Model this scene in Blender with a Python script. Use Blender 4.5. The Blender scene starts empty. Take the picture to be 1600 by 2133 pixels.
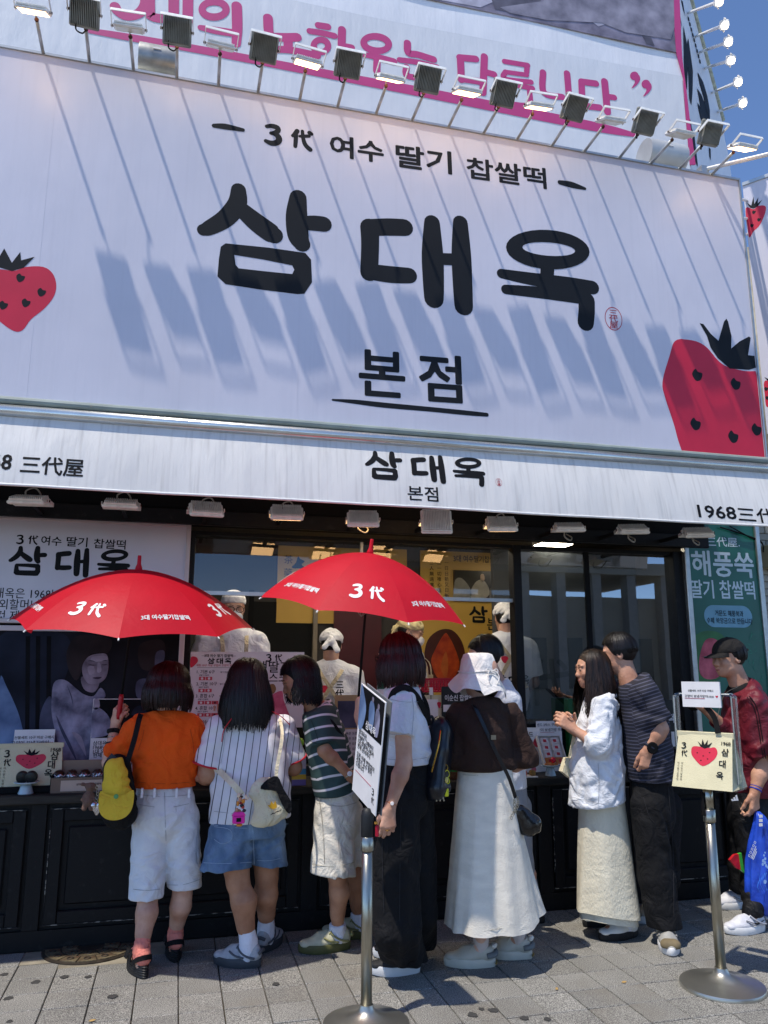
import bpy, math, random
import numpy as np
from mathutils import Vector, Matrix
from mathutils.geometry import tessellate_polygon
random.seed(7)
R = math.radians
SC = bpy.context.scene
COL = SC.collection

# ---------------------------------------------------------------- camera
FPX, YAW, PIT, ROL = 1631.6, R(14.46), R(11.46), R(0.1)
CAM = np.array([0.0, -5.139, 1.55])
cd = bpy.data.cameras.new('camera'); cam = bpy.data.objects.new('camera', cd); COL.objects.link(cam)
cd.sensor_fit = 'VERTICAL'; cd.sensor_height = 36.0; cd.lens = 36.0*FPX/2133.0
cd.clip_start = 0.05; cd.clip_end = 2000
_F = np.array([math.sin(YAW)*math.cos(PIT), math.cos(YAW)*math.cos(PIT), math.sin(PIT)])
_R0 = np.array([math.cos(YAW), -math.sin(YAW), 0]); _U0 = np.cross(_R0, _F)
_R = math.cos(ROL)*_R0+math.sin(ROL)*_U0; _U = -math.sin(ROL)*_R0+math.cos(ROL)*_U0
cam.matrix_world = Matrix(((_R[0], _U[0], -_F[0], CAM[0]), (_R[1], _U[1], -_F[1], CAM[1]), (_R[2], _U[2], -_F[2], CAM[2]), (0, 0, 0, 1)))
SC.camera = cam
# ---------------------------------------------------------------- sky, sun, exposure
SUN = Vector((1.63, 1.0, -4.45)).normalized()          # direction the sunlight travels
w = bpy.data.worlds.new('World'); SC.world = w; w.use_nodes = True
nt = w.node_tree; bg = nt.nodes['Background']; sky = nt.nodes.new('ShaderNodeTexSky')
sky.sky_type = 'NISHITA'; sky.sun_disc = False
sky.sun_elevation = math.asin(-SUN.z); sky.sun_rotation = math.atan2(-SUN.x, -SUN.y)
sky.altitude = 2500; sky.air_density = 0.75; sky.dust_density = 0.0; sky.ozone_density = 5.0
nt.links.new(sky.outputs[0], bg.inputs[0]); bg.inputs[1].default_value = 0.15
sl = bpy.data.lights.new('sun', 'SUN'); so = bpy.data.objects.new('sun', sl); COL.objects.link(so)
sl.energy = 2.5; sl.angle = R(0.8); sl.color = (1.0, 0.93, 0.83)
so.rotation_euler = SUN.to_track_quat('-Z', 'Y').to_euler(); so.location = (-4, -6, 12)
SC.view_settings.view_transform = 'Standard'; SC.view_settings.look = 'None'
SC.view_settings.exposure = 0.88; SC.view_settings.gamma = 1.0
SC.cycles.use_denoising = True
SC.cycles.max_bounces = 8; SC.cycles.transparent_max_bounces = 16
SC.cycles.sample_clamp_indirect = 4.0

# ---------------------------------------------------------------- measuring: point of the place on plane y = Y (or z = Z) seen at a photo pixel
def at(px, py, Y):
    d = _F+_R*(px-800)/FPX-_U*(py-1066.5)/FPX
    return CAM+d*(Y-CAM[1])/d[1]
def atz(px, py, Z=0.0):
    d = _F+_R*(px-800)/FPX-_U*(py-1066.5)/FPX
    return CAM+d*(Z-CAM[2])/d[2]
def atp(px, py, o, n):
    d = _F+_R*(px-800)/FPX-_U*(py-1066.5)/FPX
    o = np.array(o); n = np.array(n)
    return CAM+d*(((o-CAM)@n)/(d@n))
V = lambda *a: np.array(a, float)
def X3(a, b): return np.array((a[1]*b[2]-a[2]*b[1], a[2]*b[0]-a[0]*b[2], a[0]*b[1]-a[1]*b[0]))
def nrm(v):
    v = np.asarray(v, float); return v/math.sqrt(v[0]*v[0]+v[1]*v[1]+v[2]*v[2])

# ---------------------------------------------------------------- materials
def lin(h):
    if isinstance(h, (tuple, list)): return tuple(h)[:3]
    h = h.lstrip('#'); c = [int(h[i:i+2], 16)/255 for i in (0, 2, 4)]
    return tuple((x/12.92 if x <= .04045 else ((x+.055)/1.055)**2.4) for x in c)
MATS = {}
def mat(name, col, rough=.6, var=.12, vs=6.0, bump=0.0, bs=60.0, stretch=(1, 1, 1), metal=0.0, emis=None, es=0.0,
        spec=.5, trans=0.0, ior=1.45, rnd=0.0, coat=0.0, sheen=0.0, sss=0.0, translucent=0.0, detail=4.0, col2=None, fac=(.35, .7), fold=0.0, fs=9.0):
    if name in MATS: return MATS[name]
    m = bpy.data.materials.new(name); m.use_nodes = True; n = m.node_tree.nodes; l = m.node_tree.links
    b = n['Principled BSDF']; c = lin(col)
    b.inputs['Roughness'].default_value = rough; b.inputs['Metallic'].default_value = metal
    b.inputs['Specular IOR Level'].default_value = spec; b.inputs['Transmission Weight'].default_value = trans
    b.inputs['IOR'].default_value = ior; b.inputs['Coat Weight'].default_value = coat
    b.inputs['Sheen Weight'].default_value = sheen
    if sss: b.inputs['Subsurface Weight'].default_value = sss; b.inputs['Subsurface Radius'].default_value = (.012, .005, .003)
    tc = n.new('ShaderNodeTexCoord'); mp = n.new('ShaderNodeMapping'); mp.inputs['Scale'].default_value = stretch
    l.new(tc.outputs['Object'], mp.inputs[0])
    nz = n.new('ShaderNodeTexNoise'); nz.inputs['Scale'].default_value = vs; nz.inputs['Detail'].default_value = detail
    l.new(mp.outputs[0], nz.inputs['Vector'])
    rmp = n.new('ShaderNodeMapRange'); rmp.inputs[1].default_value = fac[0]; rmp.inputs[2].default_value = fac[1]
    l.new(nz.outputs[0], rmp.inputs[0])
    mx = n.new('ShaderNodeMix'); mx.data_type = 'RGBA'
    a = tuple(max(0, x*(1-var)) for x in c); d = lin(col2) if col2 else tuple(min(1, x*(1+var*.6)) for x in c)
    mx.inputs['A'].default_value = (*a, 1); mx.inputs['B'].default_value = (*d, 1)
    l.new(rmp.outputs[0], mx.inputs['Factor']); out = mx.outputs['Result']
    if rnd:
        oi = n.new('ShaderNodeObjectInfo'); hs = n.new('ShaderNodeHueSaturation')
        r2 = n.new('ShaderNodeMapRange'); r2.inputs[3].default_value = 1-rnd; r2.inputs[4].default_value = 1+rnd
        l.new(oi.outputs['Random'], r2.inputs[0]); l.new(r2.outputs[0], hs.inputs['Value']); l.new(out, hs.inputs['Color']); out = hs.outputs[0]
    l.new(out, b.inputs['Base Color'])
    if bump:
        n2 = n.new('ShaderNodeTexNoise'); n2.inputs['Scale'].default_value = bs; n2.inputs['Detail'].default_value = 3
        l.new(mp.outputs[0], n2.inputs['Vector'])
        bp = n.new('ShaderNodeBump'); bp.inputs['Strength'].default_value = bump; bp.inputs['Distance'].default_value = .01
        l.new(n2.outputs[0], bp.inputs['Height']); l.new(bp.outputs[0], b.inputs['Normal'])
        if fold:      # creases of worn cloth
            n3 = n.new('ShaderNodeTexNoise'); n3.inputs['Scale'].default_value = fs; n3.inputs['Detail'].default_value = 2.5; n3.inputs['Distortion'].default_value = 1.6; l.new(tc.outputs['Object'], n3.inputs['Vector'])
            b3 = n.new('ShaderNodeBump'); b3.inputs['Strength'].default_value = fold; b3.inputs['Distance'].default_value = .03; l.new(n3.outputs[0], b3.inputs['Height']); l.new(b3.outputs[0], bp.inputs['Normal'])
    if emis: b.inputs['Emission Color'].default_value = (*lin(emis), 1); b.inputs['Emission Strength'].default_value = es
    if translucent:
        t = n.new('ShaderNodeBsdfTranslucent'); ms = n.new('ShaderNodeMixShader'); ms.inputs[0].default_value = translucent
        l.new(out, t.inputs[0]); l.new(b.outputs[0], ms.inputs[1]); l.new(t.outputs[0], ms.inputs[2])
        l.new(ms.outputs[0], n['Material Output'].inputs[0])
    MATS[name] = m
    return m
def nodes(m): return m.node_tree.nodes, m.node_tree.links, m.node_tree.nodes['Principled BSDF']
def stripe_mat(name, base, line, period, width, attr='s', rough=.8, bump=.15, bs=160, soft=.03):
    m = mat(name, base, rough, .08, 9, bump, bs); n, l, b = nodes(m)
    src = b.inputs['Base Color'].links[0].from_socket
    at_ = n.new('ShaderNodeAttribute'); at_.attribute_name = attr
    md = n.new('ShaderNodeMath'); md.operation = 'DIVIDE'; md.inputs[1].default_value = period; l.new(at_.outputs['Fac'], md.inputs[0])
    fr = n.new('ShaderNodeMath'); fr.operation = 'PINGPONG'; fr.inputs[1].default_value = .5; l.new(md.outputs[0], fr.inputs[0])
    mr = n.new('ShaderNodeMapRange'); mr.inputs[1].default_value = width/period/2-soft; mr.inputs[2].default_value = width/period/2+soft
    mr.inputs[3].default_value = 1; mr.inputs[4].default_value = 0
    l.new(fr.outputs[0], mr.inputs[0])
    mx = n.new('ShaderNodeMix'); mx.data_type = 'RGBA'; l.new(mr.outputs[0], mx.inputs['Factor']); l.new(src, mx.inputs['A'])
    mx.inputs['B'].default_value = (*lin(line), 1); l.new(mx.outputs['Result'], b.inputs['Base Color'])
    return m

# ---------------------------------------------------------------- mesh collecting
class MB:
    def __init__(s): s.v = []; s.f = []; s.n = 0
    def add(s, v, f):
        v = np.asarray(v, float).reshape(-1, 3); k = s.n; s.v.append(v); s.n += len(v)
        s.f += [[i+k for i in q] for q in f]; return s
    def verts(s): return np.concatenate(s.v) if s.v else np.zeros((0, 3))
BOXF = [(0, 3, 2, 1), (4, 5, 6, 7), (0, 1, 5, 4), (1, 2, 6, 5), (2, 3, 7, 6), (3, 0, 4, 7)]
def boxm(mb, lo, hi, M=None):
    x0, y0, z0 = lo; x1, y1, z1 = hi
    v = np.array([(x0, y0, z0), (x1, y0, z0), (x1, y1, z0), (x0, y1, z0), (x0, y0, z1), (x1, y0, z1), (x1, y1, z1), (x0, y1, z1)])
    if M is not None: v = v@np.array(M[0]).T+np.array(M[1])
    return mb.add(v, BOXF)
def bevbox(mb, lo, hi, b=.01, M=None):
    """box with chamfered edges"""
    lo = np.array(lo, float); hi = np.array(hi, float); v = []; idx = {}
    for i, (sx, sy, sz) in enumerate([(a, c, d) for a in (0, 1) for c in (0, 1) for d in (0, 1)]):
        s = np.array([sx, sy, sz]); p = np.where(s, hi, lo); q = np.where(s, -b, b)
        for ax in range(3):
            o = p+q; o[ax] = p[ax]; idx[(sx, sy, sz, ax)] = len(v); v.append(o)
    f = []
    for ax in range(3):
        a1, a2 = (ax+1) % 3, (ax+2) % 3
        for s in (0, 1):
            ks = []
            for u, w_ in ((0, 0), (1, 0), (1, 1), (0, 1)):
                k = [0, 0, 0]; k[ax] = s; k[a1] = u; k[a2] = w_; ks.append(idx[(*k, ax)])
            f.append(ks if s else ks[::-1])
        for u in (0, 1):
            for w_ in (0, 1):
                k0 = [0, 0, 0]; k0[a1] = u; k0[a2] = w_; k1 = k0[:]; k1[ax] = 1
                q = [idx[(*k0, a1)], idx[(*k1, a1)], idx[(*k1, a2)], idx[(*k0, a2)]]
                f.append(q if (u ^ w_) else q[::-1])
    for c in [(a, c, d) for a in (0, 1) for c in (0, 1) for d in (0, 1)]:
        q = [idx[(*c, 0)], idx[(*c, 1)], idx[(*c, 2)]]; f.append(q if sum(c) % 2 else q[::-1])
    v = np.array(v)
    if M is not None: v = v@np.array(M[0]).T+np.array(M[1])
    return mb.add(v, f)
def perp(d):
    d = nrm(d); a = np.array([0, 0, 1.]) if abs(d[2]) < .9 else np.array([1., 0, 0])
    u = nrm(X3(d, a)); return u, X3(d, u)
def tube(mb, pts, rad, n=8, cap=True):
    pts = np.asarray(pts, float); rad = np.broadcast_to(np.asarray(rad, float), (len(pts),)); k = len(pts); v = []; f = []
    u = None
    for i in range(k):
        t = pts[min(i+1, k-1)]-pts[max(i-1, 0)]; t = nrm(t)
        if u is None: u, w_ = perp(t)
        else:
            u = nrm(u-t*(u@t)); w_ = X3(t, u)
        for j in range(n):
            a = 2*math.pi*j/n; v.append(pts[i]+rad[i]*(math.cos(a)*u+math.sin(a)*w_))
    for i in range(k-1):
        for j in range(n):
            f.append((i*n+j, i*n+(j+1) % n, (i+1)*n+(j+1) % n, (i+1)*n+j))
    if cap: f.append(tuple(range(n))[::-1]); f.append(tuple((k-1)*n+j for j in range(n)))
    return mb.add(v, f)
def lathe(mb, prof, n=32, o=(0, 0, 0), M=None):
    v = []; f = []; k = len(prof)
    for r_, z in prof:
        for j in range(n):
            a = 2*math.pi*j/n; v.append((r_*math.cos(a), r_*math.sin(a), z))
    for i in range(k-1):
        for j in range(n): f.append((i*n+j, i*n+(j+1) % n, (i+1)*n+(j+1) % n, (i+1)*n+j))
    f.append(tuple(range(n))[::-1]); f.append(tuple((k-1)*n+j for j in range(n)))
    v = np.array(v)
    if M is not None: v = v@np.array(M).T
    return mb.add(v+np.array(o), f)
def ellip(mb, c, r_, n=12, M=None):
    v = []; f = []; m = n//2+1
    for i in range(m+1):
        ph = math.pi*i/m
        for j in range(n):
            a = 2*math.pi*j/n; v.append((r_[0]*math.sin(ph)*math.cos(a), r_[1]*math.sin(ph)*math.sin(a), r_[2]*math.cos(ph)))
    for i in range(m):
        for j in range(n): f.append((i*n+j, (i+1)*n+j, (i+1)*n+(j+1) % n, i*n+(j+1) % n))
    v = np.array(v)
    if M is not None: v = v@np.array(M).T
    return mb.add(v+np.array(c), f)
def loft(mb, rings, closed=True, cap=True):
    n = len(rings[0]); v = np.concatenate([np.asarray(r_, float) for r_ in rings]); f = []
    for i in range(len(rings)-1):
        for j in range(n if closed else n-1): f.append((i*n+j, i*n+(j+1) % n, (i+1)*n+(j+1) % n, (i+1)*n+j))
    if cap and closed: f.append(tuple(range(n))[::-1]); f.append(tuple((len(rings)-1)*n+j for j in range(n)))
    return mb.add(v, f)

# flat frame: origin, across, up, out
class Fr:
    def __init__(s, o, u=(1, 0, 0), v=(0, 0, 1), n=None):
        s.o = V(*o); s.u = nrm(u); s.v = nrm(v); s.n = nrm(n) if n is not None else X3(s.u, s.v)
    def p(s, x, y, d=0.0): return s.o+s.u*x+s.v*y+s.n*d
    def loc(s, P): P = np.asarray(P)-s.o; return (P@s.u, P@s.v)
    def px(s, px, py): return s.loc(atp(px, py, s.o, s.n))
    def M(s): return (np.stack([s.u, s.v, s.n], 1), s.o)
def cr(pts, sub=6, closed=False):
    P = np.asarray(pts, float); n = len(P); out = []
    rng = n if closed else n-1
    for i in range(rng):
        p0 = P[(i-1) % n] if closed else P[max(i-1, 0)]; p1 = P[i]; p2 = P[(i+1) % n] if closed else P[i+1]
        p3 = P[(i+2) % n] if closed else P[min(i+2, n-1)]
        for k in range(sub):
            t = k/sub; out.append(.5*((2*p1)+(-p0+p2)*t+(2*p0-5*p1+4*p2-p3)*t*t+(-p0+3*p1-3*p2+p3)*t**3))
    if not closed: out.append(P[-1])
    return np.array(out)
def poly(mb, fr, pts, d=.002, holes=None, th=0.0):
    """filled flat outline (may be concave, with holes) on a frame; th gives it thickness"""
    loops = [[(float(x), float(y)) for x, y in pts]]+[[(float(x), float(y)) for x, y in h] for h in (holes or [])]
    tri = tessellate_polygon([[Vector((x, y, 0)) for x, y in L] for L in loops])
    flat = [q for L in loops for q in L]; v = [fr.p(x, y, d) for x, y in flat]; f = []
    for a, b, c in tri:
        A, B, C_ = flat[a], flat[b], flat[c]
        cr_ = (B[0]-A[0])*(C_[1]-A[1])-(B[1]-A[1])*(C_[0]-A[0])
        if abs(cr_) < 1e-12: continue
        f.append((a, b, c) if cr_ > 0 else (a, c, b))
    if th:
        k = len(v); v = v+[fr.p(x, y, d-th) for x, y in flat]; f = f+[(c+k, b+k, a+k) for a, b, c in f]
        o = 0
        for L in loops:
            m = len(L)
            for i in range(m): f.append((o+i, o+(i+1) % m, o+(i+1) % m+k, o+i+k)[::-1])
            o += m
    return mb.add(v, f)
_dz = [0.0]
def stroke(mb, fr, pts, d=.0009, sub=5, step=.00012):
    """brush stroke: points (x, y, width)"""
    _dz[0] = (_dz[0]+step) % .0007; d = d+_dz[0]
    P = cr(pts, sub) if len(pts) > 2 else np.asarray(pts, float)
    xy = P[:, :2]; w_ = P[:, 2]/2; n = len(P); L = []; Rr = []
    for i in range(n):
        t = xy[min(i+1, n-1)]-xy[max(i-1, 0)]; t = t/(np.hypot(*t)+1e-9); nn = np.array([-t[1], t[0]])
        L.append(xy[i]+nn*w_[i]); Rr.append(xy[i]-nn*w_[i])
    v = [fr.p(*q, d) for q in L]+[fr.p(*q, d) for q in Rr]
    f = [(i+n, i+1+n, i+1, i) for i in range(n-1)]
    for e, sgn in ((0, -1), (n-1, 1)):
        t = (xy[min(e+1, n-1)]-xy[max(e-1, 0)]); t = t/(np.hypot(*t)+1e-9)*sgn; nn = np.array([-t[1], t[0]])
        cap = []
        for k in range(9):
            a = math.pi*k/8; q = xy[e]+w_[e]*(math.cos(a)*-nn+math.sin(a)*t); cap.append(len(v)); v.append(fr.p(*q, d))
        f.append(tuple(cap))
    return mb.add(v, f)
_TC = {}; TS = bpy.data.scenes.new('type_setting')      # small side scene, only for turning type into outlines; removed at the end
_TO = []
def _typeset(bodies, res=2):
    """type outlines for many lines at once (one evaluation)"""
    if not _TO:
        c = bpy.data.curves.new('type', 'FONT'); c.size = 1.0; c.fill_mode = 'FRONT'; c.align_x = 'CENTER'; c.space_line = 3.0; o = bpy.data.objects.new('type', c); TS.collection.objects.link(o); _TO.append(o)
    o = _TO[0]; c = o.data; c.resolution_u = res; c.body = '\n'.join(bodies); TS.view_layers[0].update()
    me = bpy.data.meshes.new_from_object(o.evaluated_get(TS.view_layers[0].depsgraph))
    v = np.zeros(len(me.vertices)*3); me.vertices.foreach_get('co', v); v = v.reshape(-1, 3)
    f = [tuple(p.vertices) for p in me.polygons]; bpy.data.meshes.remove(me)
    row = np.round(-(v[:, 1]-.3)/3.0).astype(int); fr_ = np.array([row[q[0]] for q in f]) if f else np.zeros(0, int)
    for i, bd in enumerate(bodies):
        ids = np.where(row == i)[0]; mp = {int(k): n for n, k in enumerate(ids)}; vv = v[ids].copy(); vv[:, 1] += 3.0*i
        _TC[bd] = (vv, [tuple(mp[k] for k in f[q]) for q in np.where(fr_ == i)[0]])
def textgeo(body, align='CENTER', res=2):
    if not _TC: _typeset(BODIES)
    if body not in _TC: print('TYPE-MISSING', body); _typeset([body])
    v, f = _TC[body]
    if align == 'LEFT' and len(v): v = v-np.array([v[:, 0].min(), 0, 0])
    return v, f
def text(mb, fr, body, x, y, size, bold=0.0, d=.0009, sx=1.0, align='CENTER', rot=0.0, width=None, res=2):
    v, f = textgeo(body, align, res)
    if not len(v): return mb
    if width: sx = width/((v[:, 0].max()-v[:, 0].min())*size)
    offs = [(0, 0)]
    if bold: offs += [(bold*math.cos(a), bold*math.sin(a)) for a in np.arange(8)*math.pi/4]
    ca, sa = math.cos(rot), math.sin(rot)
    for k, (ox, oy) in enumerate(offs):
        X = (v[:, 0]*sx+ox)*size; Y = (v[:, 1]+oy)*size; X, Y = X*ca-Y*sa+x, X*sa+Y*ca+y
        mb.add(fr.o+np.outer(X, fr.u)+np.outer(Y, fr.v)+fr.n*(d+k*.00006), f)
    return mb
def vtext(mb, fr, body, x, y, size, gap, **k):
    for i, ch in enumerate(body): text(mb, fr, ch, x, y-i*gap, size, **k)

BODIES = ['3', '여수', '딸기', '찹쌀떡', '본', '점', '三', '代', '屋', '본점', '1968', '三代屋', '삼대옥은 1968년', '1대의 외할머니의 손맛', '모든 것 제대로 만들어', '삼대옥은', '1968년 그때부터', '1대 외할머니에서', '현재 손녀까지', '오픈 이래 변함없이', '저희가 손수 빚어', '드립니다', '三代屋.', '해풍쑥', '딸기 찹쌀떡', '거문도 해풍쑥과', '수제 쑥앙금으로 만듭니다', '茶', '藥', '3대 여수딸기찹쌀떡', '一', '日', '新', '又', '二', '切', '唯', '心', '造', '人', '無', '遠', '慮', '必', '有', 'B', 'O', 'M', '삼', '대', '옥', '여', '수', '딸', '기', '찹', '쌀', '떡', '선물세트 10구 이상 구매시', '고양이 보냉가방이', '나와요', '삼대옥 수제 초코 찹쌀떡', '3대 여수 딸기 찹쌀떡', '―', '세트 10구 이상 구입시 고양이 보냉가방이', '1. 기본 6구', '딸기 찹쌀떡 세트', '생딸기 찹쌀떡', '2. 기본 10구', '3. 혼합 6구', '4. 혼합 10구', '이순신 찹쌀떡', '생딸기', '아이스크림', '삼대옥은 오픈 이래', '삼대옥', '쑥이야기', '여수 명물', '전국 택배 가능합니다', '샌드 2박스 구매시', '고양이 보냉가방 무료', '드']
# ---------------------------------------------------------------- objects
def empty(name, loc, label=None, cat=None, group=None):
    o = bpy.data.objects.new(name, None); COL.objects.link(o); o.location = loc; o.empty_display_size = .05
    o.matrix_world = Matrix.Translation(Vector(loc)); tag(o, label, cat, group); return o
def tag(o, label=None, cat=None, group=None, kind=None):
    if label: o['label'] = label
    if cat: o['category'] = cat
    if group: o['group'] = group
    if kind: o['kind'] = kind
    return o
def mesh_of(name, v, f, m=None, smooth=False):
    me = bpy.data.meshes.new(name); me.from_pydata([tuple(map(float, p)) for p in v] if not isinstance(v, np.ndarray) else v.tolist(), [], f)
    if m is not None: me.materials.append(m)
    if smooth: me.polygons.foreach_set('use_smooth', [True]*len(me.polygons))
    me.update(); return me
SPLIT = {'strap', 'piping', 'apron_strap', 'leaf_print', 'pivot_bolt', 'flower_print', 'herb_print', 'belt_loop', 'hat_ribbon', 'stand', 'edge_trim'}
def pieces(mb):
    """separate pieces of a collected mesh"""
    v = mb.verts(); par = list(range(len(v)))
    def find(i):
        while par[i] != i: par[i] = par[par[i]]; i = par[i]
        return i
    for q in mb.f:
        for k in q[1:]: par[find(k)] = find(q[0])
    gr = {}
    for q in mb.f: gr.setdefault(find(q[0]), []).append(q)
    out = []
    for fs in gr.values():
        ids = sorted({i for q in fs for i in q}); mp = {i: k for k, i in enumerate(ids)}; m = MB(); m.add(v[ids], [[mp[i] for i in q] for q in fs]); out.append(m)
    return out
def obj(name, mb, m, parent=None, *a, **k):
    if parent is not None and name in SPLIT:
        P = pieces(mb)
        if len(P) > 1: return [obj1(name, q, m, parent, *a, **k) for q in P][0]
    return obj1(name, mb, m, parent, *a, **k)
def obj1(name, mb, m, parent=None, smooth=False, label=None, cat=None, group=None, kind=None, base=None, auto=None):
    """one mesh object from world-space geometry"""
    v = mb.verts(); 
    if parent is None:
        o_ = np.array(base) if base is not None else np.array([(v[:, 0].min()+v[:, 0].max())/2, (v[:, 1].min()+v[:, 1].max())/2, v[:, 2].min()])
    else: o_ = v.mean(0)
    me = mesh_of(name, v-o_, mb.f, m, smooth)
    if auto:
        me.set_sharp_from_angle(angle=R(auto))
    o = bpy.data.objects.new(name, me); COL.objects.link(o); o.location = o_
    if parent is not None:
        o.parent = parent; o.matrix_parent_inverse = Matrix.Translation(Vector(wloc(parent))).inverted()
    _WL[o.name] = o_
    return tag(o, label, cat, group, kind)
_WL = {}
def wloc(o): return _WL.get(o.name, np.array(o.location))
def qobj(name, m, parent, fn, *a, smooth=False, **k):
    """shorthand: one shape, one part"""
    mb = MB(); fn(mb, *a, **k); return obj(name, mb, m, parent, smooth)
def dup(root, delta, label=None, group=None, rz=0.0):
    """copy of a thing with copies of its parts and sub-parts"""
    def cp(o, par):
        c = o.copy(); COL.objects.link(c)
        if par is not None: c.parent = par
        for ch in o.children: cp(ch, c)
        return c
    r_ = cp(root, None); r_.location = Vector(root.location)+Vector(delta); r_.rotation_euler.z += rz
    if label: r_['label'] = label
    if group: r_['group'] = group
    return r_
# ================================================================ MATERIALS
m_black = mat('black_paint', (.0055, .0055, .0065), .55, .25, 22, .15, 90, spec=.28, col2='#2b2a29', fac=(.60, .86), detail=8)
m_blackmat = mat('black_matte', (.004, .004, .0045), .8, .2, 20, spec=.25)
m_white = mat('white_metal', '#e6e4de', .45, .08, 20)
m_print_black = mat('print_black', (.010, .012, .015), .6, .1, 5, spec=.2)
m_ink = mat('ink_black', (.006, .006, .007), .6, .1, 8, spec=.2)
m_print_red = mat('print_red', '#c81f3c', .45, .07, 4)
m_print_pink = mat('print_pink', '#c5447f', .5, .07, 3)
m_seal = mat('print_seal', '#b3242f', .5, .1, 8)
m_steel = mat('brushed_steel', '#a9a699', .28, .12, 30, .06, 120, stretch=(8, 8, .6), metal=1.0)
m_alu = mat('aluminium', '#b9bbb8', .38, .1, 20, metal=.85)
m_darkmetal = mat('dark_lamp_housing', '#8d8b80', .6, .25, 18, .1, 60, metal=.1)
m_fin = mat('lamp_fin_white', '#f0eee8', .5, .12, 25)
m_cable = mat('cable_grey', '#9a958a', .6)
m_rust = mat('rusty_joint', '#4a2b1a', .8, .4, 40)
m_warm = mat('lamp_lens_lit', '#fff3d8', .3, .02, 5, emis='#ffc98a', es=4.5)
m_lensoff = mat('lamp_lens_off', '#d9d3bd', .25, .05, 5)
m_hot = mat('spot_lens_lit', '#ffffff', .3, .0, 5, emis='#fff4e2', es=5.0)
m_ceil = mat('ceiling_lamp_lit', '#fff0d0', .4, .0, 5, emis='#fff0d6', es=18.0)
m_galv = mat('galvanised_duct', '#8f9190', .42, .3, 9, .05, 40, metal=.7)
m_paper = mat('white_card', '#e4e1df', .55, .05, 10)
m_pinkpaper = mat('white_board', '#dcd8d8', .45, .06, 5)

def vinyl(name, col, streak=.10, rough=.38, bump=.2, seams=None):
    """printed vinyl cloth: faint rain streaks running down, soft ripples, sewn seams"""
    m = mat(name, col, rough, .05, 1.3, 0, 40); n, l, b = nodes(m); src = b.inputs['Base Color'].links[0].from_socket
    tc = n.new('ShaderNodeTexCoord'); mp = n.new('ShaderNodeMapping'); mp.inputs['Scale'].default_value = (42, 8, .55); l.new(tc.outputs['Object'], mp.inputs[0])
    nz = n.new('ShaderNodeTexNoise'); nz.inputs['Scale'].default_value = 1.0; nz.inputs['Detail'].default_value = 5; l.new(mp.outputs[0], nz.inputs['Vector'])
    mr = n.new('ShaderNodeMapRange'); mr.inputs[1].default_value = .5; mr.inputs[2].default_value = .8; mr.inputs[3].default_value = 0; mr.inputs[4].default_value = streak; l.new(nz.outputs[0], mr.inputs[0])
    mx = n.new('ShaderNodeMix'); mx.data_type = 'RGBA'; l.new(mr.outputs[0], mx.inputs['Factor']); l.new(src, mx.inputs['A']); mx.inputs['B'].default_value = (*lin('#6b6660'), 1)
    l.new(mx.outputs['Result'], b.inputs['Base Color'])
    n2 = n.new('ShaderNodeTexNoise'); n2.inputs['Scale'].default_value = 3.5; n2.inputs['Detail'].default_value = 5
    mp2 = n.new('ShaderNodeMapping'); mp2.inputs['Scale'].default_value = (1.6, 1, .55); l.new(tc.outputs['Object'], mp2.inputs[0]); l.new(mp2.outputs[0], n2.inputs['Vector'])
    bp = n.new('ShaderNodeBump'); bp.inputs['Strength'].default_value = bump; bp.inputs['Distance'].default_value = .05
    l.new(n2.outputs[0], bp.inputs['Height']); l.new(bp.outputs[0], b.inputs['Normal'])
    return m
m_bill = vinyl('billboard_vinyl', '#d0cdd6', .05, .36, .10)
m_upper = vinyl('banner_vinyl', '#e9e9ec', .08, .5, .25)
m_awn = vinyl('awning_cloth', '#eceae6', .34, .55, .30)
n_, l_, b_ = nodes(m_awn); t_ = n_.new('ShaderNodeBsdfTranslucent'); t_.inputs[0].default_value = (.8, .79, .76, 1); x_ = n_.new('ShaderNodeMixShader'); x_.inputs[0].default_value = .22
l_.new(b_.outputs[0], x_.inputs[1]); l_.new(t_.outputs[0], x_.inputs[2]); l_.new(x_.outputs[0], n_['Material Output'].inputs[0])
def glass_mat(name, refl=.12, tint=(.92, .95, .95), boost=1.0):
    m = bpy.data.materials.new(name); m.use_nodes = True; n = m.node_tree.nodes; l = m.node_tree.links; n.remove(n['Principled BSDF'])
    t = n.new('ShaderNodeBsdfTransparent'); t.inputs[0].default_value = (*tint, 1); g = n.new('ShaderNodeBsdfGlossy'); g.inputs['Roughness'].default_value = .012
    g.inputs['Color'].default_value = (.95, .97, 1, 1)
    fr = n.new('ShaderNodeFresnel'); fr.inputs[0].default_value = 1.5; mr = n.new('ShaderNodeMapRange'); mr.inputs[1].default_value = .04; mr.inputs[2].default_value = 1.0
    mr.inputs[3].default_value = refl; mr.inputs[4].default_value = 1.0; l.new(fr.outputs[0], mr.inputs[0])
    tc = n.new('ShaderNodeTexCoord'); nz = n.new('ShaderNodeTexNoise'); nz.inputs['Scale'].default_value = 1.1; l.new(tc.outputs['Object'], nz.inputs['Vector'])
    bp = n.new('ShaderNodeBump'); bp.inputs['Strength'].default_value = .03; bp.inputs['Distance'].default_value = .02; l.new(nz.outputs[0], bp.inputs['Height']); l.new(bp.outputs[0], g.inputs['Normal'])
    ms = n.new('ShaderNodeMixShader'); l.new(mr.outputs[0], ms.inputs[0]); l.new(t.outputs[0], ms.inputs[1]); l.new(g.outputs[0], ms.inputs[2]); l.new(ms.outputs[0], n['Material Output'].inputs[0])
    return m
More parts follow.
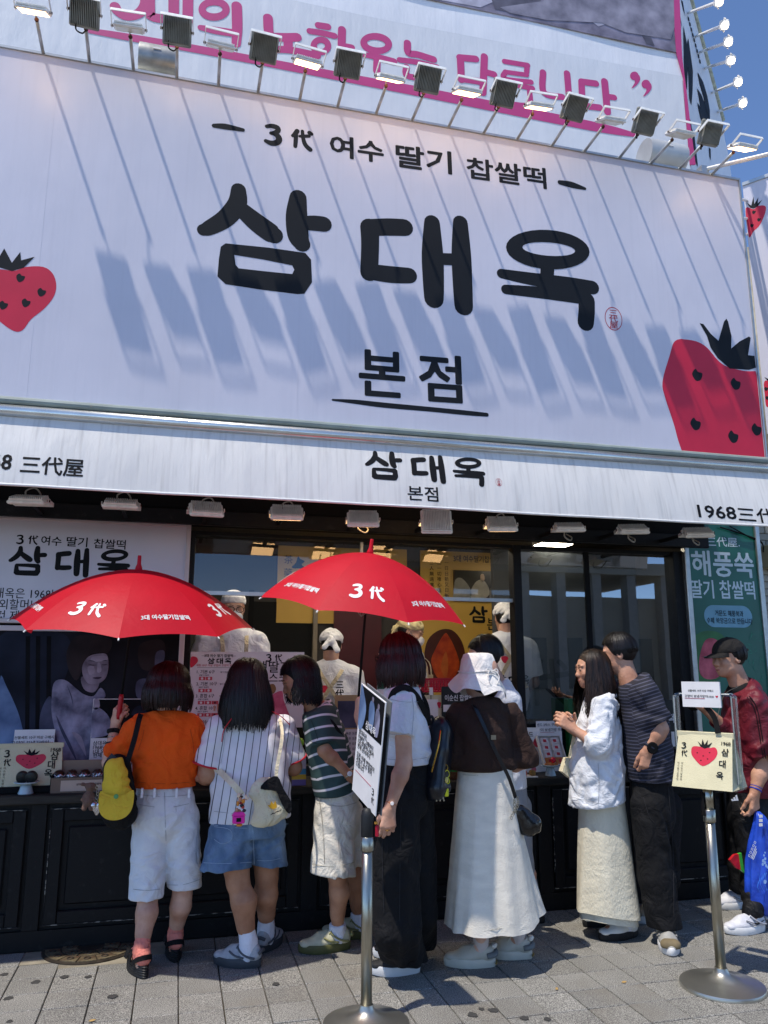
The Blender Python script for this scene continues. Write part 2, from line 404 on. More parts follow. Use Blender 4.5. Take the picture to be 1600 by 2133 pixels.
m_glass = glass_mat('window_glass', .30, (.62, .68, .70)); m_transom = glass_mat('transom_glass', .07, (.92, .93, .92)); m_clear = glass_mat('acrylic_clear', .10, (.93, .96, .95))

# ================================================================ GROUND
def granite(name, base, dark, rnd):
    m = mat(name, base, .75, .12, 1.7, 0, 40, rnd=rnd); n, l, b = nodes(m); src = b.inputs['Base Color'].links[0].from_socket
    tc = n.new('ShaderNodeTexCoord'); oi = n.new('ShaderNodeObjectInfo')
    ad = n.new('ShaderNodeVectorMath'); ad.operation = 'ADD'; l.new(tc.outputs['Object'], ad.inputs[0]); l.new(oi.outputs['Location'], ad.inputs[1])
    sp = n.new('ShaderNodeTexNoise'); sp.inputs['Scale'].default_value = 260; sp.inputs['Detail'].default_value = 2; l.new(ad.outputs[0], sp.inputs['Vector'])
    mr = n.new('ShaderNodeMapRange'); mr.inputs[1].default_value = .42; mr.inputs[2].default_value = .62; l.new(sp.outputs[0], mr.inputs[0])
    mx = n.new('ShaderNodeMix'); mx.data_type = 'RGBA'; mx.blend_type = 'MULTIPLY'; mx.inputs['Factor'].default_value = 1
    cr_ = n.new('ShaderNodeMix'); cr_.data_type = 'RGBA'; cr_.inputs['A'].default_value = (*lin(dark), 1); cr_.inputs['B'].default_value = (1.15, 1.15, 1.12, 1); l.new(mr.outputs[0], cr_.inputs['Factor'])
    l.new(src, mx.inputs['A']); l.new(cr_.outputs['Result'], mx.inputs['B'])
    st = n.new('ShaderNodeTexNoise'); st.inputs['Scale'].default_value = 2.6; st.inputs['Detail'].default_value = 6; l.new(ad.outputs[0], st.inputs['Vector'])
    m2 = n.new('ShaderNodeMapRange'); m2.inputs[1].default_value = .52; m2.inputs[2].default_value = .72; m2.inputs[4].default_value = .5; l.new(st.outputs[0], m2.inputs[0])
    m3 = n.new('ShaderNodeMix'); m3.data_type = 'RGBA'; l.new(m2.outputs[0], m3.inputs['Factor']); l.new(mx.outputs['Result'], m3.inputs['A']); m3.inputs['B'].default_value = (*lin('#6d675c'), 1)
    l.new(m3.outputs['Result'], b.inputs['Base Color'])
    bp = n.new('ShaderNodeBump'); bp.inputs['Strength'].default_value = .35; bp.inputs['Distance'].default_value = .002; l.new(sp.outputs[0], bp.inputs['Height']); l.new(bp.outputs[0], b.inputs['Normal'])
    return m
m_slab = granite('granite_slab', '#a09e98', '#7f7f80', .11)
m_joint = mat('sandy_joint', '#5a5140', .9, .35, 30, .4, 120)
mb = MB(); mb.add([(-300, -300, -.022), (300, -300, -.022), (300, 300, -.022), (-300, 300, -.022)], [(0, 1, 2, 3)])
ground = obj('ground', mb, granite('far_paving', '#a09e98', '#7f7f80', 0), kind='structure')
mb = MB(); boxm(mb, (-3, -3.2, -.02), (7, .5, -.016)); pave = obj('pavement', mb, m_joint, kind='structure')
P0X, P0Y, PS = .0845, -.0005, .2068
slabme = []
for k in range(4):
    mbs = MB(); h = PS/2-.0028; bevbox(mbs, (-h, -h, -.02), (h, h, 0), .0028); slabme.append(mesh_of('paving_slab', mbs.verts(), mbs.f, m_slab))
rs = random.Random(3)
for i in range(-6, 21):
    for j in range(0, 11):
        cx = P0X+(i+.5)*PS; cy = P0Y-(j+.5)*PS
        if -.78 < cx < -.02 and cy > -.30: continue
        o = bpy.data.objects.new('paving_slab', slabme[rs.randrange(4)]); COL.objects.link(o)
        o.location = (cx+rs.uniform(-.0006, .0006), cy+rs.uniform(-.0006, .0006), rs.uniform(-.0022, .0008)); o.rotation_euler = (rs.uniform(-.004, .004), rs.uniform(-.004, .004), rs.choice((0, 1, 2, 3))*math.pi/2)
        o.parent = pave; o.matrix_parent_inverse = Matrix.Translation(Vector(wloc(pave))).inverted()
# concrete patch with the manhole cover
m_conc = mat('patched_concrete', '#8f8775', .85, .3, 7, .4, 60)
frg = Fr((0, 0, 0), (1, 0, 0), (0, 1, 0), (0, 0, 1))
mb = MB(); poly(mb, frg, [(-.742, -.004), (-.742, -.205), (-.54, -.206), (-.535, -.306), (-.13, -.306), (-.125, -.206), (.078, -.206), (.078, -.004)], .0, th=.018)
obj('concrete_patch', mb, m_conc, pave)
mh = empty('manhole_cover', (-.395, -.02, 0), 'round rusty iron manhole cover half under the black counter', 'manhole cover')
m_iron = mat('rusty_iron', '#6b523f', .6, .45, 12, .5, 70, metal=.35, col2='#7d7258')
m_iron2 = mat('dark_iron', '#3d352c', .6, .4, 20, .4, 70, metal=.4)
mb = MB(); lathe(mb, [(.262, .0), (.262, .006), (.25, .009), (.0, .009)], 48, (-.395, -.02, .0)); obj('base_plate', mb, m_iron2, mh)
for ring, (r0, r1, cnt) in enumerate(((.165, .243, 14), (.075, .155, 8))):
    for k in range(cnt):
        a0 = 2*math.pi*(k+.04+ring*.5)/cnt; a1 = 2*math.pi*(k+.96+ring*.5)/cnt
        c = V(-.395, -.02, 0); am = (a0+a1)/2
        if c[1]+r1*math.sin(am) > .02: continue
        mb = MB(); ar = [a0+(a1-a0)*t/6 for t in range(7)]
        pts = [(c[0]+r1*math.cos(a), c[1]+r1*math.sin(a)) for a in ar]+[(c[0]+r0*math.cos(a), c[1]+r0*math.sin(a)) for a in ar[::-1]]
        poly(mb, frg, pts, .0135, th=.006); seg = obj('cast_segment', mb, m_iron, mh)
        mb = MB(); rc = (r0+r1)/2; tube(mb, [(c[0]+rc*math.cos(am)+.017*math.cos(t), c[1]+rc*math.sin(am)+.017*math.sin(t), .015) for t in np.linspace(0, 2*math.pi, 15)], .0032, 6); obj('raised_ring', mb, m_iron2, seg)
# gum spots and dropped bits
m_gum = mat('old_gum', '#3d3c3a', .85, .3, 60)
rs = random.Random(11)
gum = [(184, 2035), (75, 2046), (135, 2035), (10, 2030), (18, 2080), (1003, 2102), (1028, 2105), (985, 2114), (1140, 2123), (1092, 2121), (235, 2076), (20, 2128), (575, 2050)]
for px, py in gum:
    p = atz(px, py); mb = MB(); n = 14; rr = rs.uniform(.012, .024)
    poly(mb, frg, [(p[0]+rr*(1+.25*rs.uniform(-1, 1))*math.cos(2*math.pi*k/n), p[1]+rr*1.1*(1+.25*rs.uniform(-1, 1))*math.sin(2*math.pi*k/n)) for k in range(n)], .0022, th=.002)
    obj('gum_spot', mb, m_gum, pave)
m_leaf = mat('dry_leaf', '#b9975c', .7, .3, 40)
for px, py, a in ((192, 2125, .3), (1160, 2059, 1.0), (1300, 2045, .2)):
    p = atz(px, py, .006); mb = MB(); fl = Fr(p, (math.cos(a), math.sin(a), 0), (-math.sin(a), math.cos(a), .25))
    poly(mb, fl, [(-.016, 0), (-.006, .007), (.008, .006), (.018, 0), (.006, -.006), (-.008, -.006)], 0, th=.001)
    tag(obj('fallen_leaf', mb, m_leaf), {192: 'small dry leaf on the paving near the bottom left', 1160: 'thin dry twig leaf on the paving right of the white skirt', 1300: 'small dry leaf on the paving left of the steel post base'}[px], 'leaf', 'dry bits on the paving')

# ================================================================ COUNTER
ct = empty('shop_counter', (1.0, 0, 0), 'long black painted wooden counter with framed panels and worn edges', 'counter')
mb = MB(); boxm(mb, (-2.4, .03, .0), (4.02, .42, .79)); obj('body', mb, m_black, ct)
mb = MB(); bevbox(mb, (-2.42, -.035, .79), (4.05, .44, .842), .006); obj('counter_top', mb, mat('worn_black_wood', (.012, .012, .012), .6, .4, 9, .25, 60, stretch=(.3, 3, 3), col2='#3a362f', spec=.3), ct)
mb = MB(); boxm(mb, (-2.4, .008, .0), (4.02, .03, .105)); obj('plinth', mb, m_black, ct)
m_worn = mat('worn_edge', '#15151a', .6, .2, 60, col2='#9b968c', fac=(.5, .58), stretch=(.4, 1, 1))
panels = [(-2.2, -.80), (-.667, .782), (.924, 2.376), (2.514, 3.10), (3.19, 3.93)]
for a, b in panels:
    z0, z1 = .132, .757; t = .07
    fr_ = MB(); 
    for lo, hi in (((a, 0.0, z0), (a+t, .03, z1)), ((b-t, 0.0, z0), (b, .03, z1)), ((a+t, 0.001, z1-t), (b-t, .03, z1)), ((a+t, 0.001, z0), (b-t, .03, z0+t))): bevbox(fr_, lo, hi, .005)
    fo = obj('panel_frame', fr_, m_black, ct)
    mb = MB(); bevbox(mb, (a+t+.03, .012, z0+t+.03), (b-t-.03, .03, z1-t-.03), .008); obj('panel_field', mb, m_black, ct)
    mb = MB()
    for k in range(1):
        boxm(mb, (a-.004, -.0012, z1-.002), (b, .012, z1+.0022)); boxm(mb, (a-.003, -.0012, z0-.0022), (b+.004, .012, z0+.002)); boxm(mb, (a-.0022, -.0012, z0+.1), (a+.0012, .012, z1-.05))
    obj('worn_edge', mb, m_worn, fo)
for a, b in zip([-.78, .80, 2.40, 3.105], [-.69, .905, 2.50, 3.185]):
    mb = MB(); bevbox(mb, (a, .004, .105), (b, .03, .788), .004); obj('stile', mb, m_black, ct)

# ================================================================ SHOP BUILDING
sb = empty('shop_building', (1.5, 1.2, 0), 'shop front with black window frames and a service opening onto a lit kitchen', 'building')
m_inwall = mat('kitchen_wall', '#3d3a36', .8, .2, 3); m_infloor = mat('kitchen_floor', '#4a4a48', .5, .2, 4); m_inceil = mat('kitchen_ceiling', '#57534c', .8, .1, 4)
def part(name, lo, hi, m, par=sb, bev=0):
    mb = MB(); (bevbox(mb, lo, hi, bev) if bev else boxm(mb, lo, hi)); return obj(name, mb, m, par)
YB = 1.9
part('floor', (-.1, .45, -.015), (4.1, YB, .28), m_infloor)
part('ceiling', (-2.6, .46, 2.72), (4.12, YB, 2.8), m_inceil)
part('back_wall', (-.1, YB, 0), (4.1, YB+.1, 2.72), m_inwall)
part('side_wall', (-.2, .46, 0), (-.1, YB+.1, 2.72), m_inwall); part('side_wall', (4.02, .46, 0), (4.12, YB+.1, 2.72), m_inwall)
part('front_wall', (-2.6, .43, 0), (-.06, .46, 2.5), m_blackmat)
part('header_beam', (-2.6, .16, 2.545), (4.0, .46, 2.98), m_blackmat)
part('fascia_board', (-2.6, .12, 2.50), (4.0, .159, 2.60), m_black, bev=.004)
part('soffit', (-2.6, -.50, 2.98), (4.05, .46, 3.02), mat('grey_soffit', '#8b8a86', .7, .1, 3))
part('window_post', (-.06, .36, .842), (.075, .46, 2.5), m_black, bev=.004)
part('window_post', (2.438, .36, .842), (2.505, .46, 2.5), m_black, bev=.004)
part('window_post', (3.82, .34, .842), (3.925, .46, 2.5), m_black, bev=.004)
part('window_sill', (2.505, .355, 1.10), (3.82, .47, 1.172), m_black, bev=.005)
part('window_apron', (2.505, .40, .842), (3.82, .46, 1.10), m_blackmat)
part('window_rail', (2.505, .37, 2.47), (3.82, .46, 2.499), m_black); part('window_rail', (.075, .37, 2.475), (2.438, .46, 2.499), m_black)
part('transom_rail', (.075, .39, 2.062), (2.438, .42, 2.088), m_alu)
part('window_post', (3.06, .40, 1.172), (3.10, .43, 2.47), m_blackmat)
def pane(x0, x1, z0, z1, y, m):
    mb = MB(); mb.add([(x0, y, z0), (x1, y, z0), (x1, y, z1), (x0, y, z1)], [(0, 1, 2, 3)]); return obj('glass_pane', mb, m, sb)
pane(2.505, 3.06, 1.172, 2.47, .41, m_glass); pane(3.10, 3.82, 1.172, 2.47, .405, m_glass); pane(.075, 1.25, 2.088, 2.475, .405, m_transom); pane(1.27, 2.438, 2.088, 2.475, .405, m_transom)
part('transom_post', (1.25, .395, 2.088), (1.27, .42, 2.475), m_alu)
# kitchen: dark doorway, red door, pale post, shelf
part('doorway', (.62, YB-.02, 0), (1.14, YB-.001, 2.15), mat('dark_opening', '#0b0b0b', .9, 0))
part('door_post', (1.15, YB-.06, 0), (1.19, YB-.001, 2.3), mat('pale_post', '#857a68', .6)); part('door_post', (.58, YB-.05, 0), (.62, YB-.001, 2.25), m_blackmat)
dr = part('door', (1.34, YB-.05, 0), (1.78, YB-.001, 2.2), mat('red_brown_door', '#4d171d', .5, .2, 5)); part('handle', (1.38, YB-.08, 1.0), (1.40, YB-.05, 1.12), m_steel, dr)
part('partition', (2.62, 1.2, 0), (4.02, 1.26, 2.6), mat('grey_partition', '#4a4d50', .6))
part('work_table', (.2, .85, .0), (3.9, 1.0, .86), mat('steel_cabinet', '#55585a', .35, .1, 8, metal=.6))
# ceiling lights
for i, (x, y, lb) in enumerate(((.55, .75, 'lit ceiling lamp over the masked worker with glasses'), (1.35, .8, 'lit ceiling lamp behind the red umbrella tip'), (2.15, .75, 'lit ceiling lamp above the framed kitchen picture'), (3.2, 1.2, 'lit ceiling lamp inside the large right window'))):
    r_ = empty('ceiling_lamp', (x, y, 2.72), lb, 'ceiling lamp', 'lit kitchen ceiling lamps')
    mb = MB(); bevbox(mb, (x-.16, y-.1, 2.66), (x+.16, y+.1, 2.719), .006); obj('housing', mb, m_white, r_)
    mb = MB(); boxm(mb, (x-.145, y-.085, 2.653), (x+.145, y+.085, 2.6595)); obj('diffuser', mb, m_ceil, r_)

# ================================================================ BILLBOARD
YBB = -.6
BB = Fr((0, YBB, 0)); bx = lambda px, py: BB.px(px, py)
bb = empty('billboard', (1.3, YBB+.2, 2.95), 'huge pale vinyl billboard with black brush lettering above the awning', 'billboard')
bl, br, bt, bot = -2.35, 3.972, 5.245, 3.03
mb = MB(); nx, nz = 40, 16
pts = []
for j in range(nz+1):
    for i in range(nx+1): pts.append((bl+(br-bl)*i/nx, YBB, bot+(bt-bot)*j/nz))
mb.add(pts, [(j*(nx+1)+i, j*(nx+1)+i+1, (j+1)*(nx+1)+i+1, (j+1)*(nx+1)+i) for j in range(nz) for i in range(nx)])
obj('vinyl_face', mb, m_bill, bb)
mb = MB(); boxm(mb, (bl, YBB+.012, bot), (br, YBB+.30, bt-.01)); obj('box_frame', mb, m_alu, bb)
mb = MB(); boxm(mb, (bl, YBB-.012, bt-.004), (br+.012, YBB+.03, bt+.012)); boxm(mb, (br, YBB-.012, bot), (br+.012, YBB+.03, bt-.004)); obj('edge_trim', mb, m_alu, bb)
mb = MB(); tube(mb, [(bl, YBB-.012, bot-.012), (br+.01, YBB-.012, bot-.012)], .022, 10); boxm(mb, (bl, YBB+.01, bot-.07), (br, YBB+.05, bot-.004)); obj('bottom_rail', mb, mat('grey_green_rail', '#8d9791', .45, .15, 6), bb)
mb = MB(); rs = random.Random(5)
for k in range(12):
    x = bl+.3+k*.5; tube(mb, [(x, YBB-.036, bot-.016), (x, YBB-.03, bot-.016)], .006, 8)
obj('rail_screw', mb, m_darkmetal, bb)
# seams of the vinyl: shallow welded ridges
for x in (-.9, .62, 1.36, 2.62):
    mb = MB(); boxm(mb, (x, YBB-.0007, bot+.01), (x+.003, YBB+.001, bt-.01)); obj('seam', mb, m_bill, bb)
def S(mb, fr, pts, **k):     # stroke given in photo pixels on a frame
    out = []
    for px, py, w_ in pts:
        x, y = fr.px(px, py); x2, _ = fr.px(px+w_, py); _, y2 = fr.px(px, py+w_)
        out.append((x, y, (abs(x2-x)+abs(y2-y))/2))
    return stroke(mb, fr, out, **k)
# three big brush syllables, kept as strokes so that the same hand-lettering is reused elsewhere
NAME = [[(497, 396, 30), (494, 425, 38), (470, 455, 38), (436, 475, 32), (424, 479, 26)], [(494, 428, 30), (530, 460, 40), (562, 484, 42), (571, 490, 36)],
        [(621, 412, 34), (618, 450, 43), (621, 490, 43), (629, 508, 34)], [(632, 465, 30), (655, 465, 33), (674, 467, 33)],
        [(770, 474, 38), (771, 510, 36), (769, 568, 36)], [(770, 474, 36), (810, 473, 37), (842, 474, 36)], [(770, 566, 34), (815, 572, 36), (852, 574, 33)],
        [(900, 464, 32), (901, 530, 44), (903, 590, 43), (904, 622, 40)], [(959, 464, 30), (961, 530, 40), (964, 600, 40), (966, 638, 38)], [(905, 539, 25), (960, 541, 25)],
        [(1141, 550, 28), (1139, 578, 28)], [(1045, 570, 20), (1100, 580, 26), (1180, 592, 31), (1234, 599, 28)],
        [(1054, 603, 20), (1120, 609, 24), (1180, 617, 24), (1215, 621, 26)], [(1222, 626, 34), (1222, 650, 34), (1220, 672, 34)]]
MIEUM = [[(470, 507), (560, 516), (636, 527), (648, 541), (650, 588), (634, 612), (620, 613), (540, 603), (470, 592), (453, 576), (456, 540), (460, 514)], [(488, 531), (550, 541), (609, 553), (613, 562), (609, 571), (550, 565), (497, 559), (491, 552)]]
RING = [[(1141+87*math.cos(t)*1.0+8*math.sin(t)*0, 520+41*math.sin(t)+5*math.cos(t)) for t in np.linspace(0, 2*math.pi, 33)[:-1]], [(1143+55*math.cos(t), 519+14*math.sin(t)+4*math.cos(t)) for t in np.linspace(0, 2*math.pi, 25)[:-1]]]
_cv = lambda L: [BB.px(*q) for q in L]
NAME_W = []
for st in NAME:
    o_ = []
    for px, py, w_ in st:
        x, y = BB.px(px, py); x2, _ = BB.px(px+w_, py); _, y2 = BB.px(px, py+w_); o_.append((x, y, (abs(x2-x)+abs(y2-y))/2))
    NAME_W.append(o_)
MIEUM_W = [_cv(L) for L in MIEUM]; RING_W = [_cv(L) for L in RING]
NC = BB.px(828, 530); NW = BB.px(1250, 560)[0]-BB.px(408, 480)[0]
def shopname(mb, fr, cx, cy, width, d=.0009, only=None):
    s = width/NW
    tr = lambda x, y: (cx+(x-NC[0])*s, cy+(y-NC[1])*s)
    sel = {None: (0, 14), 0: (0, 4), 1: (4, 10), 2: (10, 14)}[only]
    for st in NAME_W[sel[0]:sel[1]]: stroke(mb, fr, [(*tr(x, y), w_*s) for x, y, w_ in st], d=d, sub=4)
    if only in (None, 0): poly(mb, fr, [tr(*q) for q in MIEUM_W[0]], d+.0004, [[tr(*q) for q in MIEUM_W[1]]])
    if only in (None, 2): poly(mb, fr, [tr(*q) for q in RING_W[0]], d+.0008, [[tr(*q) for q in RING_W[1]]])
for k in range(3):
    mb = MB(); shopname(mb, BB, *NC, NW, only=k); obj('letter', mb, m_print_black, bb)
def straight_text(fr, m, par, body, p0, p1, size, bold=0, name='lettering', **k):
    """text from photo point p0 to p1 on a frame, fitted in width"""
    a = fr.px(*p0); b = fr.px(*p1); rot = math.atan2(b[1]-a[1], b[0]-a[0]); mb = MB()
    text(mb, fr, body, (a[0]+b[0])/2, (a[1]+b[1])/2, size, bold, rot=rot, width=math.hypot(b[0]-a[0], b[1]-a[1]), **k); return obj(name, mb, m, par)
mb = MB()
DAI = [[(0, .80, .16), (-.10, .62, .15), (-.18, .55, .11)], [(-.04, .62, .14), (-.05, .3, .14), (-.06, .08, .13)], [(.12, .58, .10), (.3, .62, .12), (.5, .66, .12)], [(.22, .84, .11), (.26, .5, .13), (.36, .22, .15), (.56, .04, .16)], [(.52, .82, .15), (.6, .78, .13)]]
THREE = [[(-.3, .78, .13), (-.1, .84, .16), (.12, .80, .18), (.16, .66, .17), (0, .53, .15), (-.12, .5, .12)], [(-.05, .51, .13), (.14, .44, .18), (.22, .27, .2), (.12, .10, .2), (-.1, .04, .18), (-.32, .10, .13)]]
def sandae(mb, fr, cx, cy, h, d=.0009, vert=False, wgt=1.0, slant=0.0, gap=.95):
    for g, dx, dy in ((THREE, 0, 0), (DAI, gap if not vert else -.1, 0 if not vert else -1.15)):
        for st in g: stroke(mb, fr, [(cx+(x+dx+slant*y)*h, cy+(y+dy)*h, w_*h*wgt) for x, y, w_ in st], d=d, sub=3)
c3 = bx(570, 301); sandae(mb, BB, c3[0], c3[1], .158, gap=.95, wgt=1.3)
S(mb, BB, [(446, 262, 9), (470, 264, 13), (506, 271, 8)]); S(mb, BB, [(1166, 380, 9), (1190, 385, 13), (1218, 393, 6)])
obj('lettering', mb, m_print_black, bb)
straight_text(BB, m_print_black, bb, '여수', (688, 320), (798, 336), .17, .03); straight_text(BB, m_print_black, bb, '딸기', (828, 343), (942, 359), .185, .03); straight_text(BB, m_print_black, bb, '찹쌀떡', (976, 367), (1140, 390), .175, .026)
straight_text(BB, m_print_black, bb, '본', (750, 815), (843, 822), .35, .02); straight_text(BB, m_print_black, bb, '점', (880, 826), (966, 832), .35, .02)
mb = MB(); S(mb, BB, [(693, 833, 4), (740, 837, 9), (800, 844, 11), (900, 853, 10), (970, 860, 10), (1014, 864, 8)]); obj('lettering_underline', mb, m_print_black, bb)
def seal(fr, par, cx, cy, rx, ry, d=.0009):
    mb = MB(); T = np.linspace(0, 2*math.pi, 33)[:-1]
    poly(mb, fr, [(cx+rx*math.cos(t), cy+ry*math.sin(t)) for t in T], d, [[(cx+rx*.93*math.cos(t), cy+ry*.93*math.sin(t)) for t in T]])
    for i, ch in enumerate('三代屋'): text(mb, fr, ch, cx, cy+ry*(.28-.52*i), ry*.62, .008, d=d, sx=1.3)
    return obj('seal_stamp', mb, m_seal, par)
sc_ = bx(1278, 664); seal(BB, bb, sc_[0], sc_[1], .068, .088)
# strawberries
def berry(fr, par, outline, leaf, seeds, conv, d=.0009, sr=.02):
    mb = MB(); poly(mb, fr, cr([conv(*q) for q in outline], 4, True), d); obj('strawberry_print', mb, m_print_red, par)
    mb = MB(); poly(mb, fr, [conv(*q) for q in leaf], d+.0006)
    for q in seeds:
        x, y = conv(*q); poly(mb, fr, cr([(x-sr*.7, y+sr*.4), (x-sr*.2, y+sr*.9), (x+sr*.2, y+sr*.5), (x+sr*.8, y+sr*.4), (x+sr*.6, y-sr*.4), (x-sr*.1, y-sr*.9), (x-sr*.6, y-sr*.4)], 3, True), d+.0006)
    obj('leaf_print', mb, m_print_black, par)
cz = lambda x, y: bx(800+x/2, 450+y/2)
mb = MB()
ol = [cz(*q) for q in [(1238, 512), (1300, 522), (1345, 548), (1390, 600), (1430, 628), (1500, 645), (1548, 646)]]
ol = list(map(tuple, cr(ol, 4)))+[(br-.004, cz(1556, 660)[1]), (br-.004, bot+.004)]+list(map(tuple, cr([cz(*q) for q in [(1241, 980), (1224, 930), (1205, 860), (1172, 760), (1160, 690), (1190, 580), (1205, 530), (1222, 515)]], 4)))
ol = [(min(x, br-.004), max(y, bot+.004)) for x, y in ol]
poly(mb, BB, ol, .0009); obj('strawberry_print', mb, m_print_red, bb)
mb = MB(); lf = [cz(*q) for q in [(1315, 447), (1330, 450), (1362, 492), (1393, 520), (1416, 440), (1426, 428), (1433, 440), (1447, 500), (1446, 552), (1480, 523), (1520, 502), (1527, 508), (1516, 580), (1543, 583), (1549, 632), (1520, 641), (1440, 636), (1390, 592), (1360, 548), (1345, 500)]]
poly(mb, BB, [(min(x, br-.004), y) for x, y in lf], .0016)
for q in [(1305, 663), (1465, 700), (1298, 867), (1455, 920), (1576, 892)]:
    x, y = cz(*q); s = .052; x = min(x, br-.05)
    poly(mb, BB, cr([(x-s*.8, y+s*.2), (x-s*.25, y+s*.9), (x+s*.15, y+s*.5), (x+s*.8, y+s*.3), (x+s*.5, y-s*.6), (x-s*.2, y-s*.85), (x-s*.65, y-s*.4)], 4, True), .0016)
obj('leaf_print', mb, m_print_black, bb)
c3_ = lambda x, y: bx(x/2, 450+y/2)
berry(BB, bb, [(0, 222), (60, 228), (110, 212), (180, 212), (220, 240), (235, 290), (222, 340), (180, 390), (130, 430), (95, 475), (60, 480), (10, 448), (-40, 400), (-85, 330), (-95, 270), (-60, 225)],
      [(-45, 155), (-20, 200), (18, 135), (50, 195), (85, 150), (88, 185), (145, 170), (100, 215), (50, 230), (0, 215), (-50, 195)], [(85, 258), (173, 318), (108, 362), (14, 372), (-40, 300)], c3_, sr=.03)

# ================================================================ AWNING
AT, AB = V(0, YBB-.02, 2.925), V(0, YBB-.115, 2.52)
AW = Fr(AT, (1, 0, 0), nrm(AT-AB))
aw = empty('awning', (1.3, YBB, 2.5), 'white cloth awning valance with shop name hanging under the billboard', 'awning')
xl, xr = -2.4, 4.35
mb = MB(); nx, ny = 150, 12; pts = []
rs = random.Random(2); ph = [rs.uniform(0, 6.28) for _ in range(8)]
AH = float(np.linalg.norm(AT-AB))
def sag(x, t): return .010*math.sin(t*math.pi)+t*(.004*math.sin(x*2.1+ph[0])+.003*math.sin(x*5.3+ph[1]))+.0012*math.sin(x*23+ph[2])*t
for j in range(ny+1):
    for i in range(nx+1):
        x = xl+(xr-xl)*i/nx; t = j/ny; pts.append(AW.p(x, -AH*t, sag(x, t)))
mb.add(pts, [((j+1)*(nx+1)+i, (j+1)*(nx+1)+i+1, j*(nx+1)+i+1, j*(nx+1)+i) for j in range(ny) for i in range(nx)])
obj('valance', mb, m_awn, aw, smooth=True)
mb = MB(); tube(mb, [AW.p(x, -AH, sag(x, 1)-.004) for x in np.linspace(xl, xr, 60)], .008, 8); obj('hem_bar', mb, m_white, aw, smooth=True)
mb = MB(); tube(mb, [(xl, YBB-.022, 2.955), (xr, YBB-.022, 2.955)], .034, 16); obj('roller', mb, mat('roller_alu', '#cfcfca', .25, .1, 8, metal=.8), aw, smooth=True)
mb = MB(); boxm(mb, (xl, YBB+.02, 2.90), (xr, YBB+.2, 2.99)); obj('roller_box', mb, m_darkmetal, aw)
def on_cloth(o):
    me = o.data
    for q in me.vertices:
        p = np.array(q.co)+wloc(o); x, y = AW.loc(p); q.co = Vector(AW.p(x, y, sag(x, min(1, max(0, -y/AH)))+.0012+.0)-wloc(o)+AW.n*((p-AW.o)@AW.n-.0009))
a1, a2 = AW.px(750, 975), AW.px(1003, 990); mb = MB(); shopname(mb, AW, (a1[0]+a2[0])/2, (AW.px(872, 975))[1], a2[0]-a1[0]); on_cloth(obj('lettering', mb, m_ink, aw))
on_cloth(straight_text(AW, m_ink, aw, '본점', (851, 1040), (914, 1044), .105, .012))
s_ = AW.px(1038, 1006); on_cloth(seal(AW, aw, s_[0], s_[1], .021, .027))
on_cloth(straight_text(AW, m_ink, aw, '1968', (1452, 1077), (1530, 1082), .125, .022)); on_cloth(straight_text(AW, m_ink, aw, '三代屋', (1538, 1084), (1655, 1092), .115, .018))
on_cloth(straight_text(AW, m_ink, aw, '1968', (-62, 973), (18, 979), .125, .022)); on_cloth(straight_text(AW, m_ink, aw, '三代屋', (42, 983), (172, 991), .115, .018))

# ================================================================ FLOODLIGHTS
def flood(root, c, Rm, w_, h_, d_, m_h, m_f, lens, fins=13):
    """finned LED floodlight: local x width, y thickness (lens at -y), z height"""
    Rm = np.array(Rm); c = np.array(c, float); M = (Rm, c)
    mb = MB(); bevbox(mb, (-w_/2, -d_*.35, -h_/2), (w_/2, d_*.2, h_/2), .008, M); ho = obj('housing', mb, m_h, root)
    mb = MB()
    for k in range(fins):
        x = -w_*.42+w_*.84*k/(fins-1); boxm(mb, (x-w_*.012, d_*.2, -h_*.42), (x+w_*.012, d_*.65, h_*.42), M)
    for s in (-1, 1): boxm(mb, (-w_*.44, d_*.2, s*h_*.45-.004), (w_*.44, d_*.45, s*h_*.45+.004), M)
    obj('cooling_fins', mb, m_f, ho)
    mb = MB(); boxm(mb, (-w_*.42, -d_*.35-.003, -h_*.42), (w_*.42, -d_*.35+.001, h_*.42), M); obj('lens', mb, lens, root)
    mb = MB()
    for s in (-1, 1): tube(mb, [c+Rm@V(s*w_*.5, 0, 0), c+Rm@V(s*(w_*.5+.014), 0, 0)], .007, 8)
    obj('pivot_bolt', mb, m_rust, root)
def yoke(root, c, Rm, w_, drop, m_):
    """flat U bracket from the pivots to the arm joint"""
    Rm = np.array(Rm); mb = MB(); M = (Rm, np.array(c, float)); a = w_/2+.006
    for s in (-1, 1): boxm(mb, (s*a-.002, -.01, -drop), (s*a+.002, .01, .01), M)
    boxm(mb, (-a, -.0101, -drop-.003), (a, .0101, -drop+.001), M); obj('bracket', mb, m_, root)
def rx(a): c, s = math.cos(a), math.sin(a); return np.array([[1, 0, 0], [0, c, -s], [0, s, c]])
def ry(a): c, s = math.cos(a), math.sin(a); return np.array([[c, 0, s], [0, 1, 0], [-s, 0, c]])
def rz(a): c, s = math.cos(a), math.sin(a); return np.array([[c, -s, 0], [s, c, 0], [0, 0, 1]])
bases = [(90, 117), (186, 134), (278, 151), (368, 170), (455, 185), (537, 200), (624, 216), (703, 231), (783, 246), (858, 258), (934, 272), (1007, 285), (1077, 297), (1150, 310), (1217, 320), (1290, 331), (1355, 341), (1415, 352), (1482, 362)]
ORD = ['first', 'second', 'third', 'fourth', 'fifth', 'sixth', 'seventh', 'eighth', 'ninth', 'tenth']
LIT = {1, 7, 9, 11, 13, 19}
cnt = {'w': 0, 'd': 0}
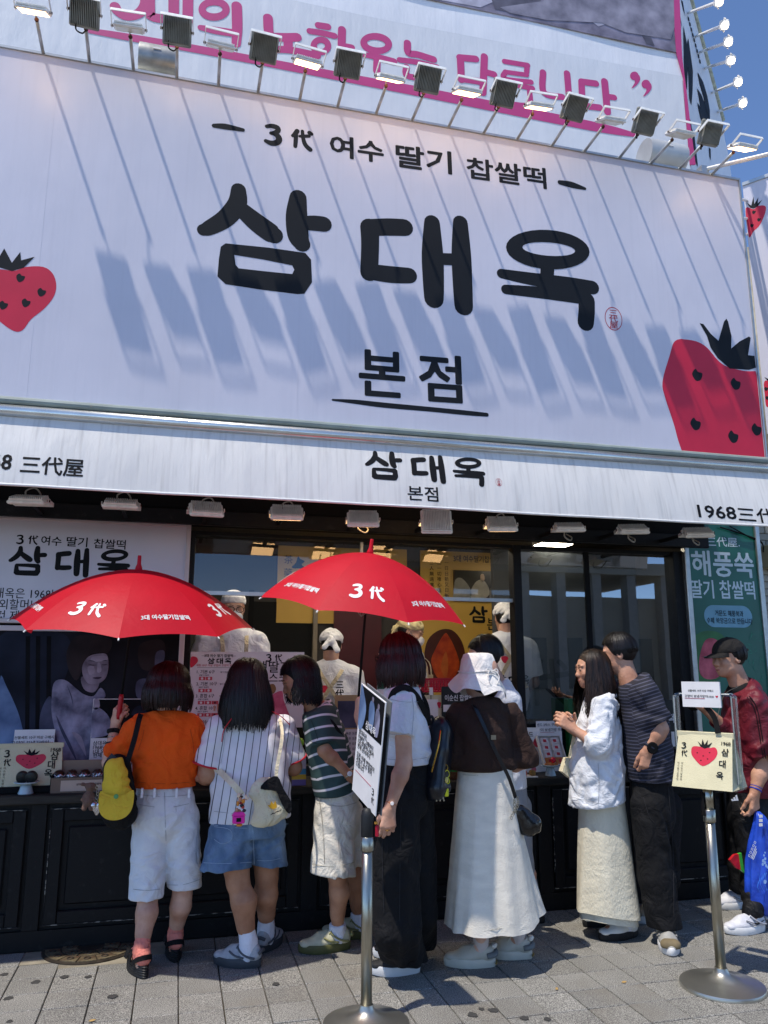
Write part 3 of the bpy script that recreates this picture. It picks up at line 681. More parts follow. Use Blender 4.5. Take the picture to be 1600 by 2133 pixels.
for i, b in enumerate(bases):
    x = float(bx(*b)[0]); dark = i % 2 == 1; k = 'd' if dark else 'w'; o_ = cnt[k]; cnt[k] += 1
    lb = (f'dark finned floodlight on the billboard edge, {ORD[o_]} dark one from the left' if dark else f'white floodlight on the billboard edge, {ORD[o_]} white one from the left')
    r_ = empty('billboard_floodlight', (x, YBB, 5.25), lb, 'floodlight', 'floodlights along the billboard top')
    zj = 5.262; yj = -.858+rs.uniform(-.008, .008); xw = x+rs.uniform(-.006, .006)
    mb = MB(); tube(mb, [(x, YBB+.02, 5.25), (xw, yj, zj)], .0105, 8); obj('arm', mb, m_alu, r_, smooth=True)
    mb = MB(); ellip(mb, (xw, yj, zj), (.013, .013, .014), 8); obj('joint', mb, m_rust, r_)
    roll = ry(rs.uniform(-.05, .05))@rz(rs.uniform(-.06, .06))
    if dark:       # aimed up at the banner: back fins towards the street
        Rm = roll@rx(R(38+rs.uniform(-7, 7)))@rz(math.pi); c = V(xw, yj-.095, zj+.03)
        flood(r_, c, Rm, .168, .165, .05, m_darkmetal, m_darkmetal, m_warm if i in (3, 5, 7, 9, 11, 13) else m_lensoff, 15)
        yoke(r_, c, roll@rx(R(-100)), .172, .095, m_fin)
        mb = MB(); tube(mb, cr([(xw-.045, yj-.075, zj-.03), (xw-.045, yj-.045, zj-.055), (xw-.015, yj-.01, zj-.04), (xw, yj, zj)], 5), .0045, 6); obj('cable', mb, m_blackmat, r_)
    else:          # aimed down at the billboard
        Rm = roll@rx(R(122+rs.uniform(-6, 6))); c = V(xw, yj-.095, zj-.022+rs.uniform(-.008, .008))
        flood(r_, c, Rm, .176, .14, .03, m_fin, m_fin, m_warm if (i+1) in LIT else m_lensoff, 15)
        yoke(r_, c, roll@rx(R(-104)), .18, .098, m_white)
        mb = MB(); tube(mb, cr([(xw+.015, yj-.06, zj+.02), (xw-.01, yj-.05, zj+.03), (xw-.005, yj-.02, zj+.02), (xw, yj, zj+.005)], 5), .0045, 6); obj('cable', mb, m_cable, r_)
# under the awning
lows = [(60, 1042), (252, 1050), (430, 1061), (598, 1068), (757, 1081), (910, 1086), (1046, 1092), (1187, 1099), (1320, 1103), (1455, 1110)]
for i, q in enumerate(lows):
    p = at(*q, -.34); x = p[0]; z = p[2]
    r_ = empty('awning_floodlight', (x, -.2, z), f'white finned floodlight under the awning, {ORD[i]} from the left', 'floodlight', 'white floodlights under the awning')
    tilt = [72, 70, 52, 50, 44, 22, 48, 68, 66, 64][i]; yw = [-6, 0, 4, -6, -10, -12, -14, -18, -20, -22][i]
    Rm = rz(R(yw))@rx(R(180))@rx(R(-tilt))@rz(R(180)); Rm = rz(R(yw)+math.pi)@rx(R(tilt))
    c = (x, -.33, z); flood(r_, c, Rm, .205, .15 if i != 5 else .18, .042, m_fin, m_fin, m_warm if 2 < i < 7 else m_lensoff, 17)
    mb = MB()
    for s in (-1, 1): boxm(mb, (s*.108-.002, -.01, -.011), (s*.108+.002, .11, .011), (rz(R(yw)), np.array(c)))
    M = (rz(R(yw)), np.array(c)); boxm(mb, (-.109, .108, -.012), (.109, .112, .012), (rz(R(yw))@np.eye(3), np.array(c))); obj('bracket', mb, m_fin, r_)
    mb = MB(); boxm(mb, (x-.012, -.20, z+.0), (x+.012, .119, z+.024)); obj('wall_mount', mb, m_blackmat, r_)
    sgn = 1 if i not in (4, 7, 8, 9) else -1
    if i not in (5,): mb = MB(); tube(mb, cr([(x-.02, -.30, z+.02*sgn), (x-.025, -.31, z+.06*sgn), (x+.02, -.30, z+.082*sgn), (x+.048, -.27, z+.055*sgn), (x+.045, -.2, z+.02*sgn)], 6), .0048, 6); obj('cable', mb, m_cable, r_, smooth=True)

# ================================================================ UPPER BUILDING WITH BANNER
YU = .55
UB = Fr((0, YU, 0)); ub = empty('banner_building', (1.5, YU, 3.0), 'taller building behind wrapped in a white banner with pink lettering', 'building')
cxr = float(at(1424, 160, YU)[0])
mb = MB(); boxm(mb, (-6, YU+.03, 2.81), (cxr-.02, YU+3.0, 12)); obj('wall', mb, mat('pale_wall', '#c9c7c2', .8), ub)
mb = MB(); nx, nz = 60, 40; x0, x1, z0, z1 = -5.0, cxr, 3.0, 11.0; pts = []; rs = random.Random(9)
for j in range(nz+1):
    for i in range(nx+1):
        x = x0+(x1-x0)*i/nx; z = z0+(z1-z0)*j/nz; pts.append((x, YU-.004*math.sin(x*3.1+z*.7)-.003*math.sin(z*5+x), z))
mb.add(pts, [(j*(nx+1)+i, j*(nx+1)+i+1, (j+1)*(nx+1)+i+1, (j+1)*(nx+1)+i) for j in range(nz) for i in range(nx)])
obj('banner', mb, m_upper, ub, smooth=True)
uw = UB.px
zs0 = uw(1000, 90)[1]   # band seam: the lower strip is a second, greyer sheet
mb = MB(); poly(mb, UB, [(-5, 3.1), (cxr-.01, 3.1), uw(1419, 160), uw(800, 43), (-5, uw(800, 43)[1]+.02)], .010); obj('lower_banner', mb, vinyl('lower_banner_vinyl', '#dcdde0', .05, .5, .25), ub)
# pink brush lettering traced as strokes
mb = MB()
def K(*pts, w=17): S(mb, UB, [(x, y, (q[0] if q else w)*1.2) for x, y, *q in pts], d=.0125, step=.0003)
def KR(cx, cy, rx_, ry_, w, sk=0.0):
    ring = lambda a: [uw(cx+(rx_+a)*math.cos(t), cy+(ry_+a)*math.sin(t)+sk*rx_*math.cos(t)) for t in T]
    poly(mb, UB, ring(w*.55), .0125, [ring(-w*.55)])
K((246, -62), (272, -74), (297, -60), (294, -34), (268, -24)); K((268, -22), (297, -12), (303, 10), (290, 30), (264, 36), (246, 26), (240, 16))     # 3
K((313, -75), (312, 20), (317, 37), (344, 42)); K((313, -78), (344, -76)); K((362, -95), (362, 40)); K((393, -95), (391, 45)); K((362, -25), (392, -22))  # 대
T = np.linspace(0, 2*math.pi, 29)[:-1]; KR(446, 22, 25, 16, 14); K((418, 60, 10), (450, 66, 14), (492, 72, 14)); K((493, 15), (494, 60), (492, 93, 15))  # 의
K((558, 40), (562, 75), (585, 80), (618, 80), w=16); K((600, 82), (600, 103), w=15); K((550, 106), (600, 106), (660, 118), w=13)    # 노
K((663, 55), (682, 58), w=12); K((645, 67), (670, 71), (696, 77), w=11); KR(668, 98, 15, 13, 12); K((712, 64), (711, 100), (712, 140), w=13); K((716, 98), (732, 101), w=11)  # 하
KR(783, 93, 26, 15, 13, .08); K((738, 114, 6), (780, 120), (820, 130), w=11); K((785, 124), (784, 150), w=12)  # 우
K((848, 92), (850, 112), (870, 116), (902, 126), w=12); K((832, 127), (870, 132), (910, 142), w=10); K((846, 142), (848, 160), (890, 166), w=11)   # 는
K((958, 122), (960, 168), w=12); K((957, 122), (990, 125), w=12); K((960, 166), (1000, 172), w=12); K((1008, 120), (1005, 195), w=12); K((1010, 152), (1028, 157), w=11)   # 다
K((1050, 130), (1098, 138), w=9); K((1097, 138), (1096, 152), w=9); K((1052, 152), (1096, 158), w=8); K((1052, 152), (1050, 166), (1105, 173), w=9); K((1040, 172), (1108, 186), w=9); K((1058, 190), (1056, 214), (1100, 220), (1102, 192), w=9)  # 릅
K((1130, 153), (1132, 195), (1170, 204), w=11); K((1180, 155), (1186, 226), w=11)   # 니
K((1210, 172), (1212, 222), w=11); K((1210, 172), (1240, 176), w=11); K((1212, 222), (1248, 226), w=11); K((1258, 172), (1264, 235), w=12); K((1264, 203), (1278, 205), w=10)   # 다
for qx, qy in ((1320, 160), (1344, 177)):
    poly(mb, UB, [uw(qx+9*math.cos(t), qy+9*math.sin(t)) for t in T], .0125); poly(mb, UB, cr([uw(qx+9, qy-2), uw(qx+12, qy+8), uw(qx+4, qy+20), uw(qx-6, qy+26), uw(qx+1, qy+14), uw(qx, qy+6)], 3, True), .0128)   # ”
K((186, 66, 10), (280, 82, 14), (450, 112, 15), (700, 160, 16), (900, 198, 18), (1100, 238, 18), (1250, 268, 16), (1318, 282, 8))
obj('lettering', mb, m_print_pink, ub)
# grey photograph printed on the banner (hands at work over a tray)
m_ph = [mat(f'photo_grey_{i}', c, .5, .25, 5, 0, col2=c2) for i, (c, c2) in enumerate((('#6d6676', '#9a93a4'), ('#a59fae', '#cbc6d4'), ('#4c4854', '#6a6672'), ('#d4cfdc', '#ebe7f0'), ('#7d7886', '#a29ca9')))]
ph = lambda L: [uw(*q) for q in L]
mb = MB(); pe = ph([(884, -1), (1407, 111)]); poly(mb, UB, [pe[0], pe[1], (pe[1][0], pe[1][1]+2.6), (pe[0][0]-1.0, pe[0][1]+2.6), (pe[0][0]-1.0, pe[0][1]+.02)], .013); obj('photo_print', mb, m_ph[0], ub)
for nm, L, k in (('photo_print_tray', [(1040, 18), (1130, 5), (1180, -60), (1400, -60), (1403, 60), (1395, 85), (1300, 70), (1250, 50), (1140, 45), (1060, 30)], 4), ('photo_print_edge', [(1180, 20), (1255, 8), (1398, 8), (1402, 20), (1390, 25), (1260, 20), (1190, 35)], 1), ('photo_print_hand', [(1180, -30), (1260, -20), (1302, 15), (1290, 22), (1262, 15), (1290, 40), (1275, 46), (1240, 22), (1262, 52), (1245, 58), (1210, 30), (1190, 14), (1140, 2), (1130, -30)], 1),
                 ('photo_print_finger', [(1200, -10), (1250, -2), (1292, 16), (1285, 20), (1240, 8), (1195, 2)], 3), ('photo_print_apron', [(870, -60), (1010, -60), (1030, 5), (1000, 18), (884, -3)], 1), ('photo_print_bar', [(1285, -20), (1310, -20), (1362, 98), (1345, 94)], 2), ('photo_print_shadow', [(1000, -60), (1120, -60), (1125, 5), (1060, 28), (1030, 22)], 2)):
    mb = MB(); poly(mb, UB, ph(L), .0145+.0006*k); obj(nm, mb, m_ph[k], ub)
# pink trim and the angled side wall
mb = MB(); L = [(1397, -20), (1413, -20), (1419, 120), (1428, 190), (1436, 260), (1447, 345), (1436, 345), (1428, 250), (1422, 165), (1407, 110), (1403, 60)]; poly(mb, UB, ph(L), .016, th=.01); obj('pink_trim', mb, m_print_pink, ub)
sd = V(.766, .643, 0); so_ = V(cxr+.01, YU+.02, 0); SW = Fr(so_, sd, (0, 0, 1)); sw = SW.px
mb = MB(); poly(mb, SW, [(0.0, 3.0), (sw(1528, 380)[0], 3.0), sw(1524, 372), sw(1519, 330), sw(1510, 290), sw(1504, 250), sw(1470, 120), sw(1437, -5), (sw(1437, -5)[0]-.12, 11), (0, 11)], 0, th=.25); obj('side_banner', mb, m_upper, ub)
e = [sw(1505, 252), sw(1470, 120), sw(1436, -8)]; mb = MB(); tube(mb, [SW.p(*q, .01) for q in e], .022, 8); obj('side_trim', mb, mat('weathered_trim', '#b9bda9', .7, .3, 30), ub)
k_ = 220/1235; mb = MB()
for L in ([(212, 0), (232, 20), (262, 200), (240, 120)], [(190, 120), (205, 210), (225, 340), (205, 260)], [(240, 300), (262, 420), (280, 520), (297, 450), (325, 650), (350, 830), (347, 1050), (333, 1238), (310, 1150), (300, 900), (290, 760), (282, 1060), (262, 1000), (247, 700)],
          [(405, 845), (470, 960), (520, 1130), (548, 1290), (550, 1395), (505, 1320), (480, 1150), (430, 980)], [(400, 1035), (450, 1110), (500, 1250), (545, 1390), (548, 1500), (515, 1550), (440, 1380), (402, 1200), (440, 1260), (420, 1130)], [(540, 1720), (558, 1750), (560, 1880), (545, 1830)], [(330, 1480), (370, 1600), (410, 1960), (375, 1880)], [(300, 1360), (325, 1420), (345, 1560), (320, 1500)]):
    poly(mb, SW, [sw(1380+x*k_, y*k_) for x, y in L], .006)
for t in range(9):
    a = t/9; x = 290+a*150; y = 190+a*560; poly(mb, SW, [sw(1380+q*k_, r__*k_) for q, r__ in ((x, y), (x+16, y+20), (x+22, y+62), (x+6, y+50))], .006)
obj('side_lettering', mb, m_ink, ub)
SPO = Fr(so_+SW.n*.55, sd, (0, 0, 1))
sb_ = [(305, 150), (390, 425), (440, 610), (500, 795), (585, 1080), (655, 1305)]; sh_ = [(700, 10), (765, 285), (810, 480), (840, 695), (925, 950), (980, 1195)]
for i, (a, h) in enumerate(zip(sb_, sh_)):
    A = SW.p(*sw(1380+a[0]*k_, a[1]*k_), 0); Hh = SPO.p(*SPO.px(1380+(h[0]-45)*k_, h[1]*k_+2), 0)
    r_ = empty('spotlight', tuple(A), f'small lit spotlight on an arm against the blue sky, {ORD[i]} from the top', 'spotlight', 'lit spotlights on the side of the banner building')
    mb = MB(); tube(mb, [A, Hh], .014, 8); obj('arm', mb, m_white, r_)
    f_ = nrm(nrm(CAM-Hh)*1.0+V(.25, 0, -.15)); u_, v_ = perp(f_); M = (np.stack([u_, v_, f_], 1), Hh+nrm(Hh-A)*.03)
    mb = MB(); bevbox(mb, (-.036, -.036, -.035), (.036, .036, .016), .010, M); ho = obj('housing', mb, m_white, r_)
    mb = MB(); lathe(mb, [(.030, .016), (.029, .022), (.0, .024)], 16, M[1], M[0]); obj('lens', mb, m_hot, ho)
    mb = MB()
    for s in (-1, 1): tube(mb, [Hh-nrm(Hh-A)*.02+v_*s*.0, M[1]+v_*s*.046-f_*.03, M[1]+v_*s*.046+f_*.01], .006, 6)
    obj('bracket', mb, m_white, r_)
# duct drums standing on the billboard's back
for px0, px1, py0, py1, lb in ((285, 365, 100, 166, 'galvanised duct drum behind the left end of the billboard top'), (1356, 1432, 290, 345, 'pale duct drum behind the right end of the billboard top')):
    a = at(px0, py1, -.28); b = at(px1, py1, -.28); r0 = .122; zc = 5.655
    r_ = empty('duct_drum', ((a[0]+b[0])/2, -.2, 5.2), lb, 'duct')
    x0, x1 = a[0]+.0, b[0]+.0
    mb = MB(); tube(mb, [(x0, -.2, zc), (x0+.012, -.2, zc), (x1-.012, -.2, zc), (x1, -.2, zc)], [r0*.99, r0, r0, r0*.99], 36); obj('drum', mb, m_galv if px0 < 500 else mat('pale_drum', '#b4b6b6', .5, .15, 5, metal=.3), r_, smooth=True, auto=40)
    mb = MB(); boxm(mb, (x0+.03, -.26, 5.1), (x0+.06, -.14, zc-r0+.02)); boxm(mb, (x1-.06, -.26, 5.1), (x1-.03, -.14, zc-r0+.02)); obj('stand', mb, m_darkmetal, r_)
    mb = MB(); boxm(mb, ((x0+x1)/2-.03, -.2-r0-.004, zc+.02), ((x0+x1)/2+.02, -.2-r0+.02, zc+.028)); obj('nameplate', mb, m_paper, r_)
# long white bar from the board to the right
r_ = empty('stay_bar', (3.8, -.5, 5.25)); A = at(1460, 355, -.55); Bq = at(1640, 312, -1.05); tag(r_, 'long white metal stay bar at the billboard top right corner', 'metal bar')
mb = MB(); tube(mb, [A, Bq], .016, 8); obj('bar', mb, m_white, r_); mb = MB(); boxm(mb, (A[0]-.03, -.6, A[2]-.05), (A[0]+.03, -.52, A[2]+.01)); obj('clamp', mb, m_alu, r_)

# ================================================================ RIGHT-HAND NEIGHBOURS
nd = nrm(V(.60, -.80, 0)); NO = at(1547, 388, .15); NB = Fr((NO[0], NO[1], 0), nd, (0, 0, 1), (-.80, -.60, 0)); npx = NB.px
ns = empty('neighbour_signboard', (NO[0]+.3, -.2, 2.9), 'white angled signboard with printed strawberries at the right edge', 'sign')
q0 = npx(1547, 388); zt = q0[1]; zb = npx(1590, 905)[1]
mb = MB(); poly(mb, NB, [(0, zb), (1.3, zb), (1.3, zt), (0, zt)], 0, th=.04); obj('panel', mb, m_bill, ns)
mb = MB(); boxm(mb, (0, zt, -.045), (1.3, zt+.03, .012), NB.M()); obj('edge_trim', mb, m_alu, ns)
k2 = 120/388; n2 = lambda x, y: npx(1480+x*k2, 340+y*k2)
berry(NB, ns, [(238, 302), (290, 310), (320, 288), (365, 286), (374, 310), (360, 360), (330, 420), (290, 460), (262, 500), (248, 420)], [(246, 268), (275, 285), (290, 225), (296, 275), (323, 230), (318, 272), (350, 245), (320, 290), (290, 306), (268, 300)], [(293, 330), (327, 380), (280, 420)], n2, sr=.02)
berry(NB, ns, [(362, 1472), (400, 1466), (440, 1480), (450, 1540), (420, 1620), (378, 1640), (366, 1560)], [(362, 1440), (395, 1455), (400, 1420), (415, 1450), (430, 1470), (390, 1470)], [(376, 1520), (384, 1580)], n2, sr=.02)
for i, yy in enumerate((243, 367, 473)):
    A = at(1480+196*k2+3, 340+yy*k2, -.4); Bq = NB.p(*n2(240, yy), -.02)
    mb = MB(); tube(mb, [A, Bq], .012, 8); obj('tie_rung', mb, m_white, ns)
mb = MB(); A = at(1556, 520, .3); Bq = at(1592, 760, .3); tube(mb, [A, (Bq[0], .3, 2.0)], .05, 10); pt_ = obj('support_post', mb, m_darkmetal, ns, smooth=True)
tb = empty('tiled_building', (5.2, 1.5, 0), 'pale tiled building wall at the right edge beside the green banner', 'building')
m_tile = mat('pale_wall_tile', '#aba796', .4, .2, 5, rnd=.12)
mb = MB(); boxm(mb, (4.13, .52, 0), (8.5, .6, 3.9)); obj('wall', mb, mat('tile_grout', '#5d5a50', .9), tb)
tl = MB(); bevbox(tl, (-.058, -.012, -.028), (.058, .0, .028), .003); tme = mesh_of('wall_tile', tl.verts(), tl.f, m_tile)
for j in range(64):
    for i in range(4):
        z = .05+j*.06; x = 4.62+i*.122+(j % 2)*.061
        if z > 3.85: continue
        if z < 2.35 and x > 4.9: continue
        o = bpy.data.objects.new('wall_tile', tme); COL.objects.link(o); o.location = (x, .52, z); o.parent = tb; o.matrix_parent_inverse = Matrix.Translation(Vector(wloc(tb))).inverted()
mx_ = empty('meter_box', (4.72, .48, 2.2), 'small cream utility box on the wall right of the green banner', 'utility box')
p = at(1597, 1160, .45); mb = MB(); bevbox(mb, (p[0]-.02, .38, p[2]-.10), (p[0]+.22, .50, p[2]+.1), .01); obj('box', mb, mat('cream_box', '#b8b08c', .5), mx_)
mb = MB(); tube(mb, cr([at(1500, 1098, .3), at(1545, 1112, .3), at(1585, 1128, .32), at(1590, 1150, .38)], 6), .006, 6); tube(mb, cr([at(1520, 1096, .3), at(1560, 1118, .3), at(1588, 1132, .33)], 6), .005, 6); obj('cable', mb, m_blackmat, mx_)
# ================================================================ OPPOSITE SIDE OF THE STREET (seen only as reflections in the windows)
ob = empty('building_across', (9, -17, 0), 'beige building with pale columns, seen mirrored in the right-hand window', 'building')
mo = mat('beige_render', '#8d897c', .8, .15, 1); 
mb = MB(); boxm(mb, (5, -22, 0), (16, -17, 3.9)); obj('wall', mb, mo, ob)
for k in range(9):
    mb = MB(); boxm(mb, (5.2+k*1.25, -16.99, 0), (5.5+k*1.25, -16.6, 4.6)); obj('column', mb, mat('pale_column', '#84827c', .7), ob)
    mb = MB(); boxm(mb, (5.7+k*1.25, -16.985, 1.0), (6.2+k*1.25, -16.95, 2.6)); obj('window', mb, mat('dark_window', '#20242a', .2), ob)
mb = MB(); boxm(mb, (4.9, -22, 4.6), (16.2, -16.5, 5.0)); obj('roof', mb, mo, ob)
def tree(x, y, h, lb, sd):
    rs = random.Random(sd); t = empty('tree', (x, y, 0), lb, 'tree', 'trees across the street')
    mb = MB(); tube(mb, [(x, y, 0), (x+.05, y, h*.3), (x-.05, y, h*.6)], [.14, .1, .04], 8)
    for k in range(5):
        a = rs.uniform(0, 6.28); tube(mb, [(x, y, h*(.3+.05*k)), (x+.7*math.cos(a), y+.7*math.sin(a), h*(.5+.06*k))], [.05, .015], 6)
    obj('trunk', mb, mat('bark', '#4a3d30', .9, .3, 20), t)
    n = 2600; mbf = MB(); vs = []; fs = []
    cl = [(rs.gauss(0, .9), rs.gauss(0, .9), h*rs.uniform(.42, .95), rs.uniform(.4, .75)) for _ in range(16)]
    for k in range(n):
        c = cl[k % 16]; d = nrm([rs.gauss(0, 1) for _ in range(3)])*c[3]*rs.uniform(.5, 1); p = V(x+c[0], y+c[1], c[2])+d
        u = nrm([rs.gauss(0, 1) for _ in range(3)]); q, _ = perp(u); s = rs.uniform(.04, .08)
        vs += [p-u*s, p+q*s*.5, p+u*s, p-q*s*.5]; fs.append((4*k, 4*k+1, 4*k+2, 4*k+3))
    mbf.add(vs, fs); tag(obj('crown', mbf, mat('leaves', (.05, .09, .03), .6, .4, 4), t), kind='stuff')
tree(3.2, -15.5, 3.4, 'leafy tree mirrored at the left of the right-hand window', 1); tree(6.5, -14.5, 2.7, 'low leafy tree mirrored in the middle of the right-hand window', 2); tree(-3, -16, 5, 'tall leafy tree across the street, mirrored in the upper glass', 3)

# ================================================================ LEFT SIGN AND PHOTO POSTER
YS = .34; SF = Fr((0, YS, 0)); sp = SF.px
m_frame = mat('pale_pink_frame', '#c9bcbc', .4, .08, 6)
def framed(name, x0, x1, z0, z1, t, dpt, m_f, m_p, label, cat, y=YS):
    r_ = empty(name, ((x0+x1)/2, y+.03, z0), label, cat)
    for lo, hi in (((x0, y-dpt, z0), (x0+t, y+.03, z1)), ((x1-t, y-dpt, z0), (x1, y+.03, z1)), ((x0+t, y-dpt+.001, z1-t), (x1-t, y+.03, z1)), ((x0+t, y-dpt+.001, z0), (x1-t, y+.03, z0+t))):
        mb = MB(); bevbox(mb, lo, hi, .004); obj('frame_bar', mb, m_f, r_)
    mb = MB(); boxm(mb, (x0+t*.8, y, z0+t*.8), (x1-t*.8, y+.025, z1-t*.8)); obj('panel', mb, m_p, r_); return r_
x1 = float(sp(399, 1090)[0]); z1, z0 = 2.545, 1.845
sg = framed('shop_sign', -1.9, x1, z0, z1, .03, .02, m_frame, mat('sign_board', '#cfc9d0', .3, .06, 2), 'white framed sign with black brush lettering behind the left red umbrella', 'sign')
mb = MB(); a, b = sp(8, 1165), sp(264, 1180); shopname(mb, SF, (a[0]+b[0])/2, sp(140, 1170)[1], b[0]-a[0]); obj('lettering', mb, m_ink, sg)
mb = MB(); q = sp(42, 1133); sandae(mb, SF, q[0], q[1], .066); obj('lettering', mb, m_ink, sg)
straight_text(SF, m_ink, sg, '여수', (85, 1133), (127, 1136), .068, .016); straight_text(SF, m_ink, sg, '딸기', (139, 1136), (182, 1138), .07, .018); straight_text(SF, m_ink, sg, '찹쌀떡', (196, 1140), (262, 1143), .07, .014)
for body, y, xa in (('삼대옥은 1968년', 1243, -34), ('1대의 외할머니의 손맛', 1266, -62), ('모든 것 제대로 만들어', 1290, -60)):
    mb = MB(); q = sp(xa, y); text(mb, SF, body, q[0], q[1], .073, .004, align='LEFT', sx=.92); obj('lettering', mb, m_ink, sg)
# photo poster
pp = framed('photo_poster', -1.9, float(sp(386, 1312)[0]), .846, 1.83, .034, .016, m_frame, mat('photo_base', '#16171c', .7, .35, 3, col2='#22242b', spec=.12), 'dark blue-grey photo poster of a cook at work in a pale frame', 'poster')
g = {k: mat('photo_tone_'+k, c, .7, v, s, 0, col2=c2, spec=.12) for k, c, v, s, c2 in (('cloth', '#5f6078', .45, 8, '#a3a2ba'), ('clothdark', '#464a5e', .3, 6, '#5d6178'), ('face', '#6f6775', .3, 9, '#988f9e'), ('dark', '#0e0f12', .3, 5, '#17181c'), ('blue', '#51688f', .25, 5, '#7d94b8'), ('bar', '#1b1f2a', .3, 3, '#2b3140'), ('hat', '#241f21', .2, 4, '#352f31'), ('lip', '#3b3440', .1, 5, '#4a4150'), ('light', '#8f8797', .2, 9, '#a9a1b0'))}
kz = 400/1600
def ppoly(nm, L, m, lvl, par=pp, fr=SF, f=lambda x, y: (x*kz, 1310+y*kz), sm=True):
    mb = MB(); P = [fr.px(*f(*q)) for q in L]; P = cr(P, 4, True) if sm else P; poly(mb, fr, P, .0015+.0007*lvl); return obj(nm, mb, m, par)
ppoly('print_wall', [(0, 60), (560, 60), (540, 420), (400, 560), (340, 820), (480, 1190), (0, 1190)], g['bar'], 0)
for x in (215, 300, 390): ppoly('print_curtain', [(x, 60), (x+38, 60), (x+30, 900), (x-6, 900)], g['dark'], 1, sm=False)
ppoly('print_arm', [(0, 420), (60, 490), (150, 690), (195, 860), (200, 925), (120, 990), (60, 1040), (0, 1040)], g['blue'], 2)
ppoly('print_hair', [(640, 60), (560, 180), (570, 330), (640, 430), (700, 300), (760, 210), (900, 200), (930, 90), (800, 56)], g['hat'], 2)
ppoly('print_body', [(450, 450), (540, 425), (640, 500), (700, 545), (780, 560), (840, 490), (880, 560), (800, 640), (765, 800), (760, 1000), (735, 1170), (560, 1180), (500, 1000), (440, 760), (430, 620)], g['cloth'], 3)
ppoly('print_sleeve', [(420, 560), (360, 640), (330, 760), (340, 900), (420, 1000), (500, 1150), (540, 1180), (520, 900), (450, 700)], g['clothdark'], 2)
ppoly('print_fold', [(560, 470), (600, 560), (610, 640), (590, 560)], g['clothdark'], 5); ppoly('print_fold', [(470, 720), (540, 860), (600, 980), (640, 1100), (560, 960), (500, 830)], g['clothdark'], 5); ppoly('print_fold', [(600, 860), (680, 900), (720, 1060), (660, 960)], g['light'], 5)
ppoly('print_neck', [(680, 400), (700, 500), (770, 530), (810, 500), (830, 440), (800, 400)], g['face'], 4)
ppoly('print_face', [(740, 230), (820, 207), (890, 215), (905, 300), (890, 390), (850, 440), (790, 462), (730, 450), (690, 380), (690, 300)], g['face'], 5)
ppoly('print_cheek', [(730, 320), (780, 310), (790, 360), (750, 385)], g['light'], 6); ppoly('print_forehead', [(770, 232), (880, 225), (890, 262), (770, 272)], g['light'], 6); ppoly('print_nose', [(815, 285), (838, 290), (846, 352), (812, 360)], g['light'], 6)
for L in ([(735, 292), (770, 306), (808, 300), (770, 298)], [(846, 298), (872, 304), (898, 294), (870, 296)], [(772, 408), (810, 400), (850, 402), (815, 420)], [(730, 268), (765, 262), (800, 276), (765, 270)], [(850, 268), (880, 260), (898, 268), (876, 268)]): ppoly('print_feature', L, g['lip'], 7)
ppoly('print_helper', [(1180, 120), (1340, 90), (1380, 180), (1330, 330), (1280, 350), (1180, 330), (1150, 220)], g['hat'], 3); ppoly('print_helper_face', [(1300, 200), (1365, 180), (1370, 250), (1320, 330), (1292, 320)], g['clothdark'], 4); ppoly('print_helper_coat', [(1140, 440), (1240, 420), (1320, 540), (1300, 580), (1150, 580)], g['clothdark'], 3)
# second small poster with text
pz = empty('text_poster', (.0, .33, .85), 'small photo and text board standing behind the orange T-shirt woman', 'poster'); TF = Fr((0, .315, 0))
f7 = lambda x, y: (x*kz, 1310+y*kz); c_ = [TF.px(*f7(*q)) for q in ((780, 582), (1450, 582), (1420, 1320), (725, 1320))]
mb = MB(); poly(mb, TF, [(c_[3][0], .846), (c_[2][0], .846), (c_[2][0], c_[1][1]), (c_[3][0], c_[0][1])], 0, th=.012); obj('board', mb, m_pinkpaper, pz)
mb = MB(); zt_ = TF.px(*f7(780, 910))[1]; poly(mb, TF, [(c_[3][0]+.004, zt_), (c_[2][0]-.004, zt_), (c_[2][0]-.004, c_[1][1]-.004), (c_[3][0]+.004, c_[0][1]-.004)], .001); obj('photo_print', mb, g['dark'], pz)
for L, k in (([(775, 680), (830, 660), (900, 720), (925, 800), (900, 880), (800, 905), (760, 890)], 'cloth'), ([(785, 590), (825, 590), (830, 650), (790, 670)], 'light'), ([(1120, 660), (1180, 640), (1220, 700), (1100, 720)], 'bar')): ppoly('photo_print_figure', L, g[k], 1, pz, TF, f7)
mb = MB()
for body, y in (('삼대옥은', 968), ('1968년 그때부터', 1003), ('1대 외할머니에서', 1038), ('현재 손녀까지', 1068), ('오픈 이래 변함없이', 1135), ('저희가 손수 빚어', 1172), ('드립니다', 1208)):
    q = TF.px(*f7(775, y)); text(mb, TF, body, q[0], q[1], .03, .012, align='LEFT', d=.001)
obj('lettering', mb, m_ink, pz)

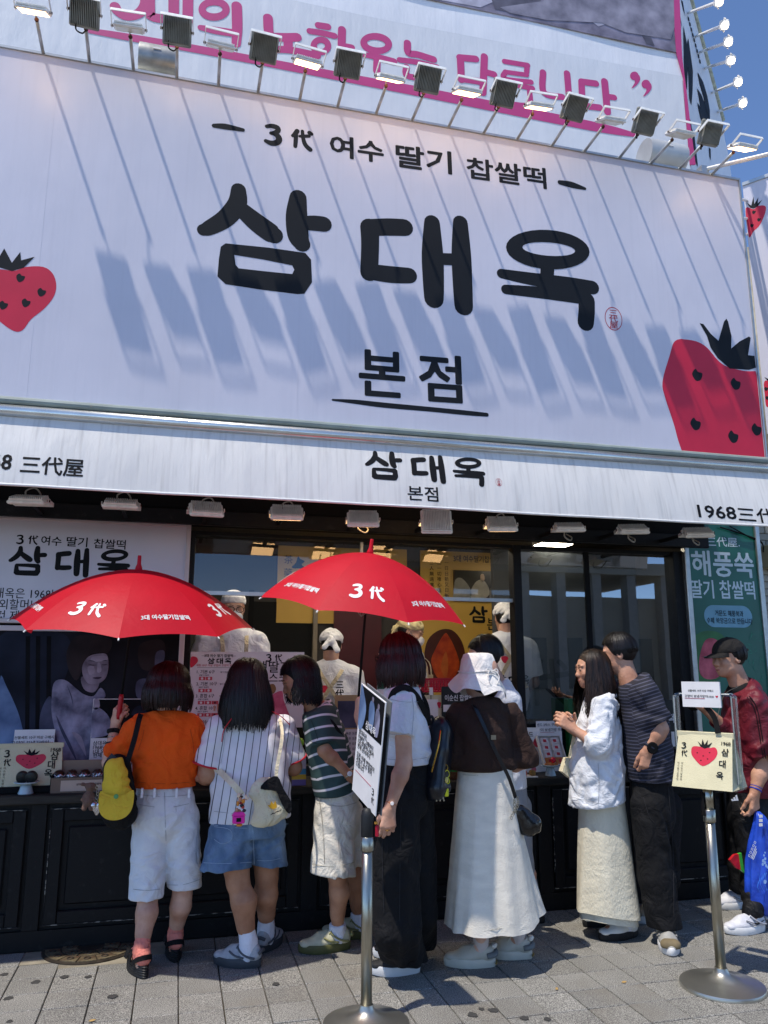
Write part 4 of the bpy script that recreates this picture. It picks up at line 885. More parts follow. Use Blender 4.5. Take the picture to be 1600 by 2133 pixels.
# ================================================================ GREEN BANNER
YG = .32; GF = Fr((0, YG, 0)); gp = GF.px
gr = empty('green_banner', (4.3, YG, .85), 'tall dark green poster with pale lettering in a white frame at right', 'banner')
gx0, gx1 = float(gp(1432, 1200)[0]), float(gp(1583, 1200)[0])
mb = MB(); boxm(mb, (gx0, YG, .85), (gx1, YG+.02, 2.78)); obj('panel', mb, mat('green_print', '#0f5a4a', .28, .25, 1.4, col2='#1d6b5a'), gr)
for x in (gx0, gx1): mb = MB(); bevbox(mb, (x-.022, YG-.02, .85), (x+.022, YG+.03, 2.78), .005); obj('frame_bar', mb, m_alu, gr)
m_gt = mat('pale_print', '#c3d5dd', .4, .05, 5)
straight_text(GF, m_gt, gr, '三代屋.', (1472, 1136), (1541, 1138), .085, .012); straight_text(GF, m_gt, gr, '해풍쑥', (1443, 1194), (1571, 1199), .225, .02); straight_text(GF, m_gt, gr, '딸기 찹쌀떡', (1441, 1242), (1574, 1245), .16, .014)
c = gp(1517, 1284); hw, hh = .225, .088; T = np.linspace(-math.pi/2, math.pi/2, 13)
mb = MB(); poly(mb, GF, [(c[0]+hw-hh+hh*math.cos(t), c[1]+hh*math.sin(t)) for t in T]+[(c[0]-hw+hh-hh*math.cos(t), c[1]-hh*math.sin(t)) for t in T], .002); obj('label_print', mb, mat('blue_label', '#6fa0b4', .4), gr)
straight_text(GF, m_ink, gr, '거문도 해풍쑥과', (1489, 1282), (1548, 1284), .052, .008, d=.004); straight_text(GF, m_ink, gr, '수제 쑥앙금으로 만듭니다', (1472, 1297), (1567, 1300), .052, .008, d=.004)
f5 = lambda x, y: (1400+x*200/1153, 1080+y*370/2133)
mb = MB(); P = cr([gp(*f5(*q)) for q in ((258, 1440), (330, 1370), (440, 1348), (560, 1370), (640, 1460), (640, 1700), (600, 1900), (420, 1990), (320, 1980), (300, 1800), (290, 1600))], 4, True); poly(mb, GF, P, .002); obj('rice_cake_print', mb, mat('mugwort_print', '#2f6b38', .4, .3, 8), gr)
mb = MB(); P = cr([gp(*f5(*q)) for q in ((400, 1460), (520, 1450), (600, 1560), (620, 1750), (560, 1900), (420, 1930), (330, 1850), (330, 1650))], 4, True); poly(mb, GF, P, .003); obj('strawberry_print', mb, mat('fruit_print', '#b03048', .4, .3, 9, col2='#d0606e'), gr)
rs = random.Random(4); mb = MB()
for k in range(26):
    q = gp(rs.uniform(1560, 1590), rs.uniform(1310, 1420)); a = rs.uniform(0, 6.28); L_ = rs.uniform(.01, .03)
    poly(mb, GF, [(q[0]+L_*math.cos(a), q[1]+L_*math.sin(a)), (q[0]-.3*L_*math.sin(a), q[1]+.3*L_*math.cos(a)), (q[0]-L_*math.cos(a), q[1]-L_*math.sin(a)), (q[0]+.3*L_*math.sin(a), q[1]-.3*L_*math.cos(a))], .0009+.00005*k)
obj('herb_print', mb, mat('herb_print', '#2d7a63', .5, .4, 20), gr)

# ================================================================ KITCHEN POSTERS (on the back wall)
YK = YB-.03; KF = Fr((0, YK, 0)); kp = KF.px
m_yel = mat('aged_yellow_paper', '#c79f45', .5, .1, 2); m_blackwhite = mat('old_photo', '#55524a', .4, .5, 6, col2='#9a958a')
def kposter(px0, px1, py0, py1, label):
    a, b = kp(px0, py0), kp(px1, py1); r_ = empty('wall_poster', ((a[0]+b[0])/2, YK, b[1]), label, 'poster', 'yellow posters on the kitchen wall')
    mb = MB(); boxm(mb, (a[0], YK, b[1]), (b[0], YK+.02, a[1])); obj('sheet', mb, m_yel, r_); return r_
p1 = kposter(580, 755, 1136, 1300, 'yellow ink-drawing poster on the kitchen wall left of the umbrella tip'); p2 = kposter(779, 848, 1142, 1260, 'small yellow portrait poster on the kitchen wall just right of the umbrella tip'); p3 = kposter(876, 1064, 1146, 1500, 'large yellow poster with a halved strawberry rice cake and framed photo')
f6 = lambda x, y: (540+x*540/1600, 1100+y*320/948); k6 = lambda *q: kp(*f6(*q))
def kpoly(par, nm, L, m, d=.004, sm=True): mb = MB(); P = [k6(*q) for q in L]; poly(mb, KF, cr(P, 4, True) if sm else P, d); return obj(nm, mb, m, par)
kpoly(p1, 'ink_figure', [(240, 175), (252, 190), (280, 205), (262, 225), (280, 245), (230, 250), (200, 242), (225, 215)], m_ink); mb = MB(); vtext(mb, KF, '茶藥', *k6(180, 215), .085, .12); obj('lettering', mb, m_ink, p1)
kpoly(p2, 'ink_portrait', [(780, 150), (800, 142), (806, 160), (800, 185), (830, 215), (770, 215), (785, 180)], m_ink)
straight_text(KF, m_ink, p3, '3대 여수딸기찹쌀떡', (945, 1169), (1040, 1172), .072, .012, d=.004)
mb = MB()
for x, bd in ((1155, '一日日新又日新'), (1110, '二一切唯心造'), (1063, '三人無遠慮必有')): vtext(mb, KF, bd, *k6(x, 225), .045, .052, d=.004)
obj('lettering', mb, m_ink, p3)
a, b = k6(1196, 260), k6(1490, 455); mb = MB(); boxm(mb, (a[0], YK-.03, b[1]), (b[0], YK-.003, a[1])); fo = obj('picture_frame', mb, mat('dark_wood', '#3a2415', .4), p3)
mb = MB(); PF = Fr((0, YK-.031, 0)); poly(mb, PF, [(a[0]+.008, b[1]+.05), (b[0]-.008, b[1]+.05), (b[0]-.008, a[1]-.008), (a[0]+.008, a[1]-.008)], .001); ph_ = obj('picture', mb, mat('picture_dark', '#3f3d38', .25, .3, 6), fo)
for L, c in (([(1200, 400), (1210, 320), (1250, 310), (1300, 370), (1300, 430), (1205, 430)], '#8d8a80'), ([(1300, 425), (1330, 340), (1380, 320), (1420, 380), (1400, 430)], '#a39e90'), ([(1420, 430), (1440, 340), (1480, 350), (1486, 430)], '#6f6c64'), ([(1365, 290), (1385, 285), (1390, 320), (1370, 335)], '#c5a98c')):
    mb = MB(); poly(mb, PF, cr([PF.px(*f6(*q)) for q in L], 4, True), .0025); obj('picture_figure', mb, mat('tone'+c, c, .3, .25, 9), fo)
mb = MB(); q = k6(1470, 535); shopname(mb, KF, q[0]-.0, q[1], .62, d=.004); obj('lettering', mb, m_ink, p3)
mb = MB(); text(mb, KF, '본점', *k6(1475, 625), .13, .01, d=.004); obj('lettering', mb, m_ink, p3)
kpoly(p3, 'rice_cake_print', [(1020, 800), (1040, 690), (1110, 630), (1190, 630), (1250, 700), (1270, 800), (1240, 900), (1150, 940), (1060, 925)], mat('bean_print', '#4a2112', .4, .25, 8), .004)
kpoly(p3, 'strawberry_print', [(1060, 830), (1090, 740), (1140, 655), (1165, 660), (1210, 750), (1235, 850), (1190, 930), (1110, 935)], mat('berry_cut_print', '#a62f16', .4, .3, 9, col2='#c9551f'), .006)
kpoly(p3, 'strawberry_core_print', [(1120, 860), (1150, 760), (1165, 850), (1150, 925)], mat('berry_core_print', '#b8602a', .4, .2, 12), .008)
mb = MB(); text(mb, Fr((0, 1.198, 0)), '代', 3.1, 1.3, .42, .02); r_ = obj('wall_calligraphy', mb, m_ink, label='large black brush character on the partition inside the right window', cat='lettering')
# ================================================================ FIGURES: smooth-blended volumes turned into one continuous surface
class Vol:
    def __init__(s, lo, hi, res):
        s.lo = np.array(lo, float)-2*res; s.res = res; n = np.ceil((np.array(hi, float)+2*res-s.lo)/res).astype(int)+1; s.n = n
        s.D = np.full(n, .5, np.float32); s.ax = [(s.lo[i]+res*np.arange(n[i])).astype(np.float32) for i in range(3)]
        s.groups = []
    def sl(s, lo, hi):
        a = np.clip(np.floor((np.array(lo)-s.lo)/s.res).astype(int), 0, s.n); b = np.clip(np.ceil((np.array(hi)-s.lo)/s.res).astype(int)+1, 0, s.n)
        return tuple(slice(int(i), int(max(i, j))) for i, j in zip(a, b))
    def grid(s, S): return s.ax[0][S[0]][:, None, None], s.ax[1][S[1]][None, :, None], s.ax[2][S[2]][None, None, :]
    def mix(s, S, d, k, sub=False):
        if not d.size: return
        D = s.D[S]
        if sub: d = -d; h = np.maximum(k-np.abs(D-d), 0)/k; s.D[S] = np.maximum(D, d)+h*h*k*.25
        else: h = np.maximum(k-np.abs(D-d), 0)/k; s.D[S] = np.minimum(D, d)-h*h*k*.25
    def cap(s, a, b, ra, rb, k=.02, flat=None, cuts=(), sub=False, noise=None):
        """tapered capsule; flat=(axis, ratio) squeezes it along an axis; cuts=[(point, normal)] trims the side the normal points to"""
        a = np.array(a, float); b = np.array(b, float); m = max(ra, rb)+k+.02
        S = s.sl(np.minimum(a, b)-m, np.maximum(a, b)+m); X, Y, Z = s.grid(S); px, py, pz = X-a[0], Y-a[1], Z-a[2]
        ba = b-a
        if flat is not None:
            n, q = nrm(flat[0]), flat[1]; c = (px*n[0]+py*n[1]+pz*n[2])*(q-1); px = px+c*n[0]; py = py+c*n[1]; pz = pz+c*n[2]
            ba = ba+(q-1)*(ba@n)*n
        L = max(float(ba@ba), 1e-9); t = np.clip((px*ba[0]+py*ba[1]+pz*ba[2])/L, 0, 1)
        d = np.sqrt((px-t*ba[0])**2+(py-t*ba[1])**2+(pz-t*ba[2])**2)-(ra+(rb-ra)*t)
        for o, n in cuts:
            n = nrm(n); d = np.maximum(d, (X-o[0])*n[0]+(Y-o[1])*n[1]+(Z-o[2])*n[2])
        s.mix(S, d.astype(np.float32), k, sub); return s
    def ell(s, c, r_, M=None, k=.02, sub=False, cuts=()):
        c = np.array(c, float); r_ = np.array(r_, float); m = r_.max()+k+.02; S = s.sl(c-m, c+m); X, Y, Z = s.grid(S); p = [X-c[0], Y-c[1], Z-c[2]]
        if M is not None: M = np.asarray(M); p = [p[0]*M[0, i]+p[1]*M[1, i]+p[2]*M[2, i] for i in range(3)]
        k0 = np.sqrt((p[0]/r_[0])**2+(p[1]/r_[1])**2+(p[2]/r_[2])**2); k1 = np.sqrt((p[0]/r_[0]**2)**2+(p[1]/r_[1]**2)**2+(p[2]/r_[2]**2)**2)+1e-6
        d = k0*(k0-1)/k1
        for o, n in cuts:
            n = nrm(n); d = np.maximum(d, (X-o[0])*n[0]+(Y-o[1])*n[1]+(Z-o[2])*n[2])
        s.mix(S, d.astype(np.float32), k, sub); return s
    def cut(s, o, n, k=.006):
        n = nrm(n); S = (slice(None),)*3; X, Y, Z = s.grid(S); d = ((X-o[0])*n[0]+(Y-o[1])*n[1]+(Z-o[2])*n[2]).astype(np.float32); h = np.maximum(k-np.abs(s.D-d), 0)/k; s.D = np.maximum(s.D, d)+h*h*k*.25; return s
    def ripple(s, amp, wl, dirs, seed=0, warp=1.2, mask=None):
        """cloth folds: warped waves running across the given directions"""
        rs = np.random.RandomState(seed); S = (slice(None),)*3; X, Y, Z = s.grid(S); N = np.zeros(s.n, np.float32)
        for d in dirs:
            d = nrm(d); k = 2*math.pi/wl*rs.uniform(.8, 1.25); w1 = nrm(rs.normal(size=3)); w2 = nrm(rs.normal(size=3)); f1, f2 = rs.uniform(0, 6.28, 2)
            ph = (X*d[0]+Y*d[1]+Z*d[2])*k+f1+warp*np.sin((X*w1[0]+Y*w1[1]+Z*w1[2])*k*.37+f2)+warp*.6*np.sin((X*w2[0]+Y*w2[1]+Z*w2[2])*k*.81)
            env = .5+.5*np.sin((X*w2[0]+Y*w2[1]+Z*w2[2])*k*.3+f2)
            N = N+(np.sin(ph)*env).astype(np.float32)
        N *= amp/max(1, len(dirs))**.5
        if mask is not None: N = N*mask(X, Y, Z).astype(np.float32)
        s.D = s.D+N; return s
    def net(s):
        D = s.D; ins = D < 0; nx, ny, nz = s.n
        corners = [(i, j, k) for i in (0, 1) for j in (0, 1) for k in (0, 1)]
        c = sum(ins[i:nx-1+i, j:ny-1+j, k:nz-1+k].astype(np.int8) for i, j, k in corners); act = np.argwhere((c > 0) & (c < 8))
        if not len(act): return np.zeros((0, 3)), np.zeros((0, 4), int)
        idx = np.full((nx-1, ny-1, nz-1), -1, np.int32); idx[act[:, 0], act[:, 1], act[:, 2]] = np.arange(len(act))
        val = {q: D[act[:, 0]+q[0], act[:, 1]+q[1], act[:, 2]+q[2]] for q in corners}; P = np.zeros((len(act), 3)); W_ = np.zeros(len(act))
        for a in corners:
            for ax in range(3):
                if a[ax]: continue
                b = list(a); b[ax] = 1; b = tuple(b); va, vb = val[a], val[b]; cr_ = (va < 0) != (vb < 0); t = np.where(cr_, va/(va-vb+1e-12), 0)
                q = np.array(a, float)[None, :].repeat(len(act), 0); q[:, ax] += t; P += q*cr_[:, None]; W_ += cr_
        P = s.lo+(act+P/W_[:, None])*s.res; F = []
        for ax in range(3):
            a1, a2 = (ax+1) % 3, (ax+2) % 3; sh = [slice(None)]*3; sh2 = [slice(None)]*3; sh[ax] = slice(0, -1); sh2[ax] = slice(1, None)
            A = ins[tuple(sh)]; B = ins[tuple(sh2)]; e = np.argwhere(A != B)
            e = e[(e[:, a1] > 0) & (e[:, a2] > 0) & (e[:, a1] < s.n[a1]-1) & (e[:, a2] < s.n[a2]-1)]
            if not len(e): continue
            def cell(d1, d2):
                q = e.copy(); q[:, a1] -= d1; q[:, a2] -= d2; return idx[q[:, 0], q[:, 1], q[:, 2]]
            Q = np.stack([cell(1, 1), cell(0, 1), cell(0, 0), cell(1, 0)], 1); fl = A[e[:, 0], e[:, 1], e[:, 2]]; Q[~fl] = Q[~fl][:, ::-1]; F.append(Q)
        return P, np.concatenate(F)
def vobj(name, parts, m, parent, sfun=None, label=None):
    """mesh object from one or several (verts, quads); sfun gives the stripe coordinate per vertex"""
    vs, fs, k = [], [], 0
    for v, f in parts:
        if not len(v): continue
        vs.append(v); fs.append(f+k); k += len(v)
    v = np.concatenate(vs); f = np.concatenate(fs); o_ = v.mean(0); me = bpy.data.meshes.new(name)
    me.vertices.add(len(v)); me.vertices.foreach_set('co', (v-o_).astype(np.float32).ravel()); me.loops.add(4*len(f)); me.loops.foreach_set('vertex_index', f.astype(np.int32).ravel())
    me.polygons.add(len(f)); me.polygons.foreach_set('loop_start', np.arange(0, 4*len(f), 4, dtype=np.int32)); me.polygons.foreach_set('use_smooth', np.ones(len(f), bool))
    me.update(calc_edges=True); me.materials.append(m)
    if sfun is not None:
        a = me.attributes.new('s', 'FLOAT', 'POINT'); a.data.foreach_set('value', np.asarray(sfun(v), np.float32))
    o = bpy.data.objects.new(name, me); COL.objects.link(o); o.location = o_; _WL[o.name] = o_
    if parent is not None: o.parent = parent; o.matrix_parent_inverse = Matrix.Translation(Vector(wloc(parent))).inverted()
    return tag(o, label)
def bounds(pts, m):
    p = np.array(pts, float); e = V(0, .13 if m >= .14 else 0, 0); return p.min(0)-m-e, p.max(0)+m+e

# ---- heads (local frame: x right, y forward, z up, origin at the middle of the head)
def headM(yaw, pitch=0.0, roll=0.0):
    """yaw: 0 looks away from the camera (+y), -90 looks left (-x), 180 looks at the camera"""
    return rz(-R(yaw))@rx(R(pitch))@ry(R(roll))
def head_vol(c, M, s=1.0, neck=None, res=.0048, male=False):
    c = np.array(c, float); P = lambda x, y, z: c+M@(V(x, y, z)*s)
    pts = [c]+([neck] if neck is not None else []); v = Vol(*bounds(pts, .17*s), res)
    E_ = lambda p, r_, k=.02, sub=False: v.ell(P(*p), np.array(r_)*s, M, k*s, sub)
    E_((0, -.018, .035), (.076, .094, .086)); E_((0, .03, .015), (.066, .062, .075), .03); E_((0, .032, -.045), (.052, .056, .060), .035); E_((0, .062, -.088), (.026, .024, .020), .03)
    E_((0, .045, -.062), (.055 if not male else .06, .035, .035), .03)
    v.cap(P(0, .086, .014), P(0, .100, -.022), .007*s, .011*s, .016*s); E_((0, .103, -.026), (.0135, .010, .009), .012)
    for q in (-1, 1):
        E_((q*.030, .098, .014), (.019, .014, .012), .014, True); E_((q*.030, .082, .012), (.016, .014, .011), .008); E_((q*.032, .083, .033), (.024, .011, .007), .012)
        E_((q*.043, .066, -.02), (.022, .022, .024), .02); E_((q*.010, .097, -.030), (.008, .009, .007), .006)
        E_((q*.077, -.008, -.002), (.010, .020, .031), .008); E_((q*.084, -.004, .004), (.006, .010, .015), .006, True)
    E_((0, .087, -.056), (.021, .010, .0065), .009); E_((0, .085, -.068), (.017, .010, .007), .009)
    if neck is not None: v.cap(P(0, -.018, -.06), neck, (.051 if not male else .058)*s, (.054 if not male else .064)*s, .03)
    return v
m_lip = mat('lips', '#a4574f', .45, .1, 20); m_eye = mat('eye_dark', '#171210', .15, .0); m_eyew = mat('eye_white', '#d8d0c8', .3, .02); m_brow = mat('brow', '#1d1613', .8, .2, 60)
def face_bits(c, M, s, par, brow=m_brow, mouth=True):
    P = lambda x, y, z: np.array(c)+M@(V(x, y, z)*s)
    for q in (-1, 1):
        mb = MB(); ellip(mb, P(q*.030, .0885, .0125), (.0125*s, .005*s, .0045*s), 10, M); e = obj('eye', mb, m_eyew, par, True)
        mb = MB(); ellip(mb, P(q*.030, .0915, .0125), (.006*s, .003*s, .0046*s), 10, M); obj('iris', mb, m_eye, e, True)
        mb = MB(); tube(mb, [P(q*.016, .0945, .0185), P(q*.030, .0955, .0212), P(q*.047, .083, .017)], [.0010*s, .0015*s, .0008*s], 6); obj('lash_line', mb, m_brow, par)
        mb = MB(); tube(mb, [P(q*.014, .0955, .036), P(q*.032, .0955, .041), P(q*.052, .080, .035)], [.0016*s, .0021*s, .001*s], 6); obj('eyebrow', mb, brow, par)
    if mouth: mb = MB(); ellip(mb, P(0, .0935, -.0615), (.018*s, .005*s, .0065*s), 10, M); obj('lips', mb, m_lip, par, True)
# ---- hands
def hand(v, wrist, d, n, t, curl=.3, s=1.0, spread=.06, thumb=.6, curls=None, k=.006):
    """d along the hand, n out of the back of the hand, t towards the thumb"""
    d = nrm(d); n = nrm(n-d*(np.array(n)@d)); t = nrm(np.array(t)-d*(np.array(t)@d)-n*(np.array(t)@n)); wrist = np.array(wrist, float)
    fing = [(.030, .088, (.040, .026, .022)), (.010, .092, (.045, .029, .023)), (-.010, .088, (.041, .027, .022)), (-.029, .080, (.032, .021, .019))]
    for i, (off, kl, ph) in enumerate(fing):
        kn = wrist+(d*kl+t*off)*s; v.cap(wrist+(d*.008+t*off*.45)*s, kn, .0145*s, .0125*s, .014*s)
        dirv = nrm(d+t*off*spread*30); p = kn; a = 0; c = curls[i] if curls else curl*(1+.12*i)
        for j, L in enumerate(ph):
            a += c*(.9 if j == 0 else 1.15); dd = dirv*math.cos(a)-n*math.sin(a); q = p+dd*L*s; r0 = (.0100-.0012*j-(.001 if i == 3 else 0))*s; v.cap(p, q, r0, r0*.9, k*s); p = q
    th0 = wrist+(d*.022+t*.026-n*.006)*s; dirv = nrm(d*.75+t*.75*thumb/.6-n*.35); p1 = th0+dirv*.042*s; dir2 = nrm(d*.95+t*.25*thumb-n*.45); p2 = p1+dir2*.032*s; p3 = p2+nrm(dir2-n*.25)*.026*s
    v.cap(wrist+d*.01*s, th0, .016*s, .0155*s, .012*s); v.cap(th0, p1, .0155*s, .0115*s, .010*s); v.cap(p1, p2, .0112*s, .0100*s, k*s); v.cap(p2, p3, .0100*s, .0078*s, k*s)
def arm(sh, el, wr, hd, n, t, s=1.0, r_=(.046, .040, .026), curl=.3, res=.0042, h=True, **kw):
    """forearm (and bare upper arm) with its hand"""
    sh, el, wr = (np.array(q, float) for q in (sh, el, wr)); tip = wr+nrm(hd)*.19*s
    v = Vol(*bounds([sh, el, wr, tip], .085), res); v.cap(sh, el, r_[0], r_[1], .01)
    mid = el+(wr-el)*.28; v.cap(el, mid, r_[1]*.98, r_[1]*1.02, .02); v.cap(mid, wr, r_[1]*1.02, r_[2], .02); v.cap(wr-nrm(wr-el)*.015, wr+nrm(hd)*.02*s, r_[2], r_[2]*.92, .012, flat=(n, 1.22))
    if h: hand(v, wr, hd, n, t, curl, s, **kw)
    return v.net()
def leg(v, hip, kn, an, back, s=1.0, r_=(.078, .052, .034), calf=.052):
    hip, kn, an = (np.array(q, float) for q in (hip, kn, an)); back = nrm(back)
    v.cap(hip, kn, r_[0]*s, r_[1]*s, .02); c = kn+(an-kn)*.3+back*.018*s; v.cap(kn, an, r_[1]*.88*s, r_[2]*s, .02); v.cap(kn+(an-kn)*.08+back*.008, c, .040*s, calf*s, .03); v.cap(c, kn+(an-kn)*.72, calf*s, r_[2]*1.05*s, .03)
def foot(v, an, d, s=1.0):
    an = np.array(an, float); d = nrm(V(d[0], d[1], 0)); z0 = .0
    v.cap(an, V(*(an[:2]-d[:2]*.025), .055), .034*s, .034*s, .02); v.cap(V(*(an[:2]+d[:2]*.02), .07), V(*(an[:2]+d[:2]*.13), .045), .034*s, .028*s, .03)
# ---- shoes
def shoe(name, an, d, m_up, m_sole, par, L=.265, W=.098, sole=.032, hgt=.095, low=True, lift=0.0, toe=.0, bits=None, wave=0.0):
    """laced shoe: an = ankle ground point, d = toe direction"""
    d = nrm(V(d[0], d[1], 0)); sd_ = V(-d[1], d[0], 0); o = V(an[0], an[1], lift); back = .075
    P = lambda x, y, z: o+d*(y-back)+sd_*x+V(0, 0, z)
    v = Vol(*bounds([P(0, -.02, 0), P(0, L+.02, .15)], .08), .0045); w2 = W/2
    v.cap(P(0, .045, sole+.018), P(0, .05, hgt-.02), .034, .033, .02, flat=(d, .92)); v.cap(P(0, .06, sole+.02), P(0, L*.6, sole+.012), .036, w2*.88, .03, flat=((0, 0, 1), 1.3))
    v.cap(P(0, L*.55, sole+.008), P(0, L-w2*.84, sole+.004), w2*.90, w2*.76, .03, flat=((0, 0, 1), 1.65)); v.cap(P(0, .075, hgt-.012), P(0, L*.58, sole+.036), .030, .026, .03); v.cap(P(0, .028, sole+.02), P(0, .032, hgt-.014), .024, .022, .02)
    v.cut(P(0, 0, sole-.006), (0, 0, -1)); v.cap(P(0, .058, hgt-.006), P(0, .064, hgt+.05), .027, .034, .008, sub=True)
    r_ = vobj(name, [v.net()], m_up, par)
    ring = []
    for k in range(28):
        a = 2*math.pi*k/28; y = L/2+math.cos(a)*L/2; u = (y/L); ww = w2*(.80+.28*math.sin(min(1, max(0, (u-.15)/.85))*math.pi*.85)) if u < .9 else w2*.9
        ring.append((math.sin(a)*ww*1.0, y, u))
    mb = MB(); rs_ = []
    for z, g in ((0, .96), (.004, 1.0), (sole*.6, 1.03), (sole, 1.02), (sole+.004, .97)):
        rs_.append([P(x*g, L/2+(y-L/2)*(1+(g-1)*.6), (z+(toe*max(0, u-.72)*.5) if z < sole*.5 else z+wave*math.sin(u*9)*.5+toe*max(0, u-.72)*.3)) for x, y, u in ring])
    loft(mb, rs_); so2 = obj('sole', mb, m_sole, r_, True, auto=50)
    if bits: bits(r_, P, sole, hgt, L, W)
    return r_
def laces(m_l, n=4, w_=.004):
    def f(r_, P, sole, hgt, L, W):
        for k in range(n):
            y = .105+.022*k; z = hgt+.012-(.0135+.001*k)*k-.004; mb = MB(); s_ = (-1) ** k
            tube(mb, cr([P(-.026, y+.004*s_, z-.014), P(-.012, y, z+.001), P(.012, y, z+.001), P(.026, y-.004*s_, z-.014)], 4), w_, 6); obj('lace', mb, m_l, r_)
        mb = MB(); z = hgt+.008
        for s_ in (-1, 1): tube(mb, cr([P(0, .10, z), P(s_*.022, .112, z+.006), P(s_*.030, .13, z-.016), P(s_*.012, .118, z-.006), P(0, .10, z)], 4), w_*.75, 6)
        obj('lace_bow', mb, m_l, r_)
    return f
def panels_(m_p, swoosh=None):
    def f(r_, P, sole, hgt, L, W):
        for s_ in (-1, 1):
            mb = MB(); w2 = W/2
            tube(mb, cr([P(s_*w2*.80, .02, sole+.012), P(s_*w2*.94, .06, sole+.020), P(s_*w2*.90, .10, sole+.040), P(s_*w2*.55, .125, sole+.062)], 4), .0055, 6); tube(mb, cr([P(s_*w2*.96, .08, sole+.012), P(s_*w2*1.0, .13, sole+.022), P(s_*w2*.86, .165, sole+.040)], 4), .005, 6); obj('overlay', mb, m_p, r_, True)
            if swoosh: mb = MB(); tube(mb, cr([P(s_*w2*.78, .03, sole+.034), P(s_*w2*1.0, .085, sole+.022), P(s_*w2*1.02, .11, sole+.022), P(s_*w2*.93, .165, sole+.042)], 5), [.002]*5+[.005]*6+[.002]*5, 6); obj('side_mark', mb, swoosh, r_)
        mb = MB(); tube(mb, cr([P(-.03, .0, sole+.035), P(0, -.006, sole+.045), P(.03, .0, sole+.035)], 4), .009, 6); obj('heel_tab', mb, m_p, r_, True)
    return f
def both(*fs): return lambda *a: [f(*a) for f in fs]
# ---- hair
def hair_mat(name, col, hi, rough=.42):
    m = mat(name, col, rough, .25, 40, .25, 220, stretch=(1, 1, .08), col2=hi, spec=.35); return m
m_hblack = hair_mat('hair_black', '#0d0b0b', '#1b1718'); m_hred = hair_mat('hair_dark_red', '#210c0c', '#3a1614'); m_hbrown = hair_mat('hair_dark_brown', '#150f0c', '#33241b')
def strands(c, M, s, n, seed, arc, zend, rad=(.092, .106, .108), off=(0, -.016, .028), w_=.0042, phi0=(3, 45), jit=.006, curl=.0, flare=0.0, wavy=0.0, part=0.0, phi1=92, stray=.1):
    """hair locks: along the skull from the crown, then hanging; arc = allowed azimuth test, zend(az) = hanging end below the middle of the head"""
    rs = np.random.RandomState(seed); c = np.array(c, float); off = V(*off); rad = V(*rad); azs = []
    while len(azs) < n:
        q = rs.uniform(-180, 180)
        if arc(q): azs.append(q)
    ze = [zend(q) for q in azs]; mb = MB(); cen = c+M@(off*s); M = np.asarray(M)
    for hang in (False, True):
        ids = [i for i in range(n) if (ze[i] is not None) == hang]; m = len(ids)
        if not m: continue
        a = np.radians(np.array(azs)[ids])[:, None]; j = 1+rs.uniform(-.03, .055, (m, 1))+(rs.rand(m, 1) < stray)*rs.uniform(0, .06, (m, 1)); p0 = rs.uniform(phi0[0], phi0[1], (m, 1)); ph = np.radians(p0+(phi1+rs.uniform(-4, 4, (m, 1))-p0)*np.arange(9)[None]/8)
        q = np.stack([rad[0]*np.sin(ph)*np.sin(a)+part*np.cos(ph)*.5, rad[1]*np.sin(ph)*np.cos(a), rad[2]*np.cos(ph)], -1)*j[..., None]+off; P = c+(q*s)@M.T
        if hang:
            e = P[:, -1]; o = e-cen; o[:, 2] = 0; o /= np.linalg.norm(o, axis=1, keepdims=True)+1e-6; sd_ = np.stack([o[:, 1], -o[:, 0], 0*o[:, 0]], 1); ln = np.maximum(.01, e[:, 2]-(c[2]-np.array([ze[i] for i in ids])*s)+rs.uniform(-.045, .022, m)*s); t = np.arange(1, 8)/7.0; f1 = rs.uniform(0, 6.28, m); drift = rs.normal(0, jit*1.6, m)
            H = e[:, None]-V(0, 0, 1)*ln[:, None, None]*t[:, None]+o[:, None]*((flare*np.sin(t*1.9)-curl*t*t)*s)[:, None]+sd_[:, None]*(drift[:, None]*t)[..., None]
            if wavy: H = H+(o[:, None]*(np.sin(f1[:, None]+t*9)*t)[..., None]+sd_[:, None]*(np.cos(f1[:, None]*1.7+t*8)*t)[..., None])*wavy*s
            P = np.concatenate([P, H], 1)
        K = P.shape[1]; T = np.empty_like(P); T[:, 1:-1] = P[:, 2:]-P[:, :-2]; T[:, 0] = P[:, 1]-P[:, 0]; T[:, -1] = P[:, -1]-P[:, -2]; T /= np.linalg.norm(T, axis=2, keepdims=True)+1e-9
        Rr = P-cen; Rr[:, 9:, 2] = 0; Rr -= T*(Rr*T).sum(2, keepdims=True); Rr /= np.linalg.norm(Rr, axis=2, keepdims=True)+1e-9; S_ = np.cross(T, Rr); S_ /= np.linalg.norm(S_, axis=2, keepdims=True)+1e-9
        ww = (w_*s*(.30+.70*np.sin(np.minimum(1, (np.arange(K)+1.2)/K*1.05)*math.pi*.95)))[None, :, None]*rs.uniform(.6, 1.3, (m, 1, 1)); V_ = np.stack([P-S_*ww, P+Rr*ww*.55, P+S_*ww], 2).reshape(-1, 3)
        b = (np.arange(m)[:, None]*K*3+np.arange(K-1)[None]*3).reshape(-1, 1); F_ = np.concatenate([b+np.array([0, 3, 4, 1]), b+np.array([1, 4, 5, 2])]); mb.add(V_, F_.tolist())
    return mb
